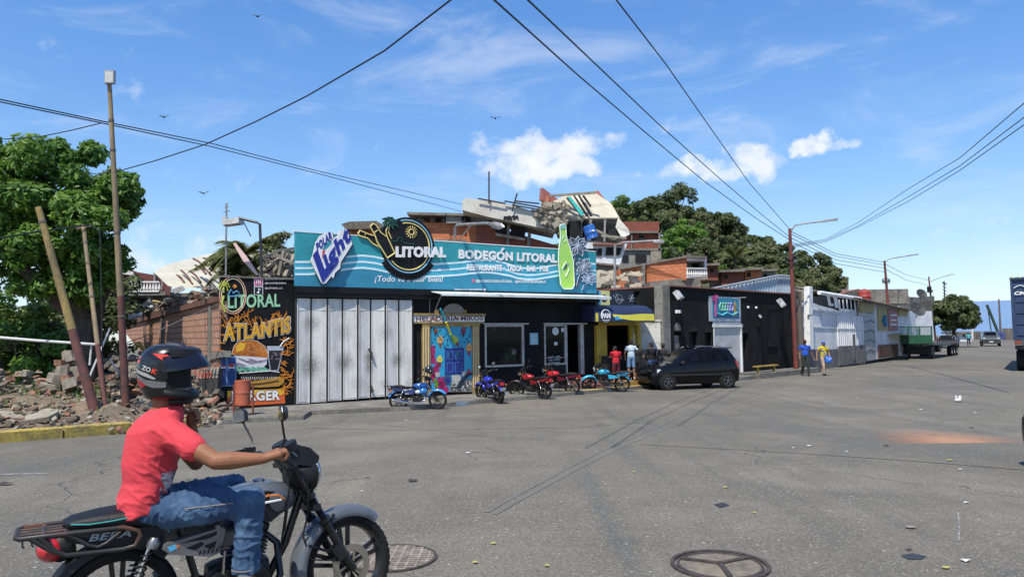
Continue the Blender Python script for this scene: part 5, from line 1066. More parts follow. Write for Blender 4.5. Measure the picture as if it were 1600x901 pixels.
def person(label,loc,rz,h=1.72,skin=None,shirt='ffffff',sleeve=.45,legs=None,short=None,shoes='15151a',hair=True,cap_=None,J=None,group=None,shirt2=None,extra=None,female=False,voxel=.011,bare=False):
    sk=skin or skinm; s=h/1.72; D=dict(head=(0,.02,1.60),neck=(0,0,1.46),chest=(0,0,1.30),belly=(0,.01,1.10),pelvis=(0,0,.95),
      sl=(-.19,0,1.40),sr=(.19,0,1.40),el=(-.27,-.03,1.13),er=(.27,-.03,1.13),wl=(-.28,.10,.90),wr=(.28,.10,.90),
      hl=(-.09,0,.92),hr=(.09,0,.92),kl=(-.11,.03,.50),kr=(.11,.03,.50),al=(-.12,-.02,.09),ar=(.12,-.02,.09),hdl=None,hdr=None,toe=(0,1,0))
    if J: D.update(J)
    D={k:(V(v)*s if (v is not None and k!='toe' and not k.startswith('hd')) else (V(v) if v is not None else None)) for k,v in D.items()}
    t=None
    mb=MB(sk); H=D['head']
    mb.ell(H+V((0,0,.01))*s,V((.078,.098,.115))*s); mb.ell(H+V((0,.045,-.06))*s,V((.052,.055,.055))*s); mb.ell(H+V((0,.105,-.015))*s,V((.014,.02,.024))*s,nu=8,nv=6)
    for sx in (-1,1): mb.ell(H+V((sx*.08,-.005,-.01))*s,V((.012,.02,.03))*s,nu=8,nv=6); mb.ell(H+V((sx*.033,.085,-.04))*s,V((.018,.016,.02))*s,nu=8,nv=6)
    mb.cap(D['neck']-V((0,0,.08)),H-V((0,0,.05))*s,.062*s,.055*s)
    mb.ell(D['chest'],V((.155,.095,.19))*s); mb.ell(D['belly'],V((.135,.09,.17))*s); mb.ell(D['pelvis'],V((.145,.10,.13))*s)
    for a in 'lr':
        S,E,Wr=D['s'+a],D['e'+a],D['w'+a]; mb.cap(D['chest']+(S-D['chest'])*.5+V((0,0,.03)),S,.06*s,.056*s); mb.cap(S,E,.052*s,.042*s); mb.cap(E,Wr,.042*s,.026*s)
        hd=D['hd'+a] or (Wr-E); hand(mb,Wr,hd,s,1 if a=='l' else -1,.6)
        Hh,Kn,An=D['h'+a],D['k'+a],D['a'+a]; mb.cap(Hh,Kn,.08*s,.055*s); mb.cap(Kn,Kn.lerp(An,.35),.055*s,.056*s); mb.cap(Kn.lerp(An,.35),An,.056*s,.036*s)
        tz=D['toe']; mb.cap(An+V((0,0,-.04))*s,An+V((0,0,-.05))*s+tz*.12*s,.036*s,.03*s)
    body=fuse(mb,'person',None,voxel,3,label=label,cat='person',group=group)
    # body mesh is centred at its own base: bring back to the pose origin
    off=body.location.copy(); body.data.transform(Matrix.Translation(off)); body.location=(0,0,0)
    o=body
    def tee(col,low,arm,grow=.017,name='shirt',m2=None):
        m=mat('cloth_'+col,lin(col)[:3],.85,col2=tuple(x*.7 for x in lin(col)[:3]),scale=7,bump=.5,bscale=14); q=MB(m)
        q.ell(D['chest']+V((0,0,.01)),V((.155+grow,.095+grow,.185))*s); q.ell(D['belly'],V((.14+grow,.10+grow,.17))*s); q.ell(D['belly']-V((0,0,low))*s,V((.15+grow,.108+grow,.10))*s)
        for a in 'lr':
            S,E=D['s'+a],D['e'+a]; q.cap(D['chest']+(S-D['chest'])*.5+V((0,0,.03)),S,.07*s,.064*s); q.cap(S,S.lerp(E,arm),.062*s,.058*s)
            if arm>=1: q.cap(E,E.lerp(D['w'+a],.9),.052*s,.036*s)
        return fuse(q,name,o,voxel,3)
    if not bare: tee(shirt,.08,sleeve)
    lc=legs or '2a3a5a'; m=mat('cloth_'+lc,lin(lc)[:3],.85,col2=tuple(x*.7 for x in lin(lc)[:3]),scale=7,bump=.5,bscale=14); q=MB(m); q.ell(D['pelvis'],V((.155,.115,.12))*s)
    for a in 'lr':
        Hh,Kn,An=D['h'+a],D['k'+a],D['a'+a]; q.cap(Hh,Kn if not short else Hh.lerp(Kn,short),.092*s,(.07 if not short else .085)*s)
        if not short: q.cap(Kn,Kn.lerp(An,.93),.069*s,.052*s)
    fuse(q,'shorts' if short else 'trousers',o,voxel,3)
    for a in 'lr':
        An=D['a'+a]; q=MB(mat('shoe_'+shoes,lin(shoes)[:3],.6)); tz=D['toe']; q.cap(An+V((0,0,-.045))*s-tz*.03,An+V((0,0,-.055))*s+tz*.14*s,.042*s,.036*s); q.cap(An+V((0,0,-.04))*s,An+V((0,0,.0)),.042*s,.042*s); fuse(q,'shoe',o,voxel,2)
    if cap_:
        q=MB(mat('cap_'+cap_,lin(cap_)[:3],.7)); q.ell(H+V((0,-.0,.055))*s,V((.09,.108,.08))*s); q.ell(H+V((0,.11,.055))*s,V((.07,.09,.014))*s); fuse(q,'cap',o,voxel,2)
    elif hair:
        q=MB(hairm); q.ell(H+V((0,-.015,.045))*s,V((.086,.10,.095))*s); q.ell(H+V((0,-.055,-.0))*s,V((.074,.06,.08))*s); fuse(q,'hair',o,voxel,1)
    if extra: extra(o,D,s)
    o.location=loc; o.rotation_euler=(0,0,rz); return o
# ================================================================ yellow kiosk
PK=PB  # same frontage direction
K0=PB.L+.02
kz=-.23; k=thing('kiosk','small yellow and navy food kiosk squeezed between the restaurant and the black walled yard','kiosk',PB.W(K0+1.2,kz,0))
yw=mat('kiosk_yellow',(.50,.33,.03),rough=.6,col2=(.38,.25,.04),scale=3); uK=U(1003,520)
zk=Z(940,494); zkt=Z(940,494)
ow=(U(951,520),U(987,520),Z(951,560),Z(951,508))
mb=MB(yw); wall_open(mb,PB,K0,uK,kz-.2,zk,[ow],-.1,.12); mb.build('wall',k); mb=MB(flat('kiosk_dark','14161c')); PB.r(mb,K0,kz-.2,K0+.1,zk,-.222,3); PB.r(mb,uK-.1,kz-.2,uK,zk,-.222,3); PB.r(mb,K0,zk-.05,uK,zk,-.222,3); mb.build('side_wall',k)
mb=MB(flat('kiosk_dark','14161c')); PB.r(mb,K0+.11,kz-.2,uK-.11,zk,-2.2,.1); mb.build('back_wall',k)
mb=MB(yw); PB.rect(mb,932,508,940,585,.15,.26); mb.build('post',k); mb=MB(yw); PB.rect(mb,996,508,1003,588,.1,.2); mb.build('post',k)
mb=MB(flat('kiosk_dark','14161c')); PB.rect(mb,940.5,556,995.5,590,-.06,.05); mb.build('counter_front',k)
mb=MB(flat('menu_cream','b9a978')); PB.rect(mb,988,511,1001,545,-.08,.05); mb.use(whitec); PB.rect(mb,990,522,998,536,-.07,.03); mb.build('menu_board',k)
mb=MB(flat('tee_dark','1b1e26')); PB.r(mb,U(932),Z(935,471),uK+.25,Z(935,453),-.12,.2); fb=mb
ul=U(930,480,off=.8); ur=U(1021,490,off=.8)
vy=flat('awn_yellow','d9cf4a',.5); vn=flat('awn_navy','232f4c',.5)
# rounded vinyl awning
aw=thing('awning','rounded navy and yellow vinyl awning with a round white lettered badge over the kiosk','awning',PB.W((ul+ur)/2,Z(940,494),.4))
prof=[(.0,Z(930,482)+.15),(.35,Z(930,482)+.12),(.65,Z(930,482)-.02),(.82,Z(930,482)-.2),(.84,Z(940,502,off=.8))]
def lerp_y(f): return f
mb=MB(vn); rows=[[PB.W(ul+(ur-ul)*s,z,o) for o,z in prof] for s in [i/10 for i in range(11)]]
mb.loft(rows,cap=False,closed=False); n0=len(mb.v)
mb.prism([PB.W(ul,z,o) for o,z in prof]+[PB.W(ul,prof[-1][1],0)],PB.u,.01); mb.prism([PB.W(ur,z,o) for o,z in prof]+[PB.W(ur,prof[-1][1],0)],PB.u,.01); aws=mb.build('canopy',aw,smooth=50)
mb=MB(vy)
rows=[]
for i in range(13):
    s=.28+.72*i/12; u=ul+(ur-ul)*s; lo=.5-.30*math.sin((s-.28)/.72*pi*1.2)*0+ .35*math.cos((s-.28)*3.5); lo=max(.08,lo*.9) 
    zt2=prof[3][1]-.02; zb2=prof[4][1]+.03; a=zb2+(zt2-zb2)*(.95-.10*math.sin((s-.28)/.72*6)); b=zb2+(zt2-zb2)*max(.0,(.6-1.1*((s-.28)/.72)**.8)); rows.append([PB.W(u,max(b,zb2),.848),PB.W(u,a,.838)])
mb.loft(rows,cap=False,closed=False); mb.build('yellow_wave',aw)
mb=MB(vy); PB.r(mb,ul-.01,prof[4][1],ul+.10,prof[3][1],.846,.02); mb.build('edge_trim',aw)
mb=MB(whitec); PB.circ(mb,947,493,7.3,.87,.03,28,ry=1.05); mb.use(vn); PB.circ(mb,947,493,6.4,.876,.02,28,ry=1.05); mb.use(whitec); ptext(mb,PB,'PAN',(940.6,497),(953.6,497),(940.6,489),.884,.012,bold=.06); PB.line(mb,[(942.5,500),(947,500.3),(951.5,500)],.884,.012); mb.use(flat('awn_cyan','4aa3cf')); PB.poly(mb,[(961,496),(963,493),(970,497),(974,499),(968,499),(962,500)],.86,.02); mb.build('badge',aw)
# banner above
bn=thing('banner','navy, yellow and blue banner with a round badge above the kiosk awning','banner',PB.W(U(960),Z(930,482),0))
mb=MB(flat('awn_cyan','4aa3cf')); 
def bp(x0,x1,m,off=.05): mb.use(m); PB.poly(mb,[(x0,482),(x0-.5,454),(x1-.5,454.3),(x1,482)],off,.04)
bp(931,935,flat('ban_brown','4b3a3a')); bp(935.2,939,flat('awn_cyan','3c93c4')); bp(939.2,953,flat('ban_cream','cfc884')); bp(953.2,991,flat('ban_black','1a202b')); mb.build('cloth',bn)
mb=MB(vn); PB.circ(mb,944,466,4.6,.055,.01,20); mb.use(whitec); ptext(mb,PB,'PAN',(940.2,468.5),(948,468.5),(940.2,464),.058,.006,bold=.05)
mb.use(flat('ban_grey','8a929e')); mb.tube(arc(PB,(967,467),7,0,360,.055,20),.012,4); ptext(mb,PB,'LITORAL',(963,470),(975,470),(963,466.5),.058,.005,bold=.02); PB.line(mb,[(958,461),(965,471)],.056,.02); PB.line(mb,[(962,458),(967,468)],.056,.02)
for i in range(6): PB.line(mb,[(987,465),(987+5*math.cos(i),466+6*math.sin(i))],.056,.016)
mb.use(flat('awn_cyan','3c93c4')); PB.poly(mb,[(980,482),(991,477),(991,482)],.056,.01); mb.build('print',bn)
# pale wall with gate beyond the kiosk
PW=Plane(PB.W(uK,0,-.2),FC-PC.u*.15)
t=thing('gate_wall','peeling white wall piece with black window bars between kiosk and black wall','wall',PW.W(PW.L/2,-.3,0)); pw=mat('peeling_white',(.66,.64,.58),rough=.85,col2=(.32,.29,.25),scale=3.5,lo=.52,hi=.66,fine=.2)
mb=MB(pw); zt_=PW.uz(1020,502)[1]; PW.r(mb,.0,-.4,PW.L*.93,zt_,0,.2); PW.r(mb,-.1,zt_+.002,PW.L*.95,zt_+.06,.03,.25); mb.build('render',t)
bl=mat('black_iron',(.02,.02,.02),rough=.5,metal=.4)
g_=thing('iron_gate','black iron bar gate in front of the peeling white wall behind the hatchback','gate',PW.W(1,-.3,.5)); mb=MB(bl)
ga,gb2=PB.pt(1003,560,.6),PW.pt(1042,560,.35)
for zz in (-.1,.55,1.15): mb.bar(V((ga.x,ga.y,zz-.1)),V((gb2.x,gb2.y,zz-.1)),.03,.04)
mb.build('rail',g_); mb=MB(bl)
for i in range(12): p=ga.lerp(gb2,i/11); mb.bar(V((p.x,p.y,-.25)),V((p.x,p.y,1.12)),.02,.02,up=(0,1,0))
mb.build('bars',g_)
# dark open attic with bars behind
t=thing('barred_loft','dark roofed loft with iron bars and a lit window behind the kiosk banner','building',PW.W(1,3,-2)); mb=MB(blk)
A_=PW.pt(990,520,-1.5); box_px(mb,985,452,1046,454.5,31,4); box_px(mb,985,454,1046,515,34.5,.2); mb.build('roof',t)
mb=MB(bl)
for x in range(992,1042,6): box_px(mb,x,455,x+.9,505,31.2,.05)
for y in (470,486): box_px(mb,990,y,1042,y+1.2,31.15,.04)
mb.build('bars',t); mb=MB(flat('pale_backdrop','a9adb0')); box_px(mb,1003,468,1015,490,34.3,.1); box_px(mb,1020,466,1034,492,34.3,.1); mb.build('window',t)
mb=MB(bl); mb.tube([P(1010,478,30.5),P(1025,492,30.5),P(1030,505,30.5)],.02,5); mb.tube([P(1003,482,30.5),P(1045,487,30.5)],.02,5)
for i in range(7): mb.tube([P(1004+i*4,500-i*2,30.4),P(1016+i*4,482+i,30.4)],.012,4)
mb.build('grille',t)
# kiosk platform, yellow-red
mb=MB(mat('ochre_step',(.36,.22,.05),rough=.8,col2=(.30,.13,.08),scale=2,fine=.3)); PB.r(mb,U(952,590,off=.8),kz+.001,uK+.9,kz+.16,.85,.95); mb.build('step_platform',label='ochre painted step in front of the yellow kiosk',cat='step')
mb=MB(red); PB.r(mb,U(930,590),kz+.002,U(952,590,off=.8)-.02,kz+.13,.7,.8); mb.build('step_platform',label='red tiled step to the left of the ochre kiosk step',cat='step')
# crate stack / slotted box at kiosk door
mb=MB(bl); p=PB.pt(944,588,.5); 
for i in range(5): mb.box((p.x,p.y,kz+.09+i*.17),(.36,.3,.14),Matrix.Rotation(.4,3,'Z'))
mb.build('crate_stack',label='black slatted crates stacked by the kiosk post',cat='crates')
# people at the kiosk
def K(px,py,o): 
    p=PB.pt(px,py,o); return (p.x,p.y)
p=PB.pt(963,588,.85); person('person in a red t-shirt and dark red shorts leaning at the kiosk counter',(p.x,p.y,kz+.02),.35,1.50,shirt='c8242e',legs='5a1a26',short=.75,J=dict(er=(.30,.12,1.16),wr=(.16,.28,1.12),el=(-.2,.18,1.2),wl=(-.05,.33,1.2),head=(0,.09,1.56),neck=(0,.04,1.45)),sleeve=.5,shoes='2a2a2a')
p=PB.pt(987,590,.6); person('person in a pale blue t-shirt and light denim shorts seen from behind at the kiosk',(p.x,p.y,kz+.2),-.1,1.52,shirt='b9cbd6',legs='6f8fb5',short=.85,J=dict(er=(.33,-.05,1.18),wr=(.24,.10,1.05),el=(-.28,0,1.14),wl=(-.26,.10,.93)),shoes='b0a898')
p=PB.pt(997,588,.75); person('person in black standing in the shade behind the pale blue t-shirt',(p.x,p.y,kz+.02),-.3,1.55,skin=skind,shirt='16181c',legs='15161a',short=.8)
p=PB.pt(1019,590,.75); person('person in a black long sleeved top and jeans between kiosk and hatchback',(p.x,p.y,kz+.0),.5,1.6,shirt='121317',sleeve=1.0,legs='2f4f78',J=dict(er=(.26,.12,1.1),wr=(.08,.22,1.05),el=(-.26,.10,1.1),wl=(-.08,.22,1.02)))
p=PW.pt(1037,590,.55); person('person in a dark grey hooded top farther back beside the iron gate',(p.x,p.y,kz+.0),-.7,1.55,shirt='24262a',sleeve=1.0,legs='1c1e24')
# ================================================================ black walled yard building
Y_=thing('yard_building','long black painted wall building with pointed niches and a white door','building',(FC+FD)/2)
def UC(px,py=520,off=0): return PC.uz(px,py,off)[0]
def ZC(px,py,off=0): return PC.uz(px,py,off)[1]
ztc=ZC(1046,447.5)
blm=mat('black_render',(.009,.009,.0095),spec=.2,rough=.85,col2=(.018,.018,.018),scale=.8,fine=.35,bump=.3,bscale=10)
def archops(x0,x1,yt,yb): return (UC(x0),UC(x1),ZC(x0,yb),ZC(x0,yt+(x1-x0)*.8))
nic=[(1053,1064.5,511,555),(1077,1090,511,552),(1101,1112,512,552),(1158,1168,513,560)]
ops=[(UC(a),UC(b),ZC(a,d),ZC(a,c+7)) for a,b,c,d in nic]; dr=(UC(1114.5),UC(1159),-.2,ZC(1114,508))
mb=MB(blm); wall_open(mb,PC,UC(1046),PC.L,-.5,ztc,ops+[dr],0,.25)
# pointed arch heads: fill the corners
for (a,b,c,d),o in zip(nic,ops): pass
PC.r(mb,PC.L-.25,-.5,PC.L,ztc,-.251,5); PC.r(mb,UC(1046),-.5,UC(1046)+.25,ztc,-.251,5); mb.build('wall',Y_)
mb=MB(mat('niche_dark',(.006,.006,.006),rough=.9))
for i,((a,b,c,d),o) in enumerate(zip(nic,ops)):
    u0_,u1_,za_,zb_=o; k=10
    # pointed head as a recessed dark plate standing 4 mm proud round the arch
    hd=[(u0_+(u1_-u0_)*(.5-.5*math.cos(pi*j/k)),zb_+ (ZC(a,c)-zb_)*math.sin(pi*j/k)**.8) for j in range(k+1)]
    mb.prism([PC.W(u,z,.004) for u,z in hd],-PC.n,.02)
    PC.r(mb,u0_-.01,za_,u1_+.01,zb_,-.2,.04); mb.build('niche',Y_); mb=MB(mat('niche_dark',(0,0,0)))
nw=mat('niche_door_grey',(.30,.28,.24),rough=.9,col2=(.14,.13,.11),scale=5,fine=.5); mb=MB(nw); o=ops[0]; PC.r(mb,o[0]+.02,o[2],o[1]-.02,o[3]-.15,-.1,.05); u0_,u1_=o[0],o[1]; mb.prism([PC.W(u0_+(u1_-u0_)*(.5-.42*math.cos(pi*j/10)),o[3]+.05+.32*math.sin(pi*j/10),.012) for j in range(11)],-PC.n,.02); mb.build('niche_door',Y_)
mb=MB(conc); PC.r(mb,UC(1036)-.05,-.5,UC(1046)-.003,ztc+.05,.06,.4); mb.build('pillar',Y_)
rt=mat('red_tile_edge',(.26,.10,.08),rough=.85,col2=(.17,.08,.065),scale=6); mb=MB(rt); PC.r(mb,UC(1046),ztc+.003,PC.L+.05,ztc+.06,.12,5.3); mb.build('roof_edge',Y_)
# white door and posters
dw=mat('door_white_grey',(.50,.50,.49),rough=.6,col2=(.36,.36,.35),scale=1.5); mb=MB(dw); PC.r(mb,dr[0]+.09,-.2,dr[1]-.09,dr[3]-.08,-.05,.05)
for i in range(1,4): u=dr[0]+(dr[1]-dr[0])*i/4; PC.r(mb,u-.008,-.19,u+.008,dr[3]-.1,-.047,.01)
d_=mb.build('door',Y_)
mb=MB(white); PC.r(mb,dr[0],-.2,dr[0]+.085,dr[3]-.082,.02,.1); PC.r(mb,dr[1]-.085,-.2,dr[1],dr[3]-.082,.02,.1); PC.r(mb,dr[0]-.06,dr[3]-.08,dr[1]+.06,dr[3]+.06,.03,.12); mb.build('door_frame',d_)
po=thing('poster_board','turquoise poster board in a pale frame above the white door of the black wall','sign',PC.pt(1133,503,.05)); mb=MB(flat('poster_frame','a9b4bb')); PC.rect(mb,1108,462,1158,502,.04,.06); PC.rect(mb,1114,502.5,1158,507,.03,.05); mb.build('frame',po)
mb=MB(flat('poster_teal','2f87a6')); PC.rect(mb,1113,465,1155,497,.05,.05); mb.use(flat('poster_blue2','2b6f9c')); PC.rect(mb,1114,486,1154.5,496.5,.053,.03); mb.use(flat('poster_aqua','62c3cf')); PC.line(mb,[(1120,489),(1128,492),(1136,488),(1144,492),(1152,488)],.06,.04)
mb.use(flat('poster_pink','b04a86')); PC.line(mb,[(1117.5,464),(1118,480),(1118,494)],.065,.05)
for i in range(7): PC.line(mb,[(1117.5,466),(1117.5+5*math.cos(i*.9),466+6*math.sin(i*.9))],.066,.035)
mb.use(flat('poster_green','86c9a4')); 
for x in (1127,1131,1135): mb.tube([PC.pt(x+2.6*math.cos(a*.628),479+6*math.sin(a*.628),.06) for a in range(11)],.03,5)
mb.use(flat('poster_violet','a99ac9'))
for x in (1139,1143): mb.tube([PC.pt(x+2.4*math.cos(a*.628),479+6*math.sin(a*.628),.06) for a in range(11)],.03,5)
mb.use(flat('poster_gold','b79a4a')); PC.poly(mb,[(1147,494),(1147,477),(1149,470),(1151,477),(1151,494)],.06,.02); mb.build('print',po)
# floodlights and little lamps
def flood(pl,px,py,lab,s=.3,st=.55):
    t=thing('floodlight',lab,'floodlight',pl.pt(px,py,.1),group='floodlights on the black wall'); a=pl.pt(px,py,0); b=pl.pt(px,py,st); mb=MB(gm); mb.tube([a,b],.03,6); mb.build('arm',t)
    m=mat('lamp_box',(.55,.55,.52)); mb=MB(m); R=Matrix.Rotation(math.atan2(pl.u.y,pl.u.x)+.3,3,'Z')@Matrix.Rotation(-.6,3,'X'); mb.box(b,(s*1.25,s*.5,s),R); mb.build('housing',t); mb=MB(mat('lens_grey',(.55,.55,.52))); mb.box(b+R@V((0,-s*.26,0)),(s*1.05,.012,s*.8),R); mb.build('lens',t)
flood(PC,1060,461,'white box floodlight at the top left of the black wall above the first niche',.36)
flood(PC,1221,473,'square floodlight at the right end of the black wall beside the red lamp post',.42)
flood(PC,1188,494,'small dark floodlight low on the black wall between poster and lamp post',.16)
mb=MB(whitec)
for x in (1057,1062): p=PC.pt(x,486.5,.1); mb.box(p,(.1,.1,.13))
mb.build('twin_spot',label='pair of small white spot lamps beside the concrete pillar',cat='lamp')
mb=MB(whitec)
for x,y in ((1169,480),(1181.5,480.5)): mb.ell(PC.pt(x,y,.05),(.06,.06,.06),nu=8,nv=6)
mb.build('wall_hooks',label='two small white knobs high on the black wall right of the poster',cat='knob')
mb=MB(gm); mb.tube([PC.pt(1144,466,.1),PC.pt(1165,464.5,.4)],.03,6); mb.build('bracket_lamp',label='short grey tube lamp above the turquoise poster board',cat='lamp')
# utility boxes
mb=MB(blk2); PC.rect(mb,1200,532,1215,541,.08,.1); mb.build('meter_box',label='wide black meter box low on the black wall left of the red lamp post',cat='box')
mb=MB(blk2); PC.rect(mb,1183,500,1187,510,.08,.1); mb.build('meter_box',label='small upright black box under the small dark floodlight of the black wall',cat='box')
# low step along the wall and the yellow bench
lowm=mat('grey_kerb',(.24,.225,.19)); mb=MB(lowm); PC.r(mb,UC(1146),-.36,UC(1243),-.12,1.25,1.2); mb.build('sidewalk',kind='structure')
mb=MB(pav); PC.r(mb,UC(1060),-.36,UC(1146)-.01,-.20,1.1,1.1); mb.build('sidewalk',kind='structure')
bc=PC.pt(1196,583,.9); ybm=mat('bench_yellow',(.42,.27,.05),rough=.7,col2=(.3,.2,.06),scale=4); t=thing('low_bench','low yellow wooden bench against the black wall','bench',(bc.x,bc.y,-.12)); mb=MB(ybm); a=PC.pt(1180,574,.9);b=PC.pt(1213,573,.9); a.z=b.z=.17; mb.bar(a,b,.24,.05); mb.build('seat',t)
for p in (a.lerp(b,.12),a.lerp(b,.88)): mb=MB(ybm); mb.bar(V((p.x,p.y,-.12)),V((p.x,p.y,.14)),.2,.05,up=(1,0,0)); mb.build('leg',t)
# ================================================================ red lamp posts along the street
pr=mat('lamp_post_red',(.20,.045,.03),rough=.6,col2=(.12,.035,.03),scale=3,fine=.2)
def lamppost(bpx,tpx,arm,lab,Yo=0,r=.10):
    b=G(*bpx,.1); t_=P(tpx[0],tpx[1],b.y); t=thing('street_lamp',lab,'street lamp',b,group='red street lamps'); mb=MB(pr); mb.tube([b-V((0,0,.3)),b.lerp(t_,.5),t_],[r,r*.85,r*.6],12); mb.build('post',t,smooth=50)
    if arm:
        pts=[P(x,y,b.y+dy) for x,y,dy in arm]; mb=MB(gm); mb.tube(pts,r*.35,7); mb.build('arm',t,smooth=50); mb=MB(gm); p=pts[-1];q=pts[-2]; d=(p-q).normalized(); mb.bar(p-d*.1,p+d*.55,.2,.09); mb.build('lamp_head',t)
    mb=MB(bl); c=b.lerp(t_,.80)
    for k in range(5): mb.tube([c+V((math.cos(a)*r*2.2,math.sin(a)*r*2.2,math.sin(a*2+k)*.12-k*.05)) for a in [i*.7 for i in range(10)]],.018,5)
    mb.build('cable_coil',t); return t,b,t_
l1,l1b,l1t=lamppost((1244,580),(1234,357),[(1235,362,0),(1242,352,-.1),(1258,349,-.2),(1290,345,-.4)],'tall red street lamp at the right end of the black wall, nearest to the camera',r=.125)
mb=MB(mat('post_band',(.05,.12,.11),rough=.8)); c=l1b; 
l2,l2b,l2t=lamppost((1394,557),(1382,407),[(1382,410,0),(1390,404,0),(1402,402,-.1),(1422,399,-.3)],'second red street lamp in front of the yellow posters',r=.12)
l3,l3b,l3t=lamppost((1463,540),(1451,432),[(1453,440,0),(1462,436,0),(1474,432,-.2),(1482,430,-.3)],'third and farthest red street lamp behind the green trailer',r=.13)
mb=MB(bl); mb.box(P(1452,452,l3b.y-.2),(.4,.3,.7)); mb.build('transformer_box',label='black box fixed high on the farthest red street lamp',cat='box')
up=mat('old_wood_pole',(.12,.10,.085),rough=.9); b_=G(1254,578,.1); t=thing('utility_pole','dark grey utility pole right behind the nearest red street lamp','pole',b_); mb=MB(up); mb.tube([b_-V((0,0,.2)),P(1247,455,b_.y)],[.17,.14],10); mb.build('shaft',t,smooth=50)
# ================================================================ motorcycles (local: x forward, y left, z up, origin on the ground)
rub=mat('tyre_rubber',(.010,.010,.0105),spec=.25,rough=.85,col2=(.02,.019,.018),scale=9,bump=.3,bscale=40); blkm=mat('satin_black_metal',(.007,.007,.008),rough=.32,spec=.5,col2=(.018,.016,.015),scale=5); blkp=mat('black_plastic',(.008,.008,.009),spec=.35,rough=.5,col2=(.014,.014,.014),scale=8,bump=.1,bscale=90)
chrome=mat('chrome',(.62,.62,.63),rough=.16,metal=1); alum=mat('cast_aluminium',(.32,.32,.32),rough=.4,metal=.85,col2=(.18,.18,.18),scale=8); vinyl=mat('seat_vinyl',(.007,.0075,.008),spec=.35,rough=.5,bump=.25,bscale=120); redl=mat('red_lens',(.45,.02,.03),rough=.12,coat=.6); discm=mat('brake_disc',(.34,.29,.22),rough=.35,metal=.8); ambr=mat('amber_lens',(.6,.22,.02),rough=.2,coat=.5); engm=mat('engine_black',(.016,.016,.017),rough=.5,metal=.4,col2=(.04,.037,.034),scale=12,bump=.3,bscale=50)
rackm=mat('rack_paint',(.018,.017,.017),rough=.5,col2=(.12,.05,.025),scale=3.5,lo=.55,hi=.72)
def sm_box(mb,c,size,R=None,b=.35):
    """rounded block: superellipse loft along x"""
    c=V(c); R=R or Matrix.Identity(3); rings=[]; n=16
    for i in range(9):
        t=-1+2*i/8; k=max(.02,(1-abs(t)**6))**.5 if abs(t)<1 else .75; k=.78+.22*(1-abs(t)**4)
        ring=[]
        for j in range(n):
            a=2*pi*j/n; ca,sa=math.cos(a),math.sin(a); e=.5; ring.append(c+R@V((t*size[0]/2,math.copysign(abs(ca)**e,ca)*size[1]/2*k,math.copysign(abs(sa)**e,sa)*size[2]/2*k)))
        rings.append(ring)
    return mb.loft(rings)
def plate(mb,pts,y,t,nrm=(0,1,0)):
    return mb.prism([V((x,y,z)) for x,z in pts],nrm,t)
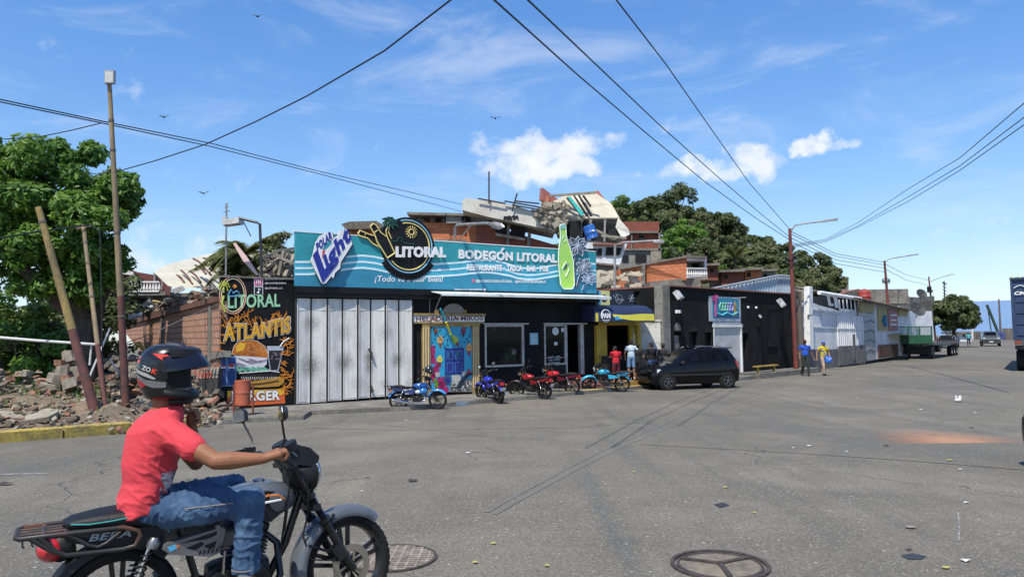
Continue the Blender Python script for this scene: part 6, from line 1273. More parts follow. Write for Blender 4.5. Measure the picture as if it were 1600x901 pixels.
def moto(label,group=None,tank='8a9097',fender=None,side=None,style='std',steer=0.,rack=True,detail=True,lean=0,plate_=True,name='motorcycle',kick=True,frontfend=True,n=26):
    t=thing(name,label,'motorcycle',(0,0,0),group=group); RH=V((-.65,0,.31)); FH=V((.63,0,.31)); r=.31
    tkc=lin(tank)[:3]; tm=mat('tank_'+tank,tkc,rough=.3,coat=.7,col2=tuple(x*.8 for x in tkc),scale=3,metal=.15); fm=tm if fender is None else mat('fender_'+fender,lin(fender)[:3],rough=.35,coat=.5); sm_=tm if side is None else mat('side_'+side,lin(side)[:3],rough=.35,coat=.5)
    ax=V((-.5,0,.866)); pivot=V((.36,0,.80))
    RS=Matrix.Rotation(steer,3,ax)
    def S(p): return pivot+RS@(V(p)-pivot)
    def smb(m):
        return MB(m)
    def steerit(mb): mb.v=[tuple(S(p)) for p in mb.v]; return mb
    def wheel(c,front):
        w=None; hw=.048 if front else .058; mb=MB(rub)
        prof=[(r-.062,-hw*.75),(r-.045,-hw),(r-.02,-hw*.95),(r-.004,-hw*.55),(r,0),(r-.004,hw*.55),(r-.02,hw*.95),(r-.045,hw),(r-.062,hw*.75)]
        mb.lathe(prof+[prof[0]],o=c,ax=(0,1,0),n=44 if detail else 26)
        if detail:
            for i in range(44):
                a=2*pi*i/44
                for sg in (-1,1):
                    d=V((math.cos(a+sg*.035),0,math.sin(a+sg*.035))); mb.box(c+d*(r-.010)+V((0,sg*hw*.36,0)),(.028,hw*.55,.014),Matrix.Rotation(-a+pi/2+.0,3,'Y'))
        rm=MB(blkm); rm.lathe([(r-.062,-hw*.72),(r-.078,-hw*.6),(r-.078,hw*.6),(r-.062,hw*.72),(r-.056,hw*.5),(r-.056,-hw*.5),(r-.062,-hw*.72)],o=c,ax=(0,1,0),n=40 if detail else 24)
        for i in range(5):
            a=2*pi*i/5+.35
            for q in (-.13,.13):
                rm.bar(c+V((math.cos(a+q*2.6)*.045,0,math.sin(a+q*2.6)*.045)),c+V((math.cos(a+q)*(r-.07),0,math.sin(a+q)*(r-.07))),.026,.016,up=(0,1,0))
        rm.lathe([(0,-.06),(.03,-.06),(.045,-.04),(.045,.04),(.03,.06),(0,.06)],o=c,ax=(0,1,0),n=18)
        bd=MB(discm); 
        if front:
            y=-.075; bd.lathe([(.085,y-.002),(.128,y-.002),(.128,y+.002),(.085,y+.002),(.085,y-.002)],o=c,ax=(0,1,0),n=36)
            for i in range(6): a=2*pi*i/6; bd.bar(c+V((math.cos(a)*.03,y,math.sin(a)*.03)),c+V((math.cos(a+.25)*.09,y,math.sin(a+.25)*.09)),.014,.004,up=(0,1,0))
        else: bd.lathe([(.0,-.07),(.09,-.07),(.095,-.05),(.095,-.045),(0,-.045)],o=c,ax=(0,1,0),n=26); bd.lathe([(.06,.075),(.11,.075),(.11,.082),(.06,.082)],o=c,ax=(0,1,0),n=30)
        if front: 
            for q in (mb,rm,bd): steerit(q)
        w=mb.build('wheel',t,smooth=35); rm.build('rim',w,smooth=35); bd.build('brake_disc',w,smooth=35)
    wheel(FH,True); wheel(RH,False)
    # fork
    fk=MB(blkm)
    for s in (-1,1):
        y=.092*s; a=FH+V((-.012,y,-.0)); b=V((.24,y,.985)); d=(b-a); fk.tube([a-d*.04,a+d*.10,a+d*.42],[.022,.026,.027],12); fk.use(chrome if not detail else blkm); fk.tube([a+d*.42,b],.017,10)
        if detail:
            for i in range(12): fk.lathe([(.018,0),(.026,.005),(.018,.012)],o=a+d*(.44+.018*i),ax=d,n=14)
            fk.lathe([(.02,0),(.033,0),(.033,.03),(.02,.03)],o=a+d*.43,ax=d,n=14); fk.lathe([(.02,0),(.033,0),(.033,.035),(.02,.035)],o=a+d*.665,ax=d,n=14)
        fk.use(blkm)
    fk.bar((.39,-.12,.70),(.39,.12,.70),.05,.04); fk.bar((.245,-.12,.965),(.245,.12,.965),.055,.03); fk.tube([(.40,0,.70),(.25,0,.97)],.03,10); fk.tube([FH+V((0,-.12,0)),FH+V((0,.12,0))],.012,8)
    fk.use(blkm); fk.box(FH+V((-.10,-.095,.10)),(.06,.05,.10),Matrix.Rotation(-.6,3,'Y'))
    steerit(fk).build('fork',t,smooth=40)
    # front fender
    if frontfend:
        fe=MB(fm); a0,a1=(50,212) if detail else (35,165); R_=r+.045; rows=[]
        for i in range(25):
            a=math.radians(a0+(a1-a0)*i/24); wd=.072 if i>1 else .055; dr=[(-1,-.055),(-.97,-.02),(-.7,0),(0,.012),(.7,0),(.97,-.02),(1,-.055)]
            rows.append([FH+V((math.cos(a)*(R_+q),x*wd,math.sin(a)*(R_+q))) for x,q in dr]+[FH+V((math.cos(a)*(R_+q-.006),x*wd*.93,math.sin(a)*(R_+q-.006))) for x,q in dr[::-1]])
        fe.loft(rows)
        fb_=steerit(fe).build('front_fender',t,smooth=50)
        ms=MB(blkm)
        for s in (-1,1): ms.tube([FH+V((-.01,.095*s,.05)),FH+V((math.cos(2.6)*.33,.078*s,math.sin(2.6)*.33))],.008,6); ms.tube([FH+V((math.cos(1.9)*.345,.078*s,math.sin(1.9)*.345)),FH+V((-.15,.1*s,.27))],.012,6)
        steerit(ms).build('fender_stay',fb_)
    # headlight, cluster
    h=MB(blkp); c=V((.37,0,.90)); d=V((1,0,-.08)).normalized()
    h.lathe([(0,-.13),(.06,-.12),(.092,-.06),(.105,0),(.108,.03),(.100,.045)],o=c,ax=d,n=28)
    h.loft([[V((x,y*k,z)) for x,y,z in ((.44,-.07,1.0),(.44,.07,1.0),(.37,.09,1.06),(.25,.07,1.10),(.25,-.07,1.10),(.37,-.09,1.06))] for k in (1,)]+[[V((x,y,z)) for x,y,z in ((.42,-.08,.93),(.42,.08,.93),(.36,.10,.95),(.22,.08,.98),(.22,-.08,.98),(.36,-.10,.95))]])
    hl=steerit(h).build('headlight',t,smooth=50)
    q=MB(mat('headlight_glass',(.35,.40,.46),rough=.04,coat=1,spec=1)); q.lathe([(.1,.045),(.085,.07),(.05,.088),(0,.094)],o=c,ax=d,n=28); q2=MB(chrome); q2.lathe([(.098,.04),(.108,.044),(.104,.054),(.096,.052)],o=c,ax=d,n=28)
    steerit(q).build('lens',hl,smooth=60); steerit(q2).build('rim',hl,smooth=60)
    ins=MB(blkp); 
    for y in (-.06,.06): ins.lathe([(.0,-.03),(.045,-.03),(.052,.02),(.05,.028),(0,.024)],o=V((.25,y,1.075)),ax=(-.45,0,.9),n=20)
    steerit(ins).build('gauge',t,smooth=40)
    for s in (() if detail else (-1,1)):
        b_=MB(ambr); b_.ell((.34,.17*s,.93),(.035,.028,.028),nu=12,nv=8); b_.use(blkp); b_.tube([(.33,.09*s,.93),(.34,.15*s,.93)],.009,6); steerit(b_).build('indicator',t,smooth=60)
    # handlebar
    hb=MB(blkm); hb.tube([(.06,-.37,1.045),(.10,-.24,1.06),(.17,-.17,1.04),(.22,-.06,1.0),(.22,.06,1.0),(.17,.17,1.04),(.10,.24,1.06),(.06,.37,1.045)],.011,8)
    hbo=steerit(hb).build('handlebar',t,smooth=50)
    for s in (-1,1):
        gr_=MB(mat('grip_rubber',(.014,.014,.014),rough=.8)); gr_.tube([(.093,.265*s,1.058),(.058,.385*s,1.044)],.017,10)
        for i in range(9 if detail else 0): p=V((.093,.265*s,1.058)).lerp(V((.058,.385*s,1.044)),i/8); gr_.lathe([(.016,0),(.0185,.003),(.016,.006)],o=p,ax=(-.035,.12*s,-.014),n=12)
        gr_.use(chrome); gr_.lathe([(0,0),(.019,0),(.019,.022),(0,.026)],o=V((.058,.385*s,1.044)),ax=(-.035,.12*s,-.014),n=14); steerit(gr_).build('grip',hbo,smooth=40)
        lv=MB(alum if not detail else blkm); lv.tube([(.16,.19*s,1.055),(.19,.24*s,1.05),(.155,.38*s,1.03)],.006,6); lv.use(blkp); lv.box((.115,.225*s,1.063),(.06,.05,.045)); steerit(lv).build('lever',hbo)
        mi=MB(blkm); base_=V((.13,.215*s,1.07)); top_=V((.10,.30*s,1.25)); mi.tube([base_,base_+V((.01,.03*s,.06)),top_],.0065,7)
        RR=Matrix.Rotation(.25*s,3,'Z'); mc=top_+V((0,.02*s,.03)); outl=[(-.065,-.03),(-.06,.03),(-.03,.048),(.05,.042),(.07,.01),(.055,-.035),(0,-.045)]
        mi.loft([[mc+RR@V((x_,yy*s*k,zz*k)) for yy,zz in outl] for x_,k in ((-.012,1),(.006,1),(.022,.72))]); mo=steerit(mi).build('mirror',t,smooth=40)
        mg=MB(mat('mirror_glass',(.55,.6,.66),rough=.03,metal=1)); mg.loft([[mc+RR@V((x_,yy*s*.9,zz*.9)) for yy,zz in outl] for x_ in (-.0165,-.0125)]); steerit(mg).build('mirror_glass',mo)
    # frame
    fr=MB(blkm)
    for s in (-1,1): fr.tube([(.32,.02*s,.83),(.10,.05*s,.80),(-.35,.10*s,.70),(-.85,.10*s,.70)],.016,8); fr.tube([(-.35,.10*s,.70),(-.25,.10*s,.36),(.0,.09*s,.26)],.016,8); fr.tube([(-.25,.11*s,.34),RH+V((0,.11*s,0))],.02,8)
    fr.tube([(.35,0,.80),(.25,0,.50),(.14,0,.30)],.024,10); fr.tube([(.31,0,.92),(.40,0,.74)],.032,10); fr.tube([(-.20,-.14,.27),(-.20,.14,.27)],.012,6)
    fr.build('frame',t,smooth=40)
    # tank
    tk=MB(tm); secs=[(-.17,.06,.745,.815),(-.12,.10,.72,.85),(-.02,.135,.69,.875),(.08,.148,.675,.89),(.17,.135,.675,.885),(.24,.105,.69,.865),(.29,.06,.72,.82),(.305,.02,.76,.79)]
    rings=[]
    for x,hw,zb,zt in secs:
        rings.append([V((x,math.copysign(abs(math.cos(a))**.75,math.cos(a))*hw,(zb+zt)/2+(zt-zb)/2*math.copysign(abs(math.sin(a))**.8,math.sin(a)))) for a in [2*pi*j/24 for j in range(24)]])
    tk.loft(rings); to=tk.build('fuel_tank',t,smooth=70)
    cp=MB(chrome); cp.lathe([(0,0),(.035,0),(.035,.012),(.03,.016),(0,.016)],o=(.09,0,.886),n=20); cp.build('fuel_cap',to,smooth=40)
    # knee panel of the tank
    for s in (-1,1):
        kp=MB(blkp if detail else sm_); 
        pts=[(.02,.80),(.10,.85),(.20,.83),(.27,.78),(.235,.72),(.13,.668),(.04,.70)]
        kp.loft([[V((x,s*(.149-.9*max(0,x-.12)**1.3*1.2),z)) for x,z in pts],[V((x,s*(.115-.5*max(0,x-.1)),z)) for x,z in pts]]) if detail else None
        if detail:
            kp.build('tank_panel',to); e=MB(mat('orange_stripe',(.75,.22,.03),rough=.4)); e.tube([(.06,s*.151,.80),(.11,s*.152,.825),(.17,s*.147,.82),(.21,s*.135,.79)],.006,5); e.use(whitec); e.tube([(.09,s*.153,.785),(.19,s*.142,.79)],.007,5); e.build('decal',to)
    if style=='std':
        # seat, two level
        se=MB(vinyl); rings=[]
        for x,hw,zb,zt in ((-.92,.05,.765,.79),(-.88,.10,.75,.805),(-.75,.13,.735,.825),(-.60,.14,.72,.835),(-.50,.145,.71,.81),(-.40,.145,.70,.78),(-.25,.13,.70,.768),(-.14,.10,.71,.775),(-.10,.06,.73,.77)):
            rings.append([V((x,math.copysign(abs(math.cos(a))**.6,math.cos(a))*hw,(zb+zt)/2+(zt-zb)/2*math.copysign(abs(math.sin(a))**.7,math.sin(a)))) for a in [2*pi*j/20 for j in range(20)]])
        se.loft(rings); so_=se.build('seat',t,smooth=60)
        if detail:
            pp=MB(flat('teal_piping','3f9f96')); 
            for s in (-1,1): pp.tube([(x,hw*s*1.0,z) for x,hw,z in ((-.88,.10,.785),(-.80,.126,.78),(-.70,.137,.785),(-.60,.143,.795),(-.52,.147,.785),(-.47,.147,.76),(-.45,.146,.73)) ],.0035,5); pp.tube([(-.43,.143*s,.72),(-.415,.143*s,.69)],.0035,5)
            pp.build('piping',so_)
    # tail, side covers
    for s in (-1,1):
        tc_=MB(blkp if detail else sm_); plate(tc_,[(-.93,.76),(-.90,.70),(-.70,.64),(-.48,.62),(-.44,.72),(-.60,.75)] if s<0 else [(-.93,.76),(-.60,.75),(-.44,.72),(-.48,.62),(-.70,.64),(-.90,.70)],.118*s,.02,(0,-s,0)); to2=tc_.build('tail_cover',t)
        if detail:
            tx=MB(flat('letter_grey','9aa0a4')); put_text(tx,'BERA',V((-.80,-.121,.69)) if s<0 else V((-.58,.121,.69)),(1,0,0) if s<0 else (-1,0,0),(0.12,0,1) if s<0 else (-.12,0,1),.20,.036,.02,.2,.003); tx.build('lettering',to2)
    for s in (-1,1):
        sc_=MB(mat('side_grey',(.19,.19,.195),rough=.35,metal=.5,coat=.3) if detail else sm_)
        pts=[(-.455,.60),(-.435,.635),(-.13,.69),(-.11,.67),(-.135,.535),(-.20,.515),(-.42,.565)]
        sc_.loft([[V((x,.125*s,z)) for x,z in pts],[V((x,.155*s,z*.98+.6*.02)) for x,z in [(-.28+(x+.28)*.93,.6+(z-.6)*.9) for x,z in pts]]]); so3=sc_.build('side_cover',t)
        if detail:
            y=.157*s; d_=MB(blkp); yy=min(y,y-.003*s) 
            for p4 in ([(-.36,.622),(-.17,.662),(-.17,.64),(-.22,.625)],[(-.33,.592),(-.25,.615),(-.235,.60),(-.28,.573)],[(-.24,.59),(-.17,.61),(-.18,.575),(-.205,.565)]): plate(d_,p4,y,.008,(0,-s,0))
            for i in range(5): plate(d_,[(-.265+i*.022,.545),(-.258+i*.022,.565),(-.248+i*.022,.567),(-.255+i*.022,.547)],y,.008,(0,-s,0))
            d_.use(flat('decal_blue','4fa3c9')); plate(d_,[(-.425,.612),(-.38,.620),(-.37,.60),(-.41,.585)],y,.008,(0,-s,0)); d_.use(flat('decal_orange','c9622f')); plate(d_,[(-.385,.612),(-.365,.614),(-.36,.604),(-.375,.600)],y+.001*s,.008,(0,-s,0))
            d_.build('vent_decal',so3)
    # engine
    en=MB(engm); sm_box(en,(-.03,0,.36),(.34,.20,.20)); en.lathe([(0,-.125),(.085,-.125),(.095,-.10),(.095,.10),(.085,.125),(0,.125)],o=(.04,0,.35),ax=(0,1,0),n=24); en.lathe([(0,-.12),(.07,-.12),(.08,-.10),(.08,.10),(.07,.12),(0,.12)],o=(-.12,0,.36),ax=(0,1,0),n=24)
    ci=Matrix.Rotation(.25,3,'Y')
    for i in range(9): en.box(V((.03,0,.44))+ci@V((0,0,.02*i)),(.15-.004*abs(i-4),.16,.009),ci)
    en.box(V((.03,0,.44))+ci@V((0,0,.08)),(.10,.11,.18),ci); sm_box(en,V((.03,0,.44))+ci@V((0,0,.20)),(.13,.13,.06),ci); en.build('engine',t,smooth=40)
    ex=MB(blkm if detail else chrome); ex.tube([(.10,-.02,.60),(.19,-.04,.52),(.20,-.09,.34),(.10,-.135,.22),(-.20,-.15,.22)],.021,10); ex.tube([(-.20,-.15,.22),(-.30,-.155,.235),(-.80,-.165,.33),(-.86,-.167,.34)],[.024,.045,.05,.038],16); ex.build('exhaust',t,smooth=40)
    if detail:
        ka=MB(chrome); ka.tube([(-.10,-.13,.40),(-.14,-.18,.43),(-.13,-.19,.56)],.009,8); ka.use(blkp); ka.tube([(-.155,-.19,.565),(-.105,-.19,.567)],.013,8); ka.build('kick_lever',t,smooth=40)
        cb=MB(flat('carb_grey','8a8780')); sm_box(cb,(-.11,0,.58),(.12,.09,.10)); cb.tube([(-.14,-.09,.69),(-.16,-.14,.68),(-.17,-.14,.63)],.018,8); cb.build('carburettor',t,smooth=40)
        ca=MB(mat('cable_black',(.012,.012,.012),rough=.5))
        for pts in ([(.18,-.17,1.04),(.33,-.18,.92),(.36,-.12,.70),(.33,-.10,.55),(.38,-.10,.40),(.58,-.095,.36)],[(.17,.15,1.03),(.30,.12,.95),(.28,.06,.7),(.24,.05,.42)],[(.20,-.10,1.03),(.24,-.13,.85),(.22,-.10,.66),(.20,-.05,.40)],[(.15,-.2,1.05),(.27,-.2,.98),(.33,-.10,.83)],[(.11,-.22,1.05),(.22,-.26,.96),(.25,-.10,.87)]): ca.tube([(V(pts[i//4]).lerp(V(pts[min(i//4+1,len(pts)-1)]),(i%4)/4)) for i in range(4*(len(pts)-1)+1)],.0055,6)
        ca.build('cable',t,smooth=60)
        st_=MB(alum); sm_box(st_,(-.33,-.135,.50),(.03,.03,.03)); 
    # pegs
    pg=MB(blkp)
    for s in (-1,1): pg.tube([(-.17,.13*s,.30),(-.17,.24*s,.30)],.016,8); pg.tube([(-.45,.13*s,.38),(-.45,.22*s,.38)],.014,8)
    pg.build('footpeg',t)
    # shocks
    for s in (-1,1):
        sh_=MB(chrome); a=V((-.60,.135*s,.35));b=V((-.50,.135*s,.66)); sh_.tube([a,b],.012,8); sh_.use(blkm if detail else chrome); 
        coil=[a.lerp(b,.15+.65*i/60)+V((math.cos(i*.75)*.024,math.sin(i*.75)*.024,0)) for i in range(61)]; sh_.tube(coil,.006,5); sh_.use(alum); sh_.lathe([(0,0),(.03,0),(.032,.03),(.02,.055),(0,.055)],o=b-V((0,0,.045)),ax=(b-a),n=14); sh_.build('shock_absorber',t,smooth=50)
    # rear fender, tail lamp, plate
    rf_=MB(blkp if detail else fm); rows=[]
    for i in range(16):
        a=math.radians(46+i*7.4); R_=r+.05; rows.append([RH+V((math.cos(a)*(R_+q),x*.085,math.sin(a)*(R_+q))) for x,q in ((-1,-.05),(-.9,-.01),(0,.01),(.9,-.01),(1,-.05))]+[RH+V((math.cos(a)*(R_+q-.006),x*.08,math.sin(a)*(R_+q-.006))) for x,q in ((1,-.05),(.9,-.01),(0,.01),(-.9,-.01),(-1,-.05))])
    rf_.loft(rows); rfo=rf_.build('rear_fender',t,smooth=50)
    tl=MB(redl)
    if detail: tl.ell((-.965,0,.655),(.075,.098,.072),nu=20,nv=12); tl.use(blkp); tl.lathe([(0,0),(.075,0),(.082,.03),(.06,.10),(0,.10)],o=V((-.955,0,.655)),ax=(1,0,.1),n=20)
    else: tl.loft([[V((x,y*k,z0_+ (z-z0_)*k)) for y,z in ((-.085,.68),(-.08,.72),(-.03,.735),(.03,.735),(.08,.72),(.085,.68),(.07,.62),(.0,.605),(-.07,.62))] for x,k,z0_ in ((-.87,.8,.67),(-.90,1,.67),(-.95,.96,.67),(-.975,.72,.67))])
    tl.build('tail_light',t,smooth=50)
    if plate_:
        pl2=MB(flat('plate_white','c9c9c5')); pl2.box((-1.0,0,.50),(.006,.19,.12),Matrix.Rotation(-.35,3,'Y')); pl2.use(blkp); pl2.bar((-.90,0,.62),(-.98,0,.50),.05,.02); pl2.build('number_plate',t)
    for s in (() if detail else (-1,1)):
        b_=MB(ambr); b_.ell((-.90,.17*s,.63),(.035,.028,.028),nu=12,nv=8); b_.use(blkp); b_.tube([(-.90,.07*s,.63),(-.90,.15*s,.63)],.009,6); b_.build('indicator',t,smooth=60)
    # rack
    if rack:
        rk=MB(rackm); R2=.0135
        for s in (-1,1):
            y=.165*s; rk.tube([(-1.12,y*.7,.80),(-1.10,y*.95,.80),(-.95,y,.80),(-.64,y,.795),(-.57,y,.77),(-.555,y,.72),(-.58,y,.665),(-.64,y,.655),(-.90,y,.665),(-.945,y,.69),(-1.02,y,.80)],R2,9); rk.tube([(-.90,y,.80),(-.80,y,.70),(-.755,y,.685),(-.715,y,.70),(-.65,y,.775)],R2*.8,8) if detail else None
            if detail: rk.tube([(-1.06,y,.80),(-.985,y,.715),(-.95,y,.69)],R2,8)
        for x in (-1.12,-1.0,-.90): rk.tube([(x,-.165*(.7 if x<-1.1 else 1),.80),(x,.165*(.7 if x<-1.1 else 1),.80)],R2,8)
        for y in (-.07,.0,.07): rk.tube([(-1.12,y,.80),(-.88,y,.80)],R2*.8,8)
        if detail:
            for x in (-1.09,-1.05): rk.tube([(x,-.165,.80),(x,-.165,.765),(x+.008,-.165,.755)],.005,6)
        if detail: rk.v=[(a,b*.85,c-(.05 if c>.73 else .025)) for a,b,c in rk.v]
        rk.build('rack',t,smooth=50)
    if kick:
        ks=MB(chrome if not detail else blkm); ks.tube([(-.15,.12,.28),(-.20,.26,.012)],.010,7); ks.build('kickstand',t)
    return t
# parked ones; rz = heading
def park(px,py,rz,*a,lean=.07,s=1.0,**k):
    p=G(px,py); o=moto(*a,detail=False,**k); o.location=(p.x,p.y,gz(p.y)); o.rotation_mode='XYZ'; o.scale=(s,s,s); o.rotation_euler=(-lean if False else 0,0,rz); 
    o.rotation_euler=(Matrix.Rotation(rz,3,'Z')@Matrix.Rotation(-lean*-1*-1,3,'X')).to_euler(); return o
GRP='motorcycles parked in front of the restaurant'
park(654,640,math.radians(8),'bright blue motorcycle parked side on before the white folding gate, helmet on seat',GRP,tank='1f5fb0',fender='3a86c8',side='1c2f6e',steer=-.25,s=.86)
park(766,628,math.radians(120)-.0,'royal blue motorcycle seen from behind with a white number plate, beside the ice cream pillar',GRP,tank='2233b8',fender='2233b8',side='20309a',rack=False,steer=.2,s=.9)
park(829,622,math.radians(142),'red motorcycle with a brown seat parked under the restaurant window',GRP,tank='b51f26',fender='2a1516',side='7a1a1e',rack=False,steer=.4,s=.90)
park(868,616,math.radians(160),'glossy red motorcycle with maroon tail parked left of the entrance steps',GRP,tank='d4222b',fender='2a1516',side='5c1220',rack=False,steer=.2,s=.93)
park(946,612,math.radians(172),'light blue motorcycle parked in front of the red entrance steps',GRP,tank='35a9cf',fender='35a9cf',side='35a9cf',steer=.35,s=.92)
# helmets lying on bikes
def helmet(name,label,c,rz,col,s=1.0,parent=None,full=None):
    pass
p=G(650,640); q=P(668,608,p.y-.05); mb=MB(mat('helmet_blue',lin('2b6fb0')[:3],rough=.2,coat=.8)); mb.ell(P(661,611,p.y),(.14,.12,.11)); mb.use(mat('visor_pale',(.5,.6,.65),rough=.1)); mb.ell(P(655,612,p.y)+V((-.03,-.03,0)),(.10,.09,.06)); mb.build('helmet',label='blue open face helmet sitting on the tank of the bright blue motorcycle',cat='helmet',smooth=60)
mb=MB(mat('helmet_black',(.015,.015,.017),rough=.25,coat=.8)); c=P(670,577,p.y-.1); mb.ell(c,(.13,.11,.11)); mb.ell(c+V((.06,-.02,-.06)),(.09,.09,.07)); mb.build('helmet',label='black helmet hung on the handlebar of the bright blue motorcycle',cat='helmet',smooth=60)
# ================================================================ foreground motorcycle and rider
YAW=math.radians(31); Hb=P(540,881,4.8); ROOT=V((Hb.x-.63*math.cos(YAW),Hb.y-.63*math.sin(YAW),0)); UX=V((math.cos(YAW),math.sin(YAW),0)); UY=V((-math.sin(YAW),math.cos(YAW),0))
def bl(px,py,yl):
    d=ray(px,py); t=(yl-(CAM-ROOT).dot(UY))/d.dot(UY); p=CAM+d*t-ROOT; return V((p.dot(UX),yl,p.z))
bike=moto('grey and black motorcycle with a rear rack ridden across the foreground',None,tank='5d6269',fender='585d62',steer=.20,kick=False,plate_=False); bike.location=ROOT; bike.rotation_euler=(0,0,YAW)
# rider (local to the bike's frame)
skr=mat('rider_skin',(.27,.115,.058),rough=.55,spec=.3,col2=(.22,.095,.048),scale=9,bump=.15,bscale=70)
J=dict(pel=bl(238,795,0)+V((0,0,.02)),hipR=bl(262,800,-.11),kneeR=bl(392,782,-.24),ankR=bl(384,893,-.25),shR=bl(262,672,-.17),elR=bl(338,712,-.37),wrR=bl(412,716,-.42),gr=bl(438,715,-.41),head=bl(262,585,0),neck=bl(258,634,0))
J['shR']=bl(266,676,-.175); print({k:[round(x,3) for x in v] for k,v in J.items()})
chest=bl(240,690,0); belly=bl(222,755,0); upper=bl(252,655,0)
J['elR'].z-=.028
hipL=J['hipR'].copy(); hipL.y=.11; kneeL=V((J['kneeR'].x,.24,J['kneeR'].z)); ankL=V((J['ankR'].x,.22,J['ankR'].z)); shL=V((J['shR'].x+.02,.175,J['shR'].z))
elL=bl(306,722,.20); wrL=bl(300,668,.06)
mb=MB(skr)
mb.cap(upper-V((0,0,.03)),J['head']-V((0,0,.02)),.066,.064); mb.ell(J['head'],(.10,.085,.115)); mb.cap(upper+V((-.01,-.02,-.04)),J['shR'],.075,.066); mb.cap(upper+V((-.01,.02,-.04)),shL,.075,.066); mb.ell(bl(262,690,0),(.085,.14,.15)); mb.ell(bl(240,755,0),(.07,.12,.13)); mb.ell(J['pel'],(.12,.15,.10))
for S_,E_,W_ in ((J['shR'],J['elR'],J['wrR']),(shL,elL,wrL)):
    mb.cap(S_,S_.lerp(E_,.45),.058,.057); mb.cap(S_.lerp(E_,.45),E_,.057,.045); mb.cap(E_,E_.lerp(W_,.3),.046,.050); mb.cap(E_.lerp(W_,.3),W_,.050,.029)
for H_,K_,A_2 in ((J['hipR'],J['kneeR'],J['ankR']),(hipL,kneeL,ankL)):
    mb.cap(H_,K_,.085,.058); mb.cap(K_,K_.lerp(A_2,.3),.056,.056); mb.cap(K_.lerp(A_2,.3),A_2-V((0,0,.12)),.056,.038); mb.cap(A_2-V((0,0,.12)),A_2+V((.10,0,-.16)),.038,.034)
# right hand round the grip: grip axis runs along local y
g0=J['gr']; gdir=(Matrix.Rotation(.20,3,V((-.5,0,.866)))@V((-.035,-.12,-.014))).normalized()
palm=g0+V((-.012,.0,.026)); mb.cap(J['wrR'],palm-gdir*.018,.029,.027,12); mb.cap(palm-gdir*.035,palm+gdir*.035,.027,.026,12); mb.cap(J['wrR'],palm+gdir*.03,.026,.024)
for i,(o,l) in enumerate(((-.040,.9),(-.014,1.0),(.012,.97),(.036,.82))):
    a=palm+gdir*o+V((.012,0,.008)); b=a+V((.030,0,.004))*l; c=b+V((.014,0,-.026))*l; d_=c+V((-.018,0,-.022))*l; e_=d_+V((-.020,0,-.004))*l
    mb.cap(a,b,.0125,.0115,10); mb.cap(b,c,.0115,.0105,10); mb.cap(c,d_,.0105,.0098,10); mb.cap(d_,e_,.0098,.0085,10)
a=palm-gdir*.045+V((-.02,0,-.002)); b=a+V((.018,.012,-.022)); c=b+V((.022,.002,-.016)); mb.cap(a,b,.015,.0125,10); mb.cap(b,c,.0125,.010,10)
# left hand at the chin strap: palm towards the throat, fingers folded
pl3=bl(300,652,.05); mb.cap(wrL,pl3,.028,.034,12); mb.ell(pl3,(.026,.036,.040))
for i,(px_,py_,l) in enumerate(((296,640,1.0),(301,646,1.05),(303,653,1.0),(302,661,.85))):
    a=pl3+V((.0,.012,.028-.019*i)); tip=bl(px_+4,py_,.0); k_=a.lerp(tip,.55)+V((.030,.0,.004)); mb.cap(a,k_,.0115,.011,10); mb.cap(k_,tip+V((-.004,-.016,0)),.011,.009,10)
th0=pl3+V((-.01,-.01,.02)); th1=bl(282,640,.0); mb.cap(th0,th0.lerp(th1,.5)+V((0,0,.006)),.013,.012,10); mb.cap(th0.lerp(th1,.5)+V((0,0,.006)),th1,.012,.010,10)
rider=fuse(mb,'person',None,.0052,4,label='rider in red t-shirt, jeans and black helmet on the foreground motorcycle',cat='person')
rider.data.transform(Matrix.Translation(rider.location)); rider.location=(0,0,0)
# t-shirt
shc=mat('coral_shirt',(.66,.05,.065),rough=.85,col2=(.56,.042,.055),scale=4,bump=.35,bscale=220); shd=mat('shirt_grey_print',(.10,.06,.075),rough=.85,col2=(.55,.5,.52),scale=16,lo=.46,hi=.56,stretch=(.5,.5,2)); q=MB(shc)
def shell(c,r_,R=None): q.ell(c,r_,R,24,14)
spine=[(bl(208,799,0),.125,.172),(bl(214,772,0),.138,.180),(bl(224,742,0),.142,.182),(bl(232,712,0),.152,.192),(bl(237,684,0),.155,.205),(bl(240,662,0),.150,.205),(bl(246,646,0),.125,.160),(bl(254,633,0),.080,.088)]
spine=[(c+V((.035 if i<3 else .01,0,0)),a,b) for i,(c,a,b) in enumerate(spine)]
q.loft([[c+V((a*math.cos(t)*1.0,b*math.sin(t),a*.25*math.cos(t))) for t in [2*pi*j/28 for j in range(28)]] for c,a,b in spine])
for s,S_,E_ in ((-1,J['shR'],J['elR']),(1,shL,elL)):
    q.cap(V((upper.x,upper.y+.05*s,upper.z-.05)),S_,.085,.080); q.cap(S_,S_.lerp(E_,.42),.080,.077); q.cap(S_.lerp(E_,.3),S_.lerp(E_,.50)+V((0,0,-.004)),.077,.075)
def folds(co,n):
    f=0
    # drapes from the armpit towards the back hem, and horizontal creases over the belt
    from mathutils import noise
    sx=co.x-belly.x; a_=co.x*.75+co.z; b_=co.x-co.z*.75
    n1=noise.noise(V((a_*15,b_*4.5,co.y*5))); n2=noise.noise(V((a_*30+7,b_*8,co.y*9))); n3=noise.noise(V((co.x*6,co.y*6,co.z*22+3)))
    side=max(.25,min(1,(-co.y+.02)*7))*max(.2,min(1,(sx+.10)*6)); low=max(0,min(1,(1.14-co.z)*5))
    f+=(.016*max(0,1-abs(n1)*3.2)**2+.008*max(0,1-abs(n2)*3)**2)*side*(.35+.65*low); f+=.010*max(0,1-abs(n3)*3)**2*max(0,min(1,(1.0-co.z)*7)); f-=.004
    return f
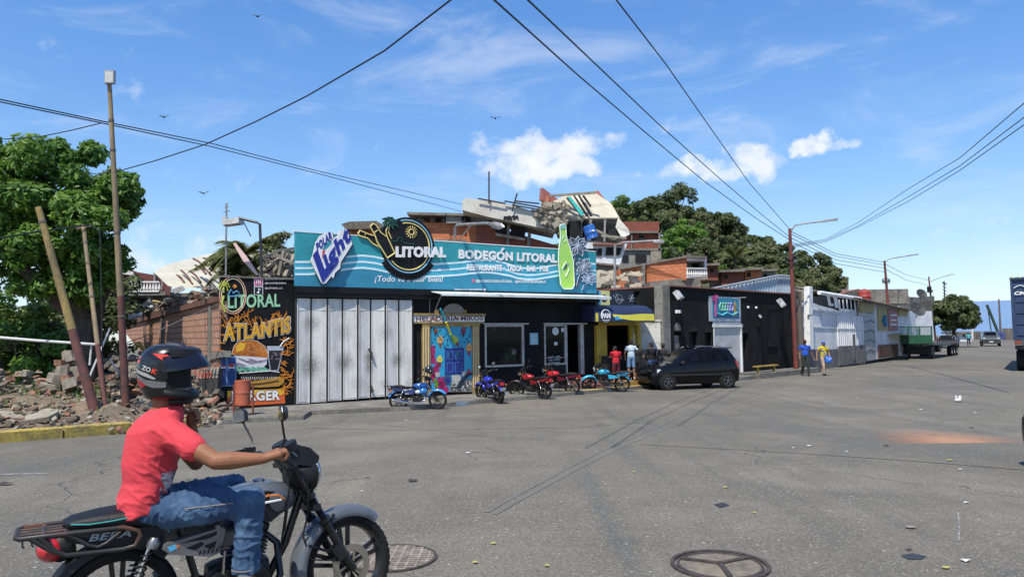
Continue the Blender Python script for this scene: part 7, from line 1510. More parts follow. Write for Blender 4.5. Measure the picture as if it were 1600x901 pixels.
tsh=fuse(q,'shirt',rider,.0065,8,disp=folds,paint=([shc,shd],lambda c,n:1 if (c.x>belly.x+.075 and c.z<1.02 and c.z>.86 and abs(c.y)<.3 and n.x>.2) else 0))
# jeans
den=mat('denim',(.038,.085,.175),rough=.9,col2=(.095,.18,.30),scale=5,lo=.42,hi=.62,bump=.5,bscale=300,fine=.25); q=MB(den)
q.ell(J['pel']+V((.01,0,-.005)),(.15,.185,.115),None,20,12)
for s,H_,K_,A_2 in ((-1,J['hipR'],J['kneeR'],J['ankR']),(1,hipL,kneeL,ankL)):
    H2=H_+V((.02,0,.01)); q.cap(H2,H2.lerp(K_,.5),.105,.094,18); q.cap(H2.lerp(K_,.5),K_,.094,.078,18); q.cap(K_,K_.lerp(A_2,.3)+V((-.005,0,0)),.077,.074,18); q.loft([[K_.lerp(A_2,u)+V((math.cos(t)*.076*(1-.05*u),math.sin(t)*.070,0)) for t in [2*pi*j/20 for j in range(20)]] for u in (.2,.5,.8,1.0)])
def jf(co,n):
    from mathutils import noise
    n1=noise.noise(V((co.x*13+co.z*9,co.z*5-co.x*3,co.y*6))); n2=noise.noise(V((co.x*9,co.y*9,co.z*20))); n3=noise.noise(V((co.x*26,co.z*22,co.y*12)))
    sh=max(0,min(1,(.78-co.z)*7)); th_=1-sh; kn=max(0,1-abs(co.x-J['kneeR'].x)*5)
    f=.011*max(0,1-abs(n1)*2.2)**2*th_+.009*max(0,1-abs(n2)*3)**2*(sh+.5*kn)+.005*max(0,1-abs(n3)*3)**2-.004
    return f
fuse(q,'jeans',rider,.0068,6,disp=jf)
se=MB(flat('stitch_tan','9b8a72',.9)); a=J['hipR'];b=J['kneeR']
for off,ztop,o_ in ((-.108,.03,0),):
    se.tube([a.lerp(b,t)+V((0,off+.012*t,ztop-.01*t)) for t in [i/12 for i in range(2,10)]],.0022,4)
hem=J['ankR']; 
se.tube([hem+V((math.cos(t)*.0745,math.sin(t)*.069,.022)) for t in [2*pi*j/20 for j in range(21)]],.002,4); se.build('seam',rider)
for s,A_2 in ((-1,J['ankR']),(1,ankL)):
    so2=MB(whitec); so2.tube([A_2+V((0,0,.04)),A_2+V((0,0,-.09))],.043,14); so2.build('sock',rider,smooth=60)
    sh2=MB(mat('shoe_dark',(.03,.03,.035),rough=.6)); sh2.cap(A_2+V((-.02,0,-.15)),A_2+V((.14,0,-.17)),.05,.042); sh2.cap(A_2+V((0,0,-.08)),A_2+V((0,0,-.14)),.047,.05); fuse(sh2,'shoe',rider,.008,3)
# helmet: turned to face along the street (world +x)
hz=-YAW+math.radians(-4); HR=Matrix.Rotation(hz,3,'Z')@Matrix.Rotation(.04,3,'Y'); HC=bl(265,579,0)
hm=mat('helmet_gloss',(.008,.008,.009),rough=.25,coat=.3,spec=.4); hms=mat('helmet_satin',(.012,.012,.013),spec=.3,rough=.45); q=MB(hm)
def hp(x,y,z): return HC+HR@V((x,y,z))
prof=[]
rings=[]
# horizontal slices of the shell: (z, x back, x front, half width)
for z,xb,xf,hw in ((.150,-.06,.05,.055),(.145,-.09,.075,.078),(.128,-.125,.105,.104),(.10,-.150,.118,.124),(.06,-.168,.112,.137),(.01,-.175,.108,.142),(-.04,-.170,.112,.140),(-.09,-.155,.122,.132),(-.13,-.135,.132,.120),(-.155,-.115,.118,.112)):
    rings.append([hp((xb+xf)/2+(xf-xb)/2*math.copysign(abs(math.cos(t))**.9,math.cos(t)),hw*math.sin(t),z) for t in [2*pi*j/32 for j in range(32)]])
q.loft(rings[::-1]); q.use(mat('opening_matte',(.006,.006,.007),rough=.9)); inv_=HR.inverted()
for i_,f_ in enumerate(q.f):
    c_=sum((V(q.v[k]) for k in f_),V((0,0,0)))/len(f_); l_=inv_@(c_-HC)
    if l_.x>.045 and -.085<l_.z<.085 and abs(l_.y)<.135: q.mi[i_]=1
hel=q.build('helmet',rider,smooth=75)
# visor shield, tinted, tilted up and standing forward
vz=mat('tinted_visor',(.008,.010,.022),rough=.08,alpha=.88,spec=.5); q=MB(vz); rows=[]
for i in range(13):
    a=math.radians(-86+172*i/12); c_,s_=math.cos(a),math.sin(a); rows.append([hp(.015+.10*c_,.140*s_,.03+.108*c_**.7),hp(.02+.155*c_,.150*s_,.02+.085*c_),hp(.025+.195*c_,.152*s_,.008+.048*c_),hp(.03+.200*c_,.150*s_,-.006+.040*c_)])
q.loft([r_ for r_ in rows],cap=False,closed=False); vo=q.build('visor',hel,smooth=60)
q=MB(hms); q.loft([[hp(.02+.15*math.cos(a)+dx,.146*math.sin(a),z) for a in [math.radians(-70+140*i/14) for i in range(15)]] for z,dx in ((.142,-.055),(.13,-.01),(.10,.004),(.085,.004))],cap=False,closed=False)
for s in (-1,1): q.lathe([(0,0),(.026,0),(.03,-.006),(.0,-.012)],o=hp(.035,.150*s,.03),ax=HR@V((0,s,0)),n=18)
q.loft([[hp(-.02,-.03,.148),hp(-.02,.03,.148),hp(-.02,.02,.165),hp(-.02,-.02,.165)],[hp(.06,-.045,.125),hp(.06,.045,.125),hp(.06,.03,.155),hp(.06,-.03,.155)],[hp(.12,-.03,.09),hp(.12,.03,.09),hp(.12,.02,.12),hp(.12,-.02,.12)]]); q.build('visor_frame',hel,smooth=40)
# chin bar
q=MB(hms); pts=[hp(.005+.140*math.cos(a),.122*math.sin(a),-.112-.022*math.cos(a)) for a in [math.radians(-75+150*i/16) for i in range(17)]]; q.tube(pts,[.026]*17,12); q.tube([hp(-.01+.13*math.cos(a),.10*math.sin(a),-.165) for a in [math.radians(-60+120*i/10) for i in range(11)]],.02,10); q.build('chin_bar',hel,smooth=60)
# graphics on both sides: thin raised decals wrapped over the shell
def shell_y(x,z):
    L=((.150,-.06,.05,.055),(.145,-.09,.075,.078),(.128,-.125,.105,.104),(.10,-.150,.118,.124),(.06,-.168,.112,.137),(.01,-.175,.108,.142),(-.04,-.170,.112,.140),(-.09,-.155,.122,.132),(-.13,-.135,.132,.120),(-.155,-.115,.118,.112))
    z=max(-.155,min(.15,z))
    for a,b in zip(L,L[1:]):
        if b[0]<=z<=a[0]:
            t=(z-b[0])/(a[0]-b[0]); xb,xf,hw=[b[i]+(a[i]-b[i])*t for i in (1,2,3)]; break
    c=(x-(xb+xf)/2)/((xf-xb)/2); c=max(-.985,min(.985,c)); cc=abs(c)**(1/.9); return hw*math.sqrt(max(0,1-cc*cc))
def decal(h,pts,name='stripe',lift=.0022,rough=.3):
    for s in (-1,1):
        mb_=MB(flat('hd_'+h,h,rough))
        tri=tessellate_polygon([[V((x,z,0)) for x,z in pts]]); P2=[V((x,z)) for x,z in pts]; vs=[];fs=[]
        for tr in tri:
            A_,B_,C_=[P2[i] for i in tr]; n_=5; idx={}
            for i in range(n_+1):
                for j in range(n_+1-i):
                    p=A_*(1-(i+j)/n_)+B_*(i/n_)+C_*(j/n_); idx[(i,j)]=len(vs); vs.append(hp(p.x,s*(shell_y(p.x,p.y)+lift),p.y))
            for i in range(n_):
                for j in range(n_-i):
                    fs.append((idx[(i,j)],idx[(i+1,j)],idx[(i,j+1)]))
                    if i+j<n_-1: fs.append((idx[(i+1,j)],idx[(i+1,j+1)],idx[(i,j+1)]))
        mb_.add(vs,fs); mb_.build(name,hel)
decal('e8402c',[(-.035,.102),(.045,.096),(.065,.088),(.03,.086),(.022,.08),(.028,.066),(.0,.082)])
decal('d83a28',[(-.15,.065),(-.11,.058),(-.115,.044),(-.145,.052)])
decal('9b9b98',[(-.165,.02),(-.05,-.010),(.0,-.035),(-.01,-.042),(-.07,-.025),(-.165,.005)])
decal('6e6f70',[(-.16,-.005),(-.06,-.045),(.05,-.055),(.05,-.085),(-.02,-.088),(-.10,-.06)])
decal('a3262a',[(-.155,-.03),(-.11,-.045),(-.06,-.075),(-.09,-.092),(-.13,-.085),(-.145,-.06)])
decal('c33a2c',[(-.135,.078),(-.115,.083),(-.105,.075),(-.14,.068)])
decal('23262a',[(-.10,.075),(-.06,.088),(-.005,.06),(.02,.035),(-.03,.03),(-.08,.04)],rough=.15)
def hword(s_,x0,x1,z,h_,hexc):
    vs,fs=textgeo(s_,.02,.25,.0); ax_=min(p.x for p in vs);bx=max(p.x for p in vs);ay=min(p.y for p in vs);by=max(p.y for p in vs); mb_=MB(flat('hd_'+hexc,hexc)); out=[]
    for p in vs:
        x=x0+(x1-x0)*(p.x-ax_)/(bx-ax_); zz=z+h_*(p.y-ay)/(by-ay)-.28*(x-x0); out.append(hp(x,-(shell_y(x,zz)+.004),zz))
    mb_.add(out,fs); mb_.build('lettering',hel)
hword('ZO',-.088,-.030,.012,.027,'b9bab6'); hword('K',-.026,.006,-.006,.027,'e8402c')
q=MB(mat('strap_black',(.01,.01,.01),rough=.8)); q.tube([hp(.03,-.10,-.10),hp(.045,-.06,-.17),bl(285,640,0)+V((0,0,.01))],.010,8,flat=.4); q.tube([hp(.03,.10,-.10),hp(.05,.05,-.18),bl(285,640,0)],.010,8); q.build('chin_strap',rider)
rider.location=ROOT; rider.rotation_euler=(0,0,YAW)
# ================================================================ cars
def car(label,st,width,wx,wr_,paint,wins,wind,rear_w,name='parked_car',cat='car',alloy=True,lights=None):
    """st: stations (x, z_bottom, z_belt, z_top, half width at belt, half width at top); x forward"""
    t=thing(name,label,cat); pm=mat('car_paint_'+paint,lin(paint)[:3],rough=.12,coat=.15,spec=.25,col2=tuple(x*.9 for x in lin(paint)[:3]),scale=2)
    def at(x):
        for a,b in zip(st,st[1:]):
            if b[0]<=x<=a[0] or a[0]<=x<=b[0]:
                s=(x-a[0])/(b[0]-a[0]) if b[0]!=a[0] else 0; return [p+(q-p)*s for p,q in zip(a,b)]
        return st[0] if abs(x-st[0][0])<abs(x-st[-1][0]) else st[-1]
    def ring(v):
        x,zb,zl,zt,w1,w2=v; zm=(zb+zl)/2; half=[(w1*.92,zb),(w1*1.0,zb+(zl-zb)*.25),(w1*1.03,zm+.03),(w1*1.0,zl-.03),(w1*.985,zl),(w2+(w1*.985-w2)*.12,zl+(zt-zl)*.88),(w2*.93,zt-.01),(w2*.6,zt+.012),(w2*.2,zt+.018)]
        return [V((x,y,z)) for y,z in half]+[V((x,-y,z)) for y,z in half[::-1]]
    n=46; x0,x1=st[0][0],st[-1][0]; xs=sorted({*[x0+(x1-x0)*i/n for i in range(n+1)],*[s[0] for s in st]},reverse=x0>x1)
    mb=MB(pm); mb.loft([ring(at(x)) for x in xs]); body=mb.build('body',t,smooth=32)
    gl=mat('car_glass',(.004,.0045,.005),rough=.08,spec=.13)
    def side(x,f,s,off=.006):
        v=at(x); zl,zt,w1,w2=v[2],v[3],v[4],v[5]; z=zl+(zt-zl)*f*.88; y=w1*.985+(w2+(w1*.985-w2)*.12-w1*.985)*f; return V((x,s*(y+off),z+.0))
    for k,wn in enumerate(wins):
        for s in (-1,1):
            mb=MB(gl); m_=10; top=[];bot=[]
            xa,xb=min(p[0] for p in wn),max(p[0] for p in wn)
            pts=[(x,f) for x,f in wn]; out=[]
            for i in range(len(pts)):
                a=pts[i];b=pts[(i+1)%len(pts)]
                for j in range(5): out.append((a[0]+(b[0]-a[0])*j/5,a[1]+(b[1]-a[1])*j/5))
            tri=tessellate_polygon([[V((x,f,0)) for x,f in out]]); q=[side(x,f,s) for x,f in out]; q2=[side(x,f,s,-.004) for x,f in out]; L_=len(q)
            mb.add(q+q2,[tuple(a) for a in tri]+[(i,(i+1)%L_,(i+1)%L_+L_,i+L_) for i in range(L_)]); mb.build('side_window',t)
    def top(x,f,off=.008): v=at(x); return V((x,v[5]*.93*f,v[3]+.018*(1-abs(f))+off))
    for nm,(xa,xb,ka,kb) in (('windscreen',wind),('rear_window',rear_w)):
        mb=MB(gl); rows=[[top(xa+(xb-xa)*i/8,(-1+2*j/8)*(ka+(kb-ka)*i/8)) for j in range(9)] for i in range(9)]; mb.loft(rows,cap=False,closed=False); mb.build(nm,t,smooth=60)
    for x in wx:
        for s in (-1,1):
            v=at(x); y=s*(v[4]*1.03-.065); mb=MB(mat('arch_dark',(.006,.006,.006),rough=.9)); mb.lathe([(0,-.001),(wr_+.045,0),(wr_+.045,.068),(0,.069)],o=V((x,y,wr_+.01)),ax=(0,s,0),n=26); mb.v=[(a,b,c) for a,b,c in mb.v]; ar=mb.build('wheel_arch',t)
            mb=MB(rub); c=V((x,y+s*.015,wr_)); hw=.08; mb.lathe([(wr_*.62,hw),(wr_*.72,hw+.008),(wr_*.93,hw),(wr_,hw*.7),(wr_,-hw),(wr_*.62,-hw),(wr_*.62,hw)],o=c,ax=(0,s,0),n=32); w_=mb.build('wheel',t,smooth=40)
            mb=MB(alum if alloy else blkm); mb.lathe([(wr_*.62,hw-.005),(wr_*.57,hw-.002),(wr_*.55,hw-.04)],o=c,ax=(0,s,0),n=28); mb.lathe([(0,hw-.01),(wr_*.14,hw-.01),(wr_*.14,hw-.03)],o=c,ax=(0,s,0),n=12)
            for i in range(5): a=2*pi*i/5+.3; d=V((math.cos(a),0,math.sin(a))); mb.bar(c+V((0,s*(hw-.008),0))+d*.02,c+V((0,s*(hw-.008),0))+d*wr_*.58,.02,wr_*.2,up=(0,1,0))
            mb.use(mat('hub_dark',(.01,.01,.01),rough=.9)); mb.lathe([(0,hw-.022),(wr_*.6,hw-.022)],o=c,ax=(0,s,0),n=20); mb.build('rim',w_)
    return t,body,at,side,top
blkt=mat('black_trim',(.015,.015,.015),rough=.7); lamp_=mat('lamp_clear',(.55,.56,.55),rough=.08,coat=1)
# black hatchback
st=[(1.75,.32,.50,.52,.50,.42),(1.72,.24,.60,.64,.60,.50),(1.60,.20,.72,.76,.68,.56),(1.30,.19,.80,.86,.735,.62),(1.02,.19,.86,.93,.745,.64),(.92,.19,.88,.97,.745,.60),(.20,.19,.90,1.40,.745,.55),(.05,.19,.91,1.44,.745,.555),(-.4,.19,.92,1.475,.745,.56),(-1.0,.19,.94,1.455,.74,.55),(-1.38,.20,.96,1.40,.725,.53),(-1.62,.24,.97,1.05,.70,.56),(-1.70,.28,.90,.95,.66,.56),(-1.74,.34,.60,.62,.60,.5)]
wins=[[(.72,.10),(.18,.86),(-.28,.93),(-.30,.06)],[(-.36,.06),(-.34,.93),(-1.02,.93),(-1.28,.30),(-1.26,.10)]]
ft,body,at_,side_,top_=car('black five door hatchback with alloy wheels and roof rails parked at the kerb',st,1.5,(1.17,-1.17),.27,'0c0c10',wins,(.90,.22,.86,.93),(-1.40,-1.60,.9,.95))
mb=MB(lamp_)
for s in (-1,1): mb.loft([[V((x,s*y,z)) for x,y,z in ((1.62,.50,.70),(1.50,.685,.74),(1.40,.72,.72),(1.50,.70,.62),(1.66,.56,.60))],[V((x,s*y,z)) for x,y,z in ((1.66,.50,.69),(1.53,.70,.73),(1.43,.735,.71),(1.53,.72,.62),(1.70,.56,.60))]]); mb.lathe([(0,0),(.045,0),(.045,.02),(0,.03)],o=(1.68,s*.50,.36),ax=(1,0,0),n=12)
mb.build('headlight',ft); mb=MB(blkt); mb.box((1.74,0,.40),(.05,.7,.12)); mb.box((1.735,0,.60),(.04,.5,.05))
for s in (-1,1): mb.bar((1.0,s*.775,.52),(-1.0,s*.775,.52),.02,.05)
mb.build('trim',ft)
mb=MB(alum)
for s in (-1,1): mb.tube([side_(.0,1,s)+V((0,-s*.05,.05)),V((-.2,s*.52,1.50)),V((-.9,s*.52,1.50)),V((-1.2,s*.51,1.455))],.016,6)
mb.build('roof_rail',ft); mb=MB(pm_:=mat('car_paint_0c0c10',(0,0,0))); sm_box(mb,(-.05,0,1.52),(.35,.5,.05)); mb.build('roof_vent',ft,smooth=40); mb=MB(pm_); sm_box(mb,(-1.47,0,1.43),(.28,1.0,.035),Matrix.Rotation(.12,3,'Y')); mb.build('spoiler',ft,smooth=40)
for s in (-1,1):
    mb=MB(blkt); sm_box(mb,(.62,s*.83,.95),(.12,.14,.11)); mb.build('wing_mirror',ft,smooth=50); mb=MB(redl); mb.loft([[V((x,s*y,z)) for x,y,z in ((-1.56,.70,1.0),(-1.50,.722,1.0),(-1.60,.70,.72),(-1.68,.66,.74))],[V((x,s*y,z)) for x,y,z in ((-1.58,.72,1.0),(-1.52,.742,1.0),(-1.62,.72,.72),(-1.70,.68,.74))]]); mb.build('tail_light',ft)
    for xx in (-.15,-.95): mb=MB(blkt); mb.bar((xx,s*.765,.80),(xx-.14,s*.765,.80),.03,.03); mb.build('door_handle',ft)
    dl=MB(mat('arch_dark',(.006,.006,.006)))
    for xx in (-.33,.62,-1.08): dl.bar(side_(xx,0,s,.002),V((xx+(.0 if xx<0 else .05),s*(at_(xx)[4]*1.03+.001),.32)),.008,.008,up=(1,0,0))
    dl.build('door_gap',ft)
A1=G(1042,609.5);A2=G(1138,606.2); d=A1-A2; s=max(.85,min(1.04,V((d.x,d.y,0)).length/2.34)); print('car scale',s); m=(A1+A2)/2; hd=math.atan2(d.y,d.x); nrm=V((-math.sin(hd),math.cos(hd),0)); 
if nrm.y<0: nrm=-nrm
m=m+nrm*.72*s; ft.location=(m.x,m.y,-.35); ft.rotation_euler=(0,0,hd); ft.scale=(s,s,s)
q=P(1590,672,8.5); nc,_,_,_,_=car('dark car of which only the rounded bumper corner shows at the right edge',st,1.5,(1.17,-1.17),.27,'101114',wins,(.90,.22,.86,.93),(-1.40,-1.60,.9,.95)); nc.location=(q.x+2.52,q.y+.42,gz(8.7)+.0); nc.rotation_euler=(0,0,pi-.12)
# suv coming, far
st2=[(2.2,.55,.80,.82,.75,.6),(2.15,.40,1.0,1.05,.85,.7),(1.9,.32,1.08,1.14,.90,.74),(1.2,.30,1.12,1.2,.92,.76),(.95,.30,1.14,1.24,.92,.74),(.35,.30,1.15,1.68,.92,.68),(-.2,.30,1.16,1.78,.92,.68),(-1.6,.32,1.16,1.76,.91,.67),(-2.0,.34,1.16,1.62,.88,.66),(-2.2,.45,1.1,1.15,.82,.66)]
w2=[[(.8,.1),(.35,.85),(-.4,.92),(-.4,.06)],[(-.48,.06),(-.48,.92),(-1.6,.9),(-1.75,.12)]]
sv,_,_,_,_=car('dark grey pickup style suv driving towards the camera far down the street',st2,1.85,(1.4,-1.4),.38,'4a4f50',w2,(.92,.40,.85,.92),(-2.02,-2.15,.85,.9),name='suv',cat='suv')
mb=MB(blkt); sm_box(mb,(2.22,0,.62),(.12,1.5,.28)); mb.use(mat('car_paint_4a4f50',(0,0,0))); sm_box(mb,(2.2,0,.45),(.16,1.75,.18)); mb.build('bumper',sv); mb=MB(lamp_)
for q in (-1,1): sm_box(mb,(2.10,q*.68,.93),(.2,.36,.16))
mb.build('headlight',sv); mb=MB(chrome); mb.box((2.21,0,.90),(.04,.9,.10)); mb.build('grille',sv)
mb=MB(blkt)
for q in (-1,1): sm_box(mb,(.75,q*1.08,1.22),(.12,.2,.16))
mb.build('wing_mirror',sv); mb=MB(flat('plate_white','c9c9c5')); mb.box((2.30,0,.55),(.01,.4,.14)); mb.build('number_plate',sv)
p=G(1556,540.5); sv.location=(p.x,p.y+1,-.35); sv.rotation_euler=(0,0,math.atan2(-p.y,-p.x)+.06); sv.scale=(1.0,1.0,1.0)
g2,_,_,_,_=car('dark saloon car parked past the green trailer with its back to the camera',st2,1.7,(1.4,-1.4),.34,'24272b',w2,(.92,.40,.85,.92),(-2.02,-2.15,.85,.9),cat='car')
mb=MB(redl)
for q in (-1,1): sm_box(mb,(-2.18,q*.70,.98),(.1,.2,.2))
mb.build('tail_light',g2); mb=MB(blkt); sm_box(mb,(-2.2,0,.52),(.14,1.6,.2)); mb.build('bumper',g2)
p=G(1499,543.5); g2.location=(p.x,p.y+2,-.35); g2.rotation_euler=(0,0,math.atan2(.77,.63)+.08); g2.scale=(.95,.95,.80)
c_=G(1514,541); person('small far person in a turquoise top walking beside the parked saloon car',(c_.x,c_.y,-.35),-.5,1.65,shirt='3fb0b8',legs='1c1e26',voxel=.03)
# walking pair
pA=G(1259,587); person('walking person in a blue and white football shirt, cap and dark trousers, holding hands',(pA.x,pA.y,-.35),math.radians(172),1.68,skin=skind,shirt='1f4fb4',legs='26302a',cap_='5a2a26',group=None,
  J=dict(al=(-.10,.16,.10),kl=(-.11,.12,.50),ar=(.11,-.20,.14),kr=(.10,-.0,.48),el=(-.30,-.05,1.12),wl=(-.38,.04,.86)),
  extra=lambda o,D,s:None)
pB=G(1288,586.5); person('walking person in a yellow shirt, blue cap and light trousers carrying a blue bag',(pB.x,pB.y,-.35),math.radians(188),1.60,skin=skinm,shirt='c9b52a',legs='b59a86',cap_='3f6fc0',sleeve=.35,
  J=dict(al=(-.09,-.20,.14),kl=(-.10,.02,.48),ar=(.09,.14,.09),kr=(.10,.14,.50),er=(.34,-.05,1.15),wr=(.40,.06,.88),el=(-.3,0,1.14),wl=(-.25,.12,.98)))
mb=MB(mat('bag_blue',lin('2f6fd0')[:3],rough=.6,col2=lin('2050a0')[:3],scale=6)); c=P(1294,562,pB.y-.25); sm_box(mb,c,(.30,.16,.30)); mb.use(whitec); mb.tube([c+V((-.1,-.09,.1)),c+V((.0,-.09,0)),c+V((.1,-.09,.08))],.012,5); mb.use(mat('bag_blue',(0,0,0))); mb.tube([c+V((-.1,0,.14)),P(1283,545,pB.y-.1),c+V((.05,.05,.15))],.014,5); mb.build('shoulder_bag',label='bright blue shoulder bag hanging at the side of the walker in the yellow shirt',cat='bag',smooth=40)
# ================================================================ white yards further along
PE=Plane(G(1249,577,.1),G(1355,566,.1)); PF=Plane(G(1355,566,.1),G(1482,548,.1))
gdk=mat('grey_base_paint',(.13,.135,.145),rough=.7,col2=(.09,.09,.10),scale=1.5,fine=.2); wl2=mat('white_yard_wall',(.68,.70,.72),rough=.7,col2=(.52,.54,.57),scale=1.1,fine=.15); wgr=mat('white_metal_sheet',(.72,.73,.74),rough=.5,col2=(.58,.59,.6),scale=2)
t=thing('yard_wall','tall white rendered yard wall with a grey base between lamp post and white gate','wall',PE.W(2,-.3,0)); mb=MB(wl2)
PE.poly(mb,[(1246,557),(1246,471),(1270,473),(1284,478),(1305,483),(1311,487),(1311,556)],0,.25); mb.build('render',t)
mb=MB(wl2); PE.poly(mb,[(1246,474),(1262,476),(1262,479),(1246,477)],.08,.1); PE.poly(mb,[(1270,481),(1308,489),(1308,491),(1270,484)],.06,.1); PE.poly(mb,[(1246,508),(1309,511),(1309,513),(1246,511)],.05,.1); mb.build('moulding',t)
mb=MB(gdk); PE.poly(mb,[(1246,585),(1246,546),(1311,545),(1313,575)],.03,.1); mb.build('painted_base',t)
mb=MB(white); PE.poly(mb,[(1266,546),(1265,447),(1269,447),(1272,545)],.5,.3); PE.poly(mb,[(1264,491),(1265,448),(1270,448),(1270,491)],.52,.1); mb.build('mast_panel',t)
gt2=thing('white_gate','white sheet metal gate with dark grey lower half in the white yard wall','gate',PE.pt(1332,560)); mb=MB(wgr)
PE.poly(mb,[(1311,545),(1309,492),(1349,494),(1352,540)],.10,.08)
for x in range(1312,1350,3): PE.line(mb,[(x,494),(x+1.6,540)],.11,.03,4)
PE.poly(mb,[(1310,512),(1350,513),(1350,515),(1310,514)],.14,.05); mb.build('sheet',gt2)
mb=MB(gdk); PE.poly(mb,[(1312,571),(1311,541),(1352,538),(1355,564)],.12,.08)
for x in range(1314,1353,3): PE.line(mb,[(x,542),(x+1,568)],.13,.03,4)
PE.rect(mb,1333,522,1338,562,.16,.08); mb.build('lower_panel',gt2)
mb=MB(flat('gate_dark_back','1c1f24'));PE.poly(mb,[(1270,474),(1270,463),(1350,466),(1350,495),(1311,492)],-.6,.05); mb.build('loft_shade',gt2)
mb=MB(wgr)
for x in range(1313,1350,6): PE.line(mb,[(x,492),(x-2,468)],.1,.045,5)
PE.line(mb,[(1280,457),(1345,467)],.3,.12,6); PE.line(mb,[(1294,462),(1297,476),(1301,476)],.2,.08,5); PE.line(mb,[(1305,463),(1308,480)],.2,.1,5); PE.poly(mb,[(1312,482),(1337,484),(1337,494),(1312,493)],.02,.05); mb.build('roof_frame',gt2)
# further row
def shopf(lab,name,parts): 
    t=thing(name,lab,'building' if name!='garage_door' else 'garage door',PF.pt(parts[0][1][0][0],parts[0][1][0][1])); 
    for nm,pts,m,off in parts: mb=MB(m); PF.poly(mb,pts,off,.12 if off>.01 else .3); mb.build(nm,t)
    return t
gshut=mat('grey_shutter',(.33,.34,.36),rough=.5,col2=(.25,.26,.28),scale=2); ylp=flat('faded_yellow_sign','a59a68',.7); pkp=flat('pink_poster','9a5a5c',.6); brn=brick('brown_tiles',PF.u,'4a2f26','5c3a2e','3a2a24',.25,.12,.01)
t=shopf('grey metal folding shutter front between the white gate and the yellow posters','shutter_front',[('wall',[(1347,565),(1346,470),(1371,474),(1371,561)],wl2,0),('shutter',[(1351,562),(1350,488),(1366,490),(1369,559)],gshut,.06),('sign_board',[(1345,487),(1345,472),(1366,476),(1366,489)],ylp,.12)])
mb=MB(flat('shut_line','50535a')); 
for y in (500,515,530,545): PF.line(mb,[(1352,y+4),(1360,y),(1367,y+4)],.07,.03)
mb.build('shutter_rib',t.children[1] if len(t.children)>1 else t)
t=shopf('low white shop with a big yellow poster, a pink poster and a brown tiled base','poster_shop',[('wall',[(1371,561),(1371,474),(1404,482),(1404,556)],wl2,0),('yellow_poster',[(1373,516),(1372,480),(1386,482),(1388,516)],ylp,.08),('pink_poster',[(1389,516),(1388,482),(1403,484),(1403,516)],pkp,.08),('tiled_base',[(1374,559),(1374,539),(1404,537),(1404,556)],brn,.08)])
mb=MB(whitec)
for y in (492,500,507): PF.line(mb,[(1391,y),(1400,y)],.10,.06)
mb.use(flat('poster_blue2','2b6f9c')); PF.line(mb,[(1381,492),(1382,510)],.10,.18); PF.line(mb,[(1378,500),(1385,508)],.1,.1); mb.build('print',t)
t=shopf('white shop with a small yellow board behind the green trailer','small_shop',[('wall',[(1404,556),(1404,478),(1431,490),(1431,551)],wl2,0),('sign_board',[(1405,492),(1405,480),(1418,482),(1418,494)],ylp,.10),('shutter',[(1407,549),(1407,535),(1418,534),(1418,547)],gshut,.06)])
tinr=mat('corrugated_old_roof',(.20,.18,.15),rough=.8,col2=(.12,.10,.085),scale=4)
t=thing('tin_roof','old brown corrugated tin roof over the shops with posters','roof',PF.pt(1390,478)); mb=MB(tinr); a=PF.pt(1343,466,.5);b=PF.pt(1432,486,.5)
n_=40; rws=[]
for k in range(2):
    for_=[]
    for i in range(n_*2+1):
        p=a.lerp(b,i/(n_*2))-PF.n*(4*k)+V((0,0,.9*k+(.05 if i%2 else 0))); for_.append(p)
    rws.append(for_)
mb.loft([rws[0],rws[1],[p+V((0,0,-.06)) for p in rws[1]],[p+V((0,0,-.06)) for p in rws[0]]],cap=False,closed=False); mb.build('sheet',t); mb=MB(conc); box_px(mb,1352,452,1420,474,66,4); mb.use(blk2); mb.build('upper_wall',t)
t=thing('grey_block_house','weathered two storey concrete house covered in satellite dishes behind the trailer','house',P(1435,520,72)); mb=MB(conc)
quad_px(mb,[(1366,462,70),(1432,464,78),(1432,530,78),(1366,530,70)],3); quad_px(mb,[(1410,466,76),(1460,462,84),(1462,550,84),(1410,555,76)],3); mb.build('wall',t); mb=MB(deb2); quad_px(mb,[(1362,457,69),(1420,461,76),(1420,464,76),(1362,461,69)],5); quad_px(mb,[(1441,470,80),(1455,470,82),(1455,482,82),(1441,482,80)],.1); mb.build('roof',t); mb=MB(wl2); quad_px(mb,[(1421,484,74),(1456,486,76),(1460,535,76),(1421,540,74)],.4); mb.build('white_wall',t)
dish=mat('dish_grey',(.035,.035,.035),rough=.6)
for i,(x,y,Y,r,lab) in enumerate(((1405,459,69,.42,'small dark satellite dish at the left on the grey house roof'),(1440,459,76,.55,'wide dark satellite dish at the right on the grey house roof'),(1434,483,73,.75,'largest dark satellite dish, on the white wall behind the trailer'))):
    c=P(x,y,Y); t=thing('satellite_dish',lab,'satellite dish',c,group='satellite dishes on the grey house'); mb=MB(dish); ax=V((.1,-1,.5)).normalized(); mb.lathe([(0,-.12*r),(.5*r,-.08*r),(r,.1*r),(r*1.02,.08*r),(.5*r,-.12*r),(0,-.16*r)],o=c,ax=ax,n=22); mb.build('reflector',t,smooth=60); mb=MB(dish); mb.tube([c,c+ax*r*.9],.03,5); mb.tube([c-ax*.1*r,c+V((0,.3,-r*1.1))],.04,5); mb.build('arm',t)
mb=MB(flat('tank_red','9a3a30',.5)); c=P(1351,470,62); mb.lathe([(0,0),(.5,0),(.5,.3),(.53,.35),(.5,.4),(.5,.75),(.36,.9),(.15,.92),(.15,1.0),(0,1.0)],o=c,n=26); mb.build('water_tank',label='round brick red plastic water tank on the roof behind the shutter front',cat='water tank',smooth=40)
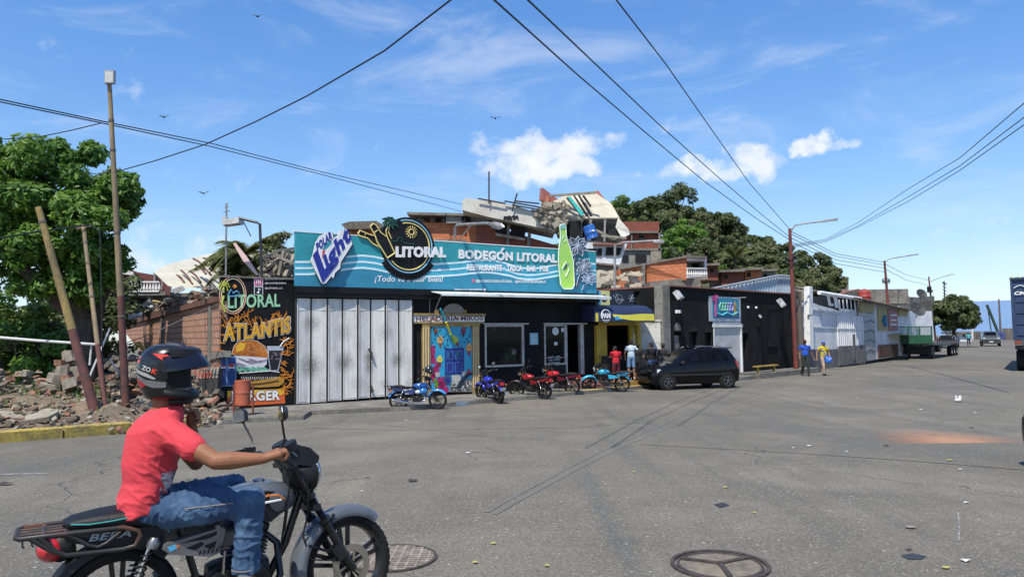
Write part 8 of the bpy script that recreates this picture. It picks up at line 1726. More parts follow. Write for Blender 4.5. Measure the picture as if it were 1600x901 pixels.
# ================================================================ green flatbed trailer
grn=mat('trailer_green',(.02,.11,.055),rough=.45,coat=.3,col2=(.014,.07,.04),scale=3); R0=G(1430,561); ang=math.atan2(PF.u.y,PF.u.x)+.0
t=thing('flatbed_trailer','long flatbed semi trailer with a green headboard parked along the street','trailer',(0,0,0)); mb=MB(grn)
mb.box((.03,0,1.75),(.06,2.45,.75))
for y in (-1.2,-.4,.4,1.2): mb.box((-.01,y,2.1),(.08,.09,1.5))
mb.box((0,0,2.85),(.08,2.5,.08)); mb.box((-.02,0,1.42),(.10,2.5,.12)); 
for i in range(26): mb.box((.02,-1.2+2.4*i/25,2.45),(.03,.03,.75))
mb.build('headboard',t); mb=MB(mat('trailer_deck',(.10,.085,.065),rough=.8,col2=(.05,.045,.04),scale=3)); mb.box((6.2,0,1.38),(12.3,2.5,.10)); mb.use(blkm); mb.box((6.2,-.5,1.15),(12.2,.14,.40)); mb.box((6.2,.5,1.15),(12.2,.14,.40)); mb.box((6.2,-1.24,1.33),(12.3,.06,.16)); mb.box((6.2,1.24,1.33),(12.3,.06,.16)); mb.build('deck',t)
for y in (-.8,.8): mb=MB(blkm); mb.box((2.2,y,.65),(.15,.15,1.1)); mb.box((2.2,y,.06),(.35,.3,.1)); mb.build('landing_leg',t)
mb=MB(blkt); mb.box((1.4,0,.75),(1.4,2.0,.7)); mb.box((3.4,-.9,.85),(1.0,.5,.6)); mb.build('storage_box',t)
for x in (8.6,9.9,11.2):
    for y in (-1.05,1.05):
        mb=MB(rub); s=1 if y>0 else -1; mb.lathe([(.28,.16),(.44,.17),(.5,.12),(.5,-.16),(.44,-.17),(.28,-.16),(.28,.16)],o=(x,y,.5),ax=(0,s,0),n=26); mb.use(flat('hub_grey','9a9a96')); mb.lathe([(.28,.14),(.22,.06),(.1,.06),(.1,.12),(0,.12)],o=(x,y,.5),ax=(0,s,0),n=18); mb.build('wheel',t,smooth=40)
mb=MB(blkm)
for i in range(12): mb.box((11.9-i*.9,-1.24,1.65),(.06,.06,.5))
mb.build('side_stake',t)
t.location=(R0.x,R0.y,-.35); t.rotation_euler=(0,0,ang); t.scale=(.9,.92,.80)
# big tree behind the trailer
def tree(px,py,Y,r,n,m,lab,ls,seed,group=None,k=22,base=None,rz=None,name='tree'):
    c=P(px,py,Y); rad=r*Y/F; zb=base if base is not None else -.4; t=thing(name,lab,'tree',(c.x,c.y,zb),group=group); mb=MB(m); crown(mb,c,(rad,rad*.8,rad*(rz or .8)),n,ls,k,seed=seed); mb.build('crown',t)
    mb=MB(bark); h=max(.6,c.z-zb); limb(mb,(c.x,c.y,zb),(c.x,c.y,zb+h*.7),rad*.09,rad*.06,.1); R_=random.Random(seed)
    for i in range(4): limb(mb,(c.x,c.y,zb+h*.5),c+V((R_.uniform(-.6,.6)*rad,R_.uniform(-.5,.5)*rad,R_.uniform(-.2,.5)*rad)),rad*.05,rad*.015)
    mb.build('trunk',t); return t
tree(1490,491,84,37,8500,LD,'broad dark green tree overhanging the street behind the trailer',.27,201,k=40,rz=.72)
# far wall, fence, poles, mast
fm_=mat('board_fence',(.22,.20,.17),rough=.85,col2=(.11,.10,.09),scale=1.2,stretch=(3,3,.2)); t=thing('board_fence','long fence of weathered grey boards closing the end of the street by the sea','fence',P(1560,518,118)); 
fx=[(1519,121,'shack'),(1538,119,'b'),(1552,118,'c'),(1572,116,'b'),(1600,113,'b')]
for x0,x1,m,y0,y1 in ((1519,1532,fm_,518,530),(1533.5,1542,mat('blue_tarp',(.05,.08,.22),rough=.6),518,530),(1542.2,1570,mat('blue_tarp',(.05,.08,.22)),519,530),(1566,1610,fm_,513,531)):
    mb=MB(m); quad_px(mb,[(x0,y0+1,118),(x1,y0,116),(x1,y1,116),(x0,y1,118)],.15)
    for i in range(int((x1-x0)/1.8)): quad_px(mb,[(x0+i*1.8,y0-.5,117.3),(x0+i*1.8+1.1,y0-.5,117.2),(x0+i*1.8+1.1,y1,117.2),(x0+i*1.8,y1,117.3)],.1)
    mb.build('boards',t)
mb=MB(rus); box_px(mb,1590,512,1593,530,112,.3); mb.build('post',t)
t=thing('low_shack','low pale shack with a tin roof beside the far board fence','shack',P(1510,525,120)); mb=MB(wl2); box_px(mb,1500,520,1519,535,122,4); mb.build('wall',t); mb=MB(tinr); box_px(mb,1498,518,1520,521,121.5,5); mb.build('roof',t); mb=MB(flat('opening_dark','17181a')); box_px(mb,1505,523,1508,526,121.9,.2); mb.build('window',t)
mb=MB(white); a=P(1519.5,517,117); box_px(mb,1518.5,509,1521,530,117,.3); mb.build('white_post',label='short white post standing at the start of the board fence',cat='post')
t=thing('leaning_mast','dark green derrick mast leaning left above the sea','mast',P(1559,516,125)); mb=MB(mat('mast_green',(.03,.07,.05),rough=.7)); mb.tube([P(1559,518,125),P(1542,476,125)],.22,6); mb.tube([P(1549,518,125),P(1543,480,125)],.09,5); mb.build('mast',t)
t=thing('pole','straight dark pole standing right of the leaning green mast','pole',P(1563,518,125)); mb=MB(up); mb.tube([P(1563.5,520,125),P(1560.5,467,125)],[.18,.12],7); mb.build('shaft',t)
t=thing('radio_mast','thin lattice radio mast rising above the tree behind the trailer','antenna',P(1476,470,95)); mb=MB(blkm); mb.tube([P(1478,520,95),P(1475,439,95)],.08,5)
for i in range(8): mb.tube([P(1473,442+i*5,95),P(1479,445+i*5,95)],.04,4)
mb.tube([P(1472,441,95),P(1479,443,95)],.05,4); mb.build('mast',t)
# ================================================================ blue container truck at the right edge
cb=mat('container_blue',(.025,.055,.13),rough=.55,col2=(.018,.038,.09),scale=2,fine=.2); c0=P(1583,533,36); X0=c0.x; zc0=P(1590,531,36).z; zc1=P(1583,434,36).z
t=thing('container_truck','dark blue shipping container on a truck chassis at the right edge','truck',(X0+1.2,40,-.35)); tilt=.0
mb=MB(cb); mb.box((X0+1.22,42,(zc0+zc1)/2),(2.44,12,zc1-zc0)); 
for i in range(5):
    z=zc0+.25+i*(zc1-zc0-.35)/5; mb.box((X0+.45,35.99,z+.12),(.55,.06,.30)); mb.box((X0+1.9,35.99,z+.12),(.55,.06,.30))
for x in (.05,.95,1.5,2.39): mb.box((X0+x,35.97,(zc0+zc1)/2),(.08,.08,zc1-zc0))
mb.box((X0+1.22,35.95,zc1-.05),(2.46,.1,.12)); mb.box((X0+1.22,35.95,zc0+.06),(2.46,.1,.12)); body_=mb.build('container',t)
mb=MB(flat('haz_yellow','b5a04a')); 
for i in range(9): mb.box((X0+.12+i*.26,35.94,zc1-.0),(.13,.12,.05),Matrix.Rotation(.4,3,'Y'))
mb.build('hazard_strip',body_); mb=MB(whitec); put_text(mb,'CMA CGM',V((X0+.15,35.90,P(1590,461,36).z)),(1,0,0),(0,0,1),1.5,.17,.04,.2,.01); mb.build('lettering',body_); mb=MB(whitec); mb.tube([V((X0+.15+.5*i/8,35.90,P(1590,459,36).z+.28+.12*math.sin(pi*i/8))) for i in range(9)],.02,5); mb.build('logo',body_)
mb=MB(flat('door_label','8fa0a6')); mb.box((X0+1.0,35.93,zc0+.9),(.25,.02,.35)); mb.build('label_plate',body_)
mb=MB(blkm); mb.box((X0+1.22,42,zc0-.18),(1.0,12,.3)); mb.box((X0+1.22,36.1,zc0-.35),(2.3,.15,.2)); mb.build('chassis',t); mb=MB(rus); mb.box((X0+.2,36.0,zc0-.1),(.3,.2,.25)); mb.build('twist_lock',t)
for y in (37.2,38.5,47):
    for x in (.32,2.12):
        mb=MB(rub); s=-1 if x<1 else 1; mb.lathe([(.28,.24),(.44,.25),(.52,.2),(.52,-.2),(.44,-.22),(.28,-.2)],o=(X0+x,y,.17),ax=(s,0,0),n=24); mb.use(flat('hub_grey','9a9a96')); mb.lathe([(.28,.2),(.22,.1),(.0,.14)],o=(X0+x,y,.17),ax=(s,0,0),n=16); mb.build('wheel',t,smooth=40)
mb=MB(mat('cab_white',(.6,.6,.6),rough=.4)); sm_box(mb,(X0+1.22,50.2,1.6),(2.3,2.4,2.8),Matrix.Identity(3)); mb.build('cab',t,smooth=40)
pv=Matrix.Translation((X0,36,0))@Matrix.Rotation(-math.atan2(X0,36)-.03,4,'Z')@Matrix.Translation((-X0,-36,0)); t.location=(0,0,0)
for ch in t.children_recursive:
    if ch.parent==t: ch.data.transform(Matrix.Translation((X0+1.2,40,-.35)))
for ch in t.children_recursive:
    if ch.parent!=t: ch.data.transform(Matrix.Translation((X0+1.2,40,-.35)))
for ch in t.children_recursive: ch.data.transform(pv)
# ================================================================ hill
RID=[(300,500),(420,470),(520,440),(640,415),(750,400),(850,385),(950,372),(1060,370),(1150,400),(1230,425),(1300,465),(1360,500),(1420,512)]
def ridge(x):
    for a,b in zip(RID,RID[1:]):
        if a[0]<=x<=b[0]: return a[1]+(b[1]-a[1])*(x-a[0])/(b[0]-a[0])
    return 515
hm_=mat('hill_ground',(.055,.075,.025),rough=.95,col2=(.10,.10,.05),scale=.15,fine=.4,world=True); mb=MB(hm_); nX,nY=48,14
def hillp(x,s):
    Y=50+65*s; y=516+(ridge(x)-516)*min(1,s)**.9 if s<=1 else ridge(x)+60*(s-1); p=P(x,y,Y); p.z=max(p.z,-.4) ; return p
for j in range(nY+1):
    s=j/(nY-2)
    for i in range(nX+1): x=300+(1420-300)*i/nX; p=hillp(x,s); mb.v.append((p.x,p.y,p.z+(rnd.uniform(-.3,.3) if 0<j else -.3)))
for j in range(nY):
    for i in range(nX): a=j*(nX+1)+i; mb.f.append((a,a+1,a+nX+2,a+nX+1))
mb.mi=[0]*len(mb.f); mb.build('hill',kind='structure',smooth=60)
# trees on the hill
HT=[(985,338,105,30,LY,'bright green'),(1012,350,101,24,LD,'dark'),(1050,332,108,33,LD,'dark'),(1080,352,104,26,LD,'dark'),(1100,372,100,24,LO,'olive'),(1125,362,108,28,LD,'dark'),(1135,392,98,26,LO,'dry olive'),(1160,388,106,26,LD,'dark'),(1070,383,92,30,LF,'fresh green'),(1040,395,86,26,LF,'fresh green'),(1108,402,88,26,LD,'dark'),(1145,415,84,25,LO,'olive'),(1185,402,102,26,LO,'dry olive'),(1205,412,98,25,LO,'grey olive'),(1178,425,84,24,LD,'dark'),(1225,418,96,26,LD,'dark'),(1212,435,80,22,LO,'olive'),(1252,420,92,30,LD,'dark'),(1278,425,88,30,LD,'dark'),(1240,445,76,24,LD,'dark'),(1270,450,74,26,LO,'dark olive'),(1300,440,84,20,LO,'olive'),(960,360,98,22,LO,'olive'),(995,380,90,20,LF,'fresh green'),(1170,440,72,18,LY,'bright green'),(1086,412,78,18,LO,'olive'),(1120,430,70,16,LY,'light green'),(1025,370,95,26,LD,'dark'),(1060,362,98,24,LO,'olive'),(1090,392,97,22,LD,'leafy'),(1150,372,109,22,LD,'slender'),(1175,412,96,22,LD,'leafy'),(1200,392,107,20,LD,'rounded'),(1055,408,84,20,LD,'leafy'),(1085,428,74,16,LD,'shady'),(1135,435,72,14,LD,'shady'),(1195,445,72,16,LD,'leafy'),(1225,400,104,18,LD,'slender'),(1255,440,84,22,LD,'rounded'),(1290,455,78,16,LD,'leafy'),(1030,340,108,24,LD,'rounded'),(1118,350,110,20,LD,'rounded')]
sizes=('broad','tall','compact','loose','small'); used={}
for i,(px,py,Y,r,m,kind) in enumerate(HT):
    py-=(14 if px<1110 else 2) if py<405 else 2; r*=1.08; ls=.24 if m is not LF else .21; c=P(px,py,Y); gzz=hillp(px,min(1,(Y-50)/65)).z
    side='near the ridge' if py<365 else ('half way up' if py<405 else 'low down')
    x_='left end' if px<1000 else ('left part' if px<1070 else ('middle' if px<1150 else ('right part' if px<1230 else 'right end')))
    lab=f'{kind} leaved tree {side} at the {x_} of the hill'; used[lab]=used.get(lab,0)+1
    if used[lab]>1: lab=f'{kind} leaved tree {side}, {x_} of the hill, {("further right","rightmost of its cluster")[used[lab]-2]}'
    tree(px,py,Y,r,4200,m,lab,ls,300+i,group='trees on the wooded hill',k=20,base=min(gzz,c.z-1.5),rz=.85)
c=P(1148,404,76); t=thing('palm_tree','spiky pale palm in the middle of the slope above the brick balcony house','palm tree',(c.x,c.y,c.z-3)); mb=MB(bark); limb(mb,(c.x,c.y,c.z-3.5),c,.2,.15); mb.build('trunk',t); mb=MB(LP)
for k_ in range(22): a=rnd.uniform(0,6.28); frond(mb,c,(math.cos(a),math.sin(a),rnd.uniform(.3,1.4)),rnd.uniform(1.8,2.8),1.0,.6)
mb.build('fronds',t)
# ---------------- houses on the slope
rb=brick('red_block_wall',(1,0,0),'bb6840','cb7c50','94705a',.34,.19,.022,stain='a0603f'); rb2=brick('dark_red_brick',(1,0,0),'8a4232','9c4e3a','5a463c',.30,.15,.02); op=flat('opening_dark','17181a'); crm=mat('cream_slab',(.62,.56,.43),rough=.85,col2=(.50,.45,.34),scale=.9,fine=.25); gry=mat('grey_render',(.30,.29,.27),rough=.85,col2=(.20,.19,.17),scale=1.2,fine=.3); whs=mat('whitewashed_slab',(.66,.64,.58),rough=.85,col2=(.50,.47,.41),scale=1.0,fine=.25); pnk=mat('pink_render',(.36,.12,.10),rough=.85,col2=(.27,.10,.085),scale=2)
def Q(mb,m,*a): 
    mb.use(m)
    for pts,t_ in a: quad_px(mb,pts,t_)
def house(lab,loc,parts,name='house'):
    t=thing(name,lab,'house',loc)
    for nm,m,qs in parts:
        for qq in ([[q_] for q_ in qs] if nm in ('window','column','room_opening','inner_column','opening','floor_slab','parapet','concrete_slab','roof_stripe') else [qs]):
            mb=MB(m)
            for pts,t_ in qq: quad_px(mb,pts,t_)
            mb.build(nm,t)
    return t
def r4(x0,y0,x1,y1,Y): return [(x0,y0,Y),(x1,y0,Y),(x1,y1,Y),(x0,y1,Y)]
house('small brick hut with a sagging dark roof behind the top left of the sign',P(560,370,45),[('wall',rb,[(r4(540,352,592,380,45),4)]),('roof',deb2,[([(533,350,44),(546,346,44),(588,345,44),(600,352,44),(594,357,44),(540,358,44)],5)])])
t=house('unfinished grey concrete house frame with an orange brick wall behind the round emblem',P(700,380,48),[('brick_wall',rb,[(r4(652,348,756,378,47.6),4),(r4(600,352,652,385,48.5),3)]),('concrete_slab',conc,[([(636,331,47),(724,333,47),(724,337,47),(636,335,47)],5),(r4(655,374,750,381,47.4),4)]),('column',conc,[(r4(641,335,650,350,48),.5),(r4(672,335,680,350,48),.5),(r4(690,336,696,350,48),.5)]),('upper_wall',gry,[([(697,334,47.2),(742,333,47.2),(745,347,47.2),(697,349,47.2)],3),([(640,337,48.2),(656,337,48.2),(668,350,48.2),(640,350,48.2)],.4)]),('window',op,[(r4(721,337,735,348,47.15),.2),(r4(745,340,760,348,47.6),.3)])])
t=house('large collapsed brick building with a long white tilted roof slab above the sign',P(800,400,46),[('brick_wall',rb2,[([(745,346,46),(872,384,46),(876,400,46),(745,400,46)],5)]),('light_wall',rb,[([(730,347,46.4),(748,347,46.4),(748,395,46.4),(730,395,46.4)],3)]),
 ('white_slab',whs,[([(722,313,45),(728,309,45),(800,320,45),(850,335,45),(872,350,45),(868,361,45),(818,350,45),(760,338,45),(722,328,45)],3.5)]),('window',op,[([(774,349,45.9),(795,351,45.9),(793,366,45.9),(775,362,45.9)],.2),([(799,352,45.9),(822,356,45.9),(820,370,45.9),(797,367,45.9)],.2),([(742,340,45.0),(762,343,45.0),(760,349,45),(742,347,45)],.2)]),('sill',lightc,[([(774,364,45.7),(821,372,45.7),(820,376,45.7),(774,368,45.7)],.4)]),('column',conc,[([(793,349,45.8),(797,350,45.8),(795,385,45.8),(791,385,45.8)],.3),([(825,362,45.8),(830,364,45.8),(828,392,45.8),(823,390,45.8)],.3)])])
mb=MB(flat('graffiti_dark','2a2a2c',.9)); 
for i in range(14): x=788+i*1.5+rnd.uniform(-.5,.5); mb.tube([P(x,336+rnd.uniform(0,3),44.97),P(x+rnd.uniform(-1,3),342+rnd.uniform(-2,3),44.97)],.05,4)
mb.build('scrawl',t)
mb=MB(mat('dark_rebar',(.05,.04,.035),rough=.9))
for a,b in (((747,310),(790,318)),((788,314),(835,322)),((805,314),(843,318)),((800,320),(858,330)),((800,330),(808,302)),((835,322),(868,330)),((764,318),(764,268)),((830,328),(880,340))): mb.tube([P(*a,44.8),P(*b,44.8)],.05,5)
mb.build('rebar',t)
mb=MB(lightc)
for i in range(60): x=rnd.uniform(840,880); c=P(x,rnd.uniform(330,352)+(x-840)*.35,44.8+rnd.uniform(0,1)); mb.box(c,(rnd.uniform(.2,.7),rnd.uniform(.1,.4),rnd.uniform(.1,.4)),Matrix.Rotation(rnd.uniform(-1,1),3,'Y')@Matrix.Rotation(rnd.uniform(-1,1),3,'Z'))
mb.build('broken_concrete',t)
D=50
t=house('toppled house with a pale tilted roof, pink parapets and open dark rooms on the skyline',P(915,420,D),[
 ('roof_slab',crm,[([(858,318,48),(884,304,50),(930,301,52),(955,318,51),(968,340,50),(905,341,48.5),(886,334,48.3),(880,352,48),(846,345,48)],.5)]),
 ('parapet',pnk,[([(848,293,48.5),(880,318,49),(878,326,49),(846,312,48.5)],.5),([(923,304,52),(934,297,52),(947,313,51.6),(938,313,51.8)],.5)]),
 ('side_wall',rb,[([(847,297,48.6),(858,310,48.6),(852,335,48.6),(845,332,48.6)],.5),([(873,340,47.6),(885,343,47.6),(884,362,47.6),(873,360,47.6)],1.5)]),
 ('wall',gry,[([(880,343,48.4),(905,343,48.8),(968,341,50.2),(980,358,50.2),(962,374,49.6),(905,372,48.9),(884,368,48.5)],.5)]),
 ('room_opening',op,[([(888,345,48.2),(908,345,48.6),(908,374,48.6),(890,371,48.2)],.3),([(913,343,48.7),(964,343,50),(970,352,50),(964,378,49.6),(913,376,48.8)],.3)]),('inner_column',gry,[([(921,343,48.5),(925,343,48.5),(923,377,48.5),(919,377,48.5)],.2),([(944,343,49.2),(947,343,49.2),(946,378,49.2),(943,378,49.2)],.2)]),('floor_slab',conc,[([(886,373,47.9),(966,379,49),(982,376,49.5),(982,381,49.4),(964,386,49),(886,379,47.9)],2.5)]),
 ('teal_beam',flat('teal_beam','35b8b0',.6),[([(887,308,47.9),(891,307,47.9),(913,334,47.9),(908,337,47.9)],.15)]),
 ('roof_stripe',op,[([(896,305,48.6),(898,305,48.6),(920,337,48.2),(916,338,48.2)],.1),([(903,304,49),(905.5,304,49),(926,337,48.4),(922,337,48.4)],.1),([(910,305,49.6),(913,305,49.6),(924,321,49),(922,322,49)],.1)]),
 ('end_slab',whs,[([(966,340,49.8),(982,358,49.6),(984,366,49.6),(972,372,49.4),(962,355,49.6)],.6)])])
mb=MB(lightc)
for a,b in (((858,306),(930,301)),((886,308),(912,340)),((940,368),(978,372)),((850,340),(885,345)),((866,345),(874,372)),((870,318),(888,335)),((932,360),(960,374))): mb.bar(P(*a,48.1),P(*b,48.6),.18,.14)
for i in range(70): c=P(rnd.uniform(845,885),rnd.uniform(318,360),47.9+rnd.uniform(0,.8)); mb.box(c,(rnd.uniform(.15,.6),rnd.uniform(.1,.3),rnd.uniform(.1,.35)),Matrix.Rotation(rnd.uniform(-1,1),3,'Y')@Matrix.Rotation(rnd.uniform(-1,1),3,'Z'))
mb.build('broken_beam',t)
mb=MB(mat('tank_blue',(.02,.12,.42),rough=.4,col2=(.015,.09,.33),scale=3)); a=P(926,372,47.3);b=P(919,353,47.3); mb.lathe([(0,0),(.38,0),(.41,.04),(.38,.08),(.38,.36),(.41,.40),(.38,.44),(.38,.78),(.30,.86),(0,.86)],o=a,ax=b-a,n=24); mb.use(whitec); mb.box(P(927,360,46.88),(.14,.02,.10)); mb.build('water_tank',label='bright blue plastic drum tilted against the toppled house',cat='water tank',smooth=40)
t=house('white house with dark windows and a red tile ledge under the toppled house',P(945,450,46),[('wall',wl2,[([(912,378,46),(980,381,46),(968,414,46),(912,409,46)],5),([(912,378,46.5),(905,378,46.5),(905,440,46.5),(912,440,46.5)],2)]),('lower_wall',conc,[([(922,412,45.9),(968,415,45.9),(966,445,45.9),(922,445,45.9)],5)]),('tile_ledge',rt,[([(927,379,45.6),(976,380,45.6),(976,383,45.6),(927,382,45.6)],.8)]),('window',op,[(r4(916,388,932,399,45.9),.2),([(934,388,45.9),(941,388,45.9),(940,400,45.9),(933,399,45.9)],.2),([(948,386,45.9),(972,387,45.9),(968,399,45.9),(946,399,45.9)],.2)]),('corrugated_ledge',tinr,[([(924,409,45.6),(966,413,45.6),(966,416,45.6),(924,412,45.6)],.8)])])
t=house('three storey unplastered dark red brick block on the slope in front of the wooded hill',P(1008,430,58),[('wall',rb2,[(r4(973,346,1030,402,58),6)]),('floor_slab',conc,[(r4(974,361,1034,364,57.7),6.5),(r4(974,388,1034,391,57.7),6.5)]),('lower_wall',gry,[(r4(965,391,1034,425,57.9),6)]),('grey_block_wall',lightc,[(r4(1017,392,1033,412,57.6),1)]),('window',op,[(r4(999,368,1006,376,57.9),.2),(r4(972,398,982,408,57.8),.2),(r4(993,397,1010,409,57.8),.2)]),('column',conc,[(r4(1029,361,1032,391,57.7),.4),(r4(986,364,988,388,57.8),.3)])])
for x in (973,1002): pass
t=house('orange brick house with a small white balcony and balustrade above the black wall',P(1040,450,42),[('wall',rb,[([(967,420,44),(1007,413,42.6),(1073,402,41),(1073,437,41),(985,449,43),(967,449,44)],4)]),('column',conc,[([(1004,413,42.4),(1008,412,42.4),(1008,446,42.4),(1004,446,42.4)],.5),([(980,424,43),(983,424,43),(983,450,43),(980,450,43)],.5)]),('balcony_room',wl2,[([(1073,401,41),(1104,402,42),(1104,408,42),(1073,407,41)],3),([(1101,402,41.9),(1104,402,42),(1104,432,42),(1101,432,41.9)],3),(r4(1073,402,1102,432,43.5),.2)]),('opening',op,[(r4(1082,412,1097,424,43.3),.2)]),('base',conc,[([(985,447,42.8),(1106,430,41),(1106,436,41),(985,452,42.8)],3),([(1016,440,41.2),(1095,432,41.2),(1095,450,41.2),(1016,450,41.2)],2)]),('roof_sheet',tinr,[([(970,418,43.6),(1073,399,40.8),(1105,400,41.6),(1105,403,41.6),(1073,402,40.8),(970,421,43.6)],4.2)])])
mb=MB(wh); baluster(mb,P(1074,433,40.9),P(1104,433,41.9),10,.5,.06); mb.build('balustrade',t)
mb=MB(wl2); baluster(mb,P(1074,433,40.9)+V((0,0,-.05)),P(1104,433,41.9)+V((0,0,-.05)),2,.06,.05); mb.build('balcony_slab',t)
for lab,x0,y0,x1,y1,Y,m in (('small maroon walled house just right of the balcony house',1106,414,1122,432,60,rb2),('long low house with brown roof and walls on the slope behind the metal fence',1128,424,1162,440,62,rb2),('orange brick cube house right above the corrugated metal fence',1164,421,1190,436,63,rb),('small grey roofed house behind the nearest lamp post',1190,423,1212,440,64,gry)):
    house(lab,P((x0+x1)/2,y1,Y),[('wall',m,[(r4(x0,y0,x1,y1+6,Y),4)]),('roof',tinr,[([(x0-3,y0-2,Y-.5),(x1+3,y0-4,Y-.5),(x1+3,y0,Y-.5),(x0-3,y0+1,Y-.5)],5)]),('window',op,[(r4(x0+4,y0+5,x0+9,y0+11,Y-.1),.2)])])
t=house('pale two storey house at the right foot of the wooded hill with a brown roof',P(1320,470,80),[('wall',rb,[([(1300,461,78),(1340,453,78),(1343,480,78),(1300,480,78)],4)]),('roof',rt,[([(1288,466,77),(1342,451,77),(1346,454,77),(1292,469,77)],6)]),('upper_block',gry,[(r4(1306,434,1326,458,92),5)]),('window',op,[(r4(1310,440,1322,444,91.9),.2)]),('water_tower',gry,[(r4(1342,452,1349,476,78.5),2)])])
t=house('grey lean-to shed roofs behind the red lamp post',P(1215,470,46),[('roof',tinr,[([(1168,462,45),(1236,452,46),(1236,458,46),(1170,468,45)],4)]),('wall',lightc,[(r4(1190,462,1236,475,46.5),3),(r4(1246,448,1256,470,50),2)])],'shed')
# corrugated blue grey fence
t=thing('metal_fence','light blue grey corrugated metal fence on the slope behind the black wall','fence',P(1170,460,44)); bg_=mat('corrugated_blue_grey',(.46,.53,.60),rough=.5,col2=(.36,.42,.48),scale=.8); mb=MB(bg_); n_=64; top=[];bot=[]
pts=[(1090,456,455+2,41),(1130,448,460,42),(1180,438,462,43.5),(1215,431,462,44.5),(1236,432,464,45)]
def ip(s):
    k=s*(len(pts)-1); i=min(int(k),len(pts)-2); f=k-i; return [pts[i][j]+(pts[i+1][j]-pts[i][j])*f for j in range(4)]
for i in range(n_*2+1):
    x,y0,y1,Y=ip(i/(n_*2)); dz=.06 if (i//2)%2 else 0; top.append(P(x,y0,Y-dz)); bot.append(P(x,y1+6,Y-dz))
mb.loft([top,bot],cap=False,closed=False); mb.build('sheet',t); mb=MB(flat('fence_rail','8d98a3')); mb.tube([P(*[ip(s)[0],ip(s)[1]-.6,ip(s)[3]-.2]) for s in (0,.25,.5,.75,1)],.07,6); mb.build('top_rail',t)
mb=MB(mat('cream_rubble',(.55,.48,.36),rough=.9,col2=(.4,.35,.27),scale=3))
for i in range(30): c=P(rnd.uniform(925,1000),rnd.uniform(425,452),40+rnd.uniform(0,1)); mb.box(c,(rnd.uniform(.2,.7),.3,rnd.uniform(.1,.35)),Matrix.Rotation(rnd.uniform(-.6,.6),3,'Y'))
quad_px(mb,[(928,436,39.5),(948,430,39.5),(958,426,39.5),(955,434,39.5),(940,444,39.5),(928,443,39.5)],.15)
mb.build('roof_rubble',label='heap of cream coloured broken slabs on the roofs behind the palm cut-outs',cat='rubble')
t=thing('lamp_post','pale street lamp post rising between the palm cut-outs and the brick house','street lamp',P(960,450,36)); mb=MB(gm); mb.tube([P(960,470,36),P(961,383,36),P(975,379,35.8),P(1023,376,35)],.06,7); mb.build('post',t); mb=MB(gm); sm_box(mb,P(1029,378,34.9),(.5,.25,.2)); mb.build('lamp_head',t)
for (px,py) in ((955,394),(1010,404)): pass
# ================================================================ overhead cables
cabm=mat('cable_black',(.012,.012,.012))
def cable(lab,pts,r=.02,n=24,sag=0):
    r*=.75
    q=[P(*p) for p in pts]; out=[]
    k=len(q)-1
    for i in range(k):
        for j in range(n):
            t_=j/n; out.append(q[i].lerp(q[i+1],t_)+V((0,0,-sag*4*t_*(1-t_))))
    out.append(q[-1]); mb=MB(cabm); mb.tube(out,r,5); return mb.build('overhead_cable',label=lab,cat='cable')
cable('upper cable running from the left edge past the floodlight pole down to behind the sign',[(-20,151,17),(158,189,18.5),(330,224,24),(500,268,32),(640,300,42),(724,320,50)],.022)
cable('lower of the pair of cables from the left edge to the buildings behind the sign',[(-20,155,17),(158,192,18.5),(330,229,24),(500,272,32),(720,330,50)],.022)
cable('thick cable sweeping from the top centre of the picture down to the left pole',[(715,-8,10),(600,80,11),(480,150,13),(400,190,14.5),(320,226,16),(240,252,17.4),(183,268,18.5)],.018)
cable('short cable leaving the left pole towards the far left bottom of the tree',[(-20,219,18),(60,214,18),(110,204,18.2),(160,192,18.5)],.018)
cable('thin drop cable going left from the middle of the floodlight pole',[(182,268,18.6),(150,272,18.6),(130,268,19)],.014)
cable('left long cable coming from the top edge to the nearest red street lamp',[(765,-6,9),(900,115,14),(1000,200,19),(1100,283,26),(1180,340,34),(1236,376,l1b.y)],.02)
cable('middle long cable coming from the top edge to the nearest red street lamp',[(818,-6,9),(930,100,14),(1030,195,19),(1120,275,26),(1190,335,34),(1236,372,l1b.y)],.02)
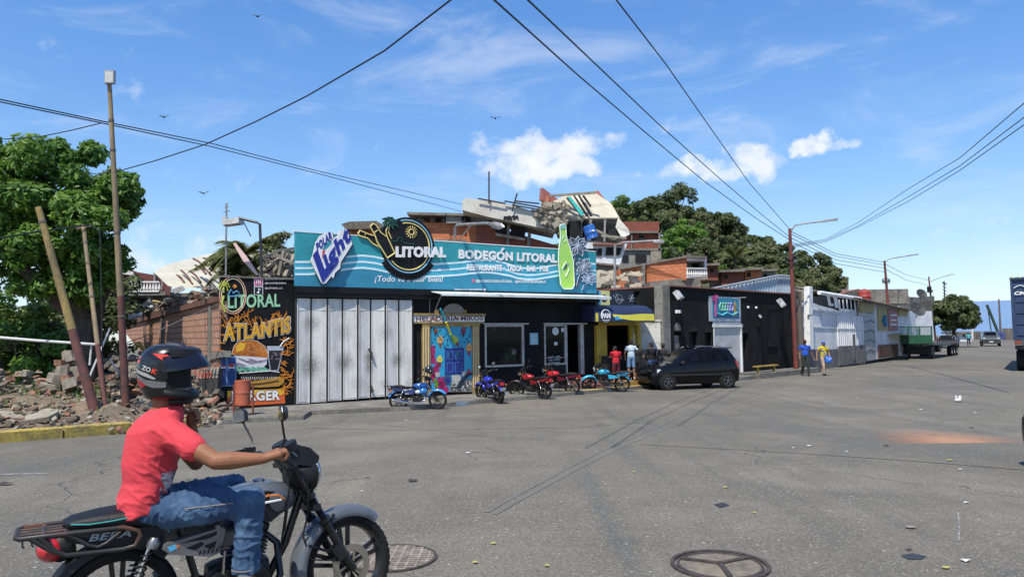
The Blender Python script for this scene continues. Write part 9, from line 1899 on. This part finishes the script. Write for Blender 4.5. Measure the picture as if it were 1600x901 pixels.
cable('right long cable coming steeply from the top edge to the red street lamp',[(958,-6,12),(1040,100,17),(1110,200,23),(1170,285,30),(1232,356,l1b.y)],.02)
yy=l1b.y
for i,(a,b,lab) in enumerate(((362,410,'highest'),(366,414,'second'),(372,419,'third'),(378,425,'lowest'))):
    cable(f'{lab} of the cables strung between the first and second red street lamps',[(1237,a,yy),(1305,(a+b)/2+10,(yy+l2b.y)/2),(1383,b,l2b.y)],.022)
for i,(a,b,lab) in enumerate(((412,438,'upper'),(420,446,'lower'))): cable(f'{lab} cable between the second and the farthest red street lamps',[(1383,a,l2b.y),(1415,(a+b)/2+4,(l2b.y+l3b.y)/2),(1452,b,l3b.y)],.025)
for x1,y1,y2,lab in ((1610,153,376,'highest'),(1610,176,378,'middle'),(1610,188,380,'lowest')): cable(f'{lab} of the three cables rising to the right edge of the picture',[(1240,y2+6,yy),(1289,y2-2,54),(1340,y2-28+ (y1>170)*3,50),(1420,(y1+y2)/2+30,38),(1500,(y1+y2)/2-18,28),(x1,y1,20)],.02)
cable('cable hanging across the brick wall towards the poles at the left',[(344,474,20),(300,492,19.8),(240,520,19.4),(196,536,18.8)],.014)
cable('loose vertical cable hanging beside the thin ochre pole',[(142,352,19.8),(156,360,19.6),(158,450,19.3),(160,560,19),(168,635,18.8),(205,668,18.4)],.018)
cable('bundle of cables from the thin pole bracket to the left edge',[(-20,375,18),(60,362,19),(140,351,20)],.03)
# birds
for i,(x,y,lab) in enumerate(((256,183,'bird gliding right of the tall ochre pole top'),(318,302,'bird gliding above the fallen roof'),(402,26,'tiny bird high in the sky near the top edge'),(774,185,'tiny bird above the large white cloud'))):
    c=P(x,y,60); S_=.6; mb=MB(blkt); mb.loft([[c+V((-.5,0,.12)),c+V((-.25,.05,.16))],[c+V((-.15,-.1,0)),c+V((-.05,.15,.04))],[c+V((.15,-.1,0)),c+V((.1,.15,.04))],[c+V((.5,0,.14)),c+V((.3,.05,.17))]],cap=False,closed=False); mb.ell(c,(.08,.2,.06)); mb.build('bird',label=lab,cat='bird',group='birds in the sky')
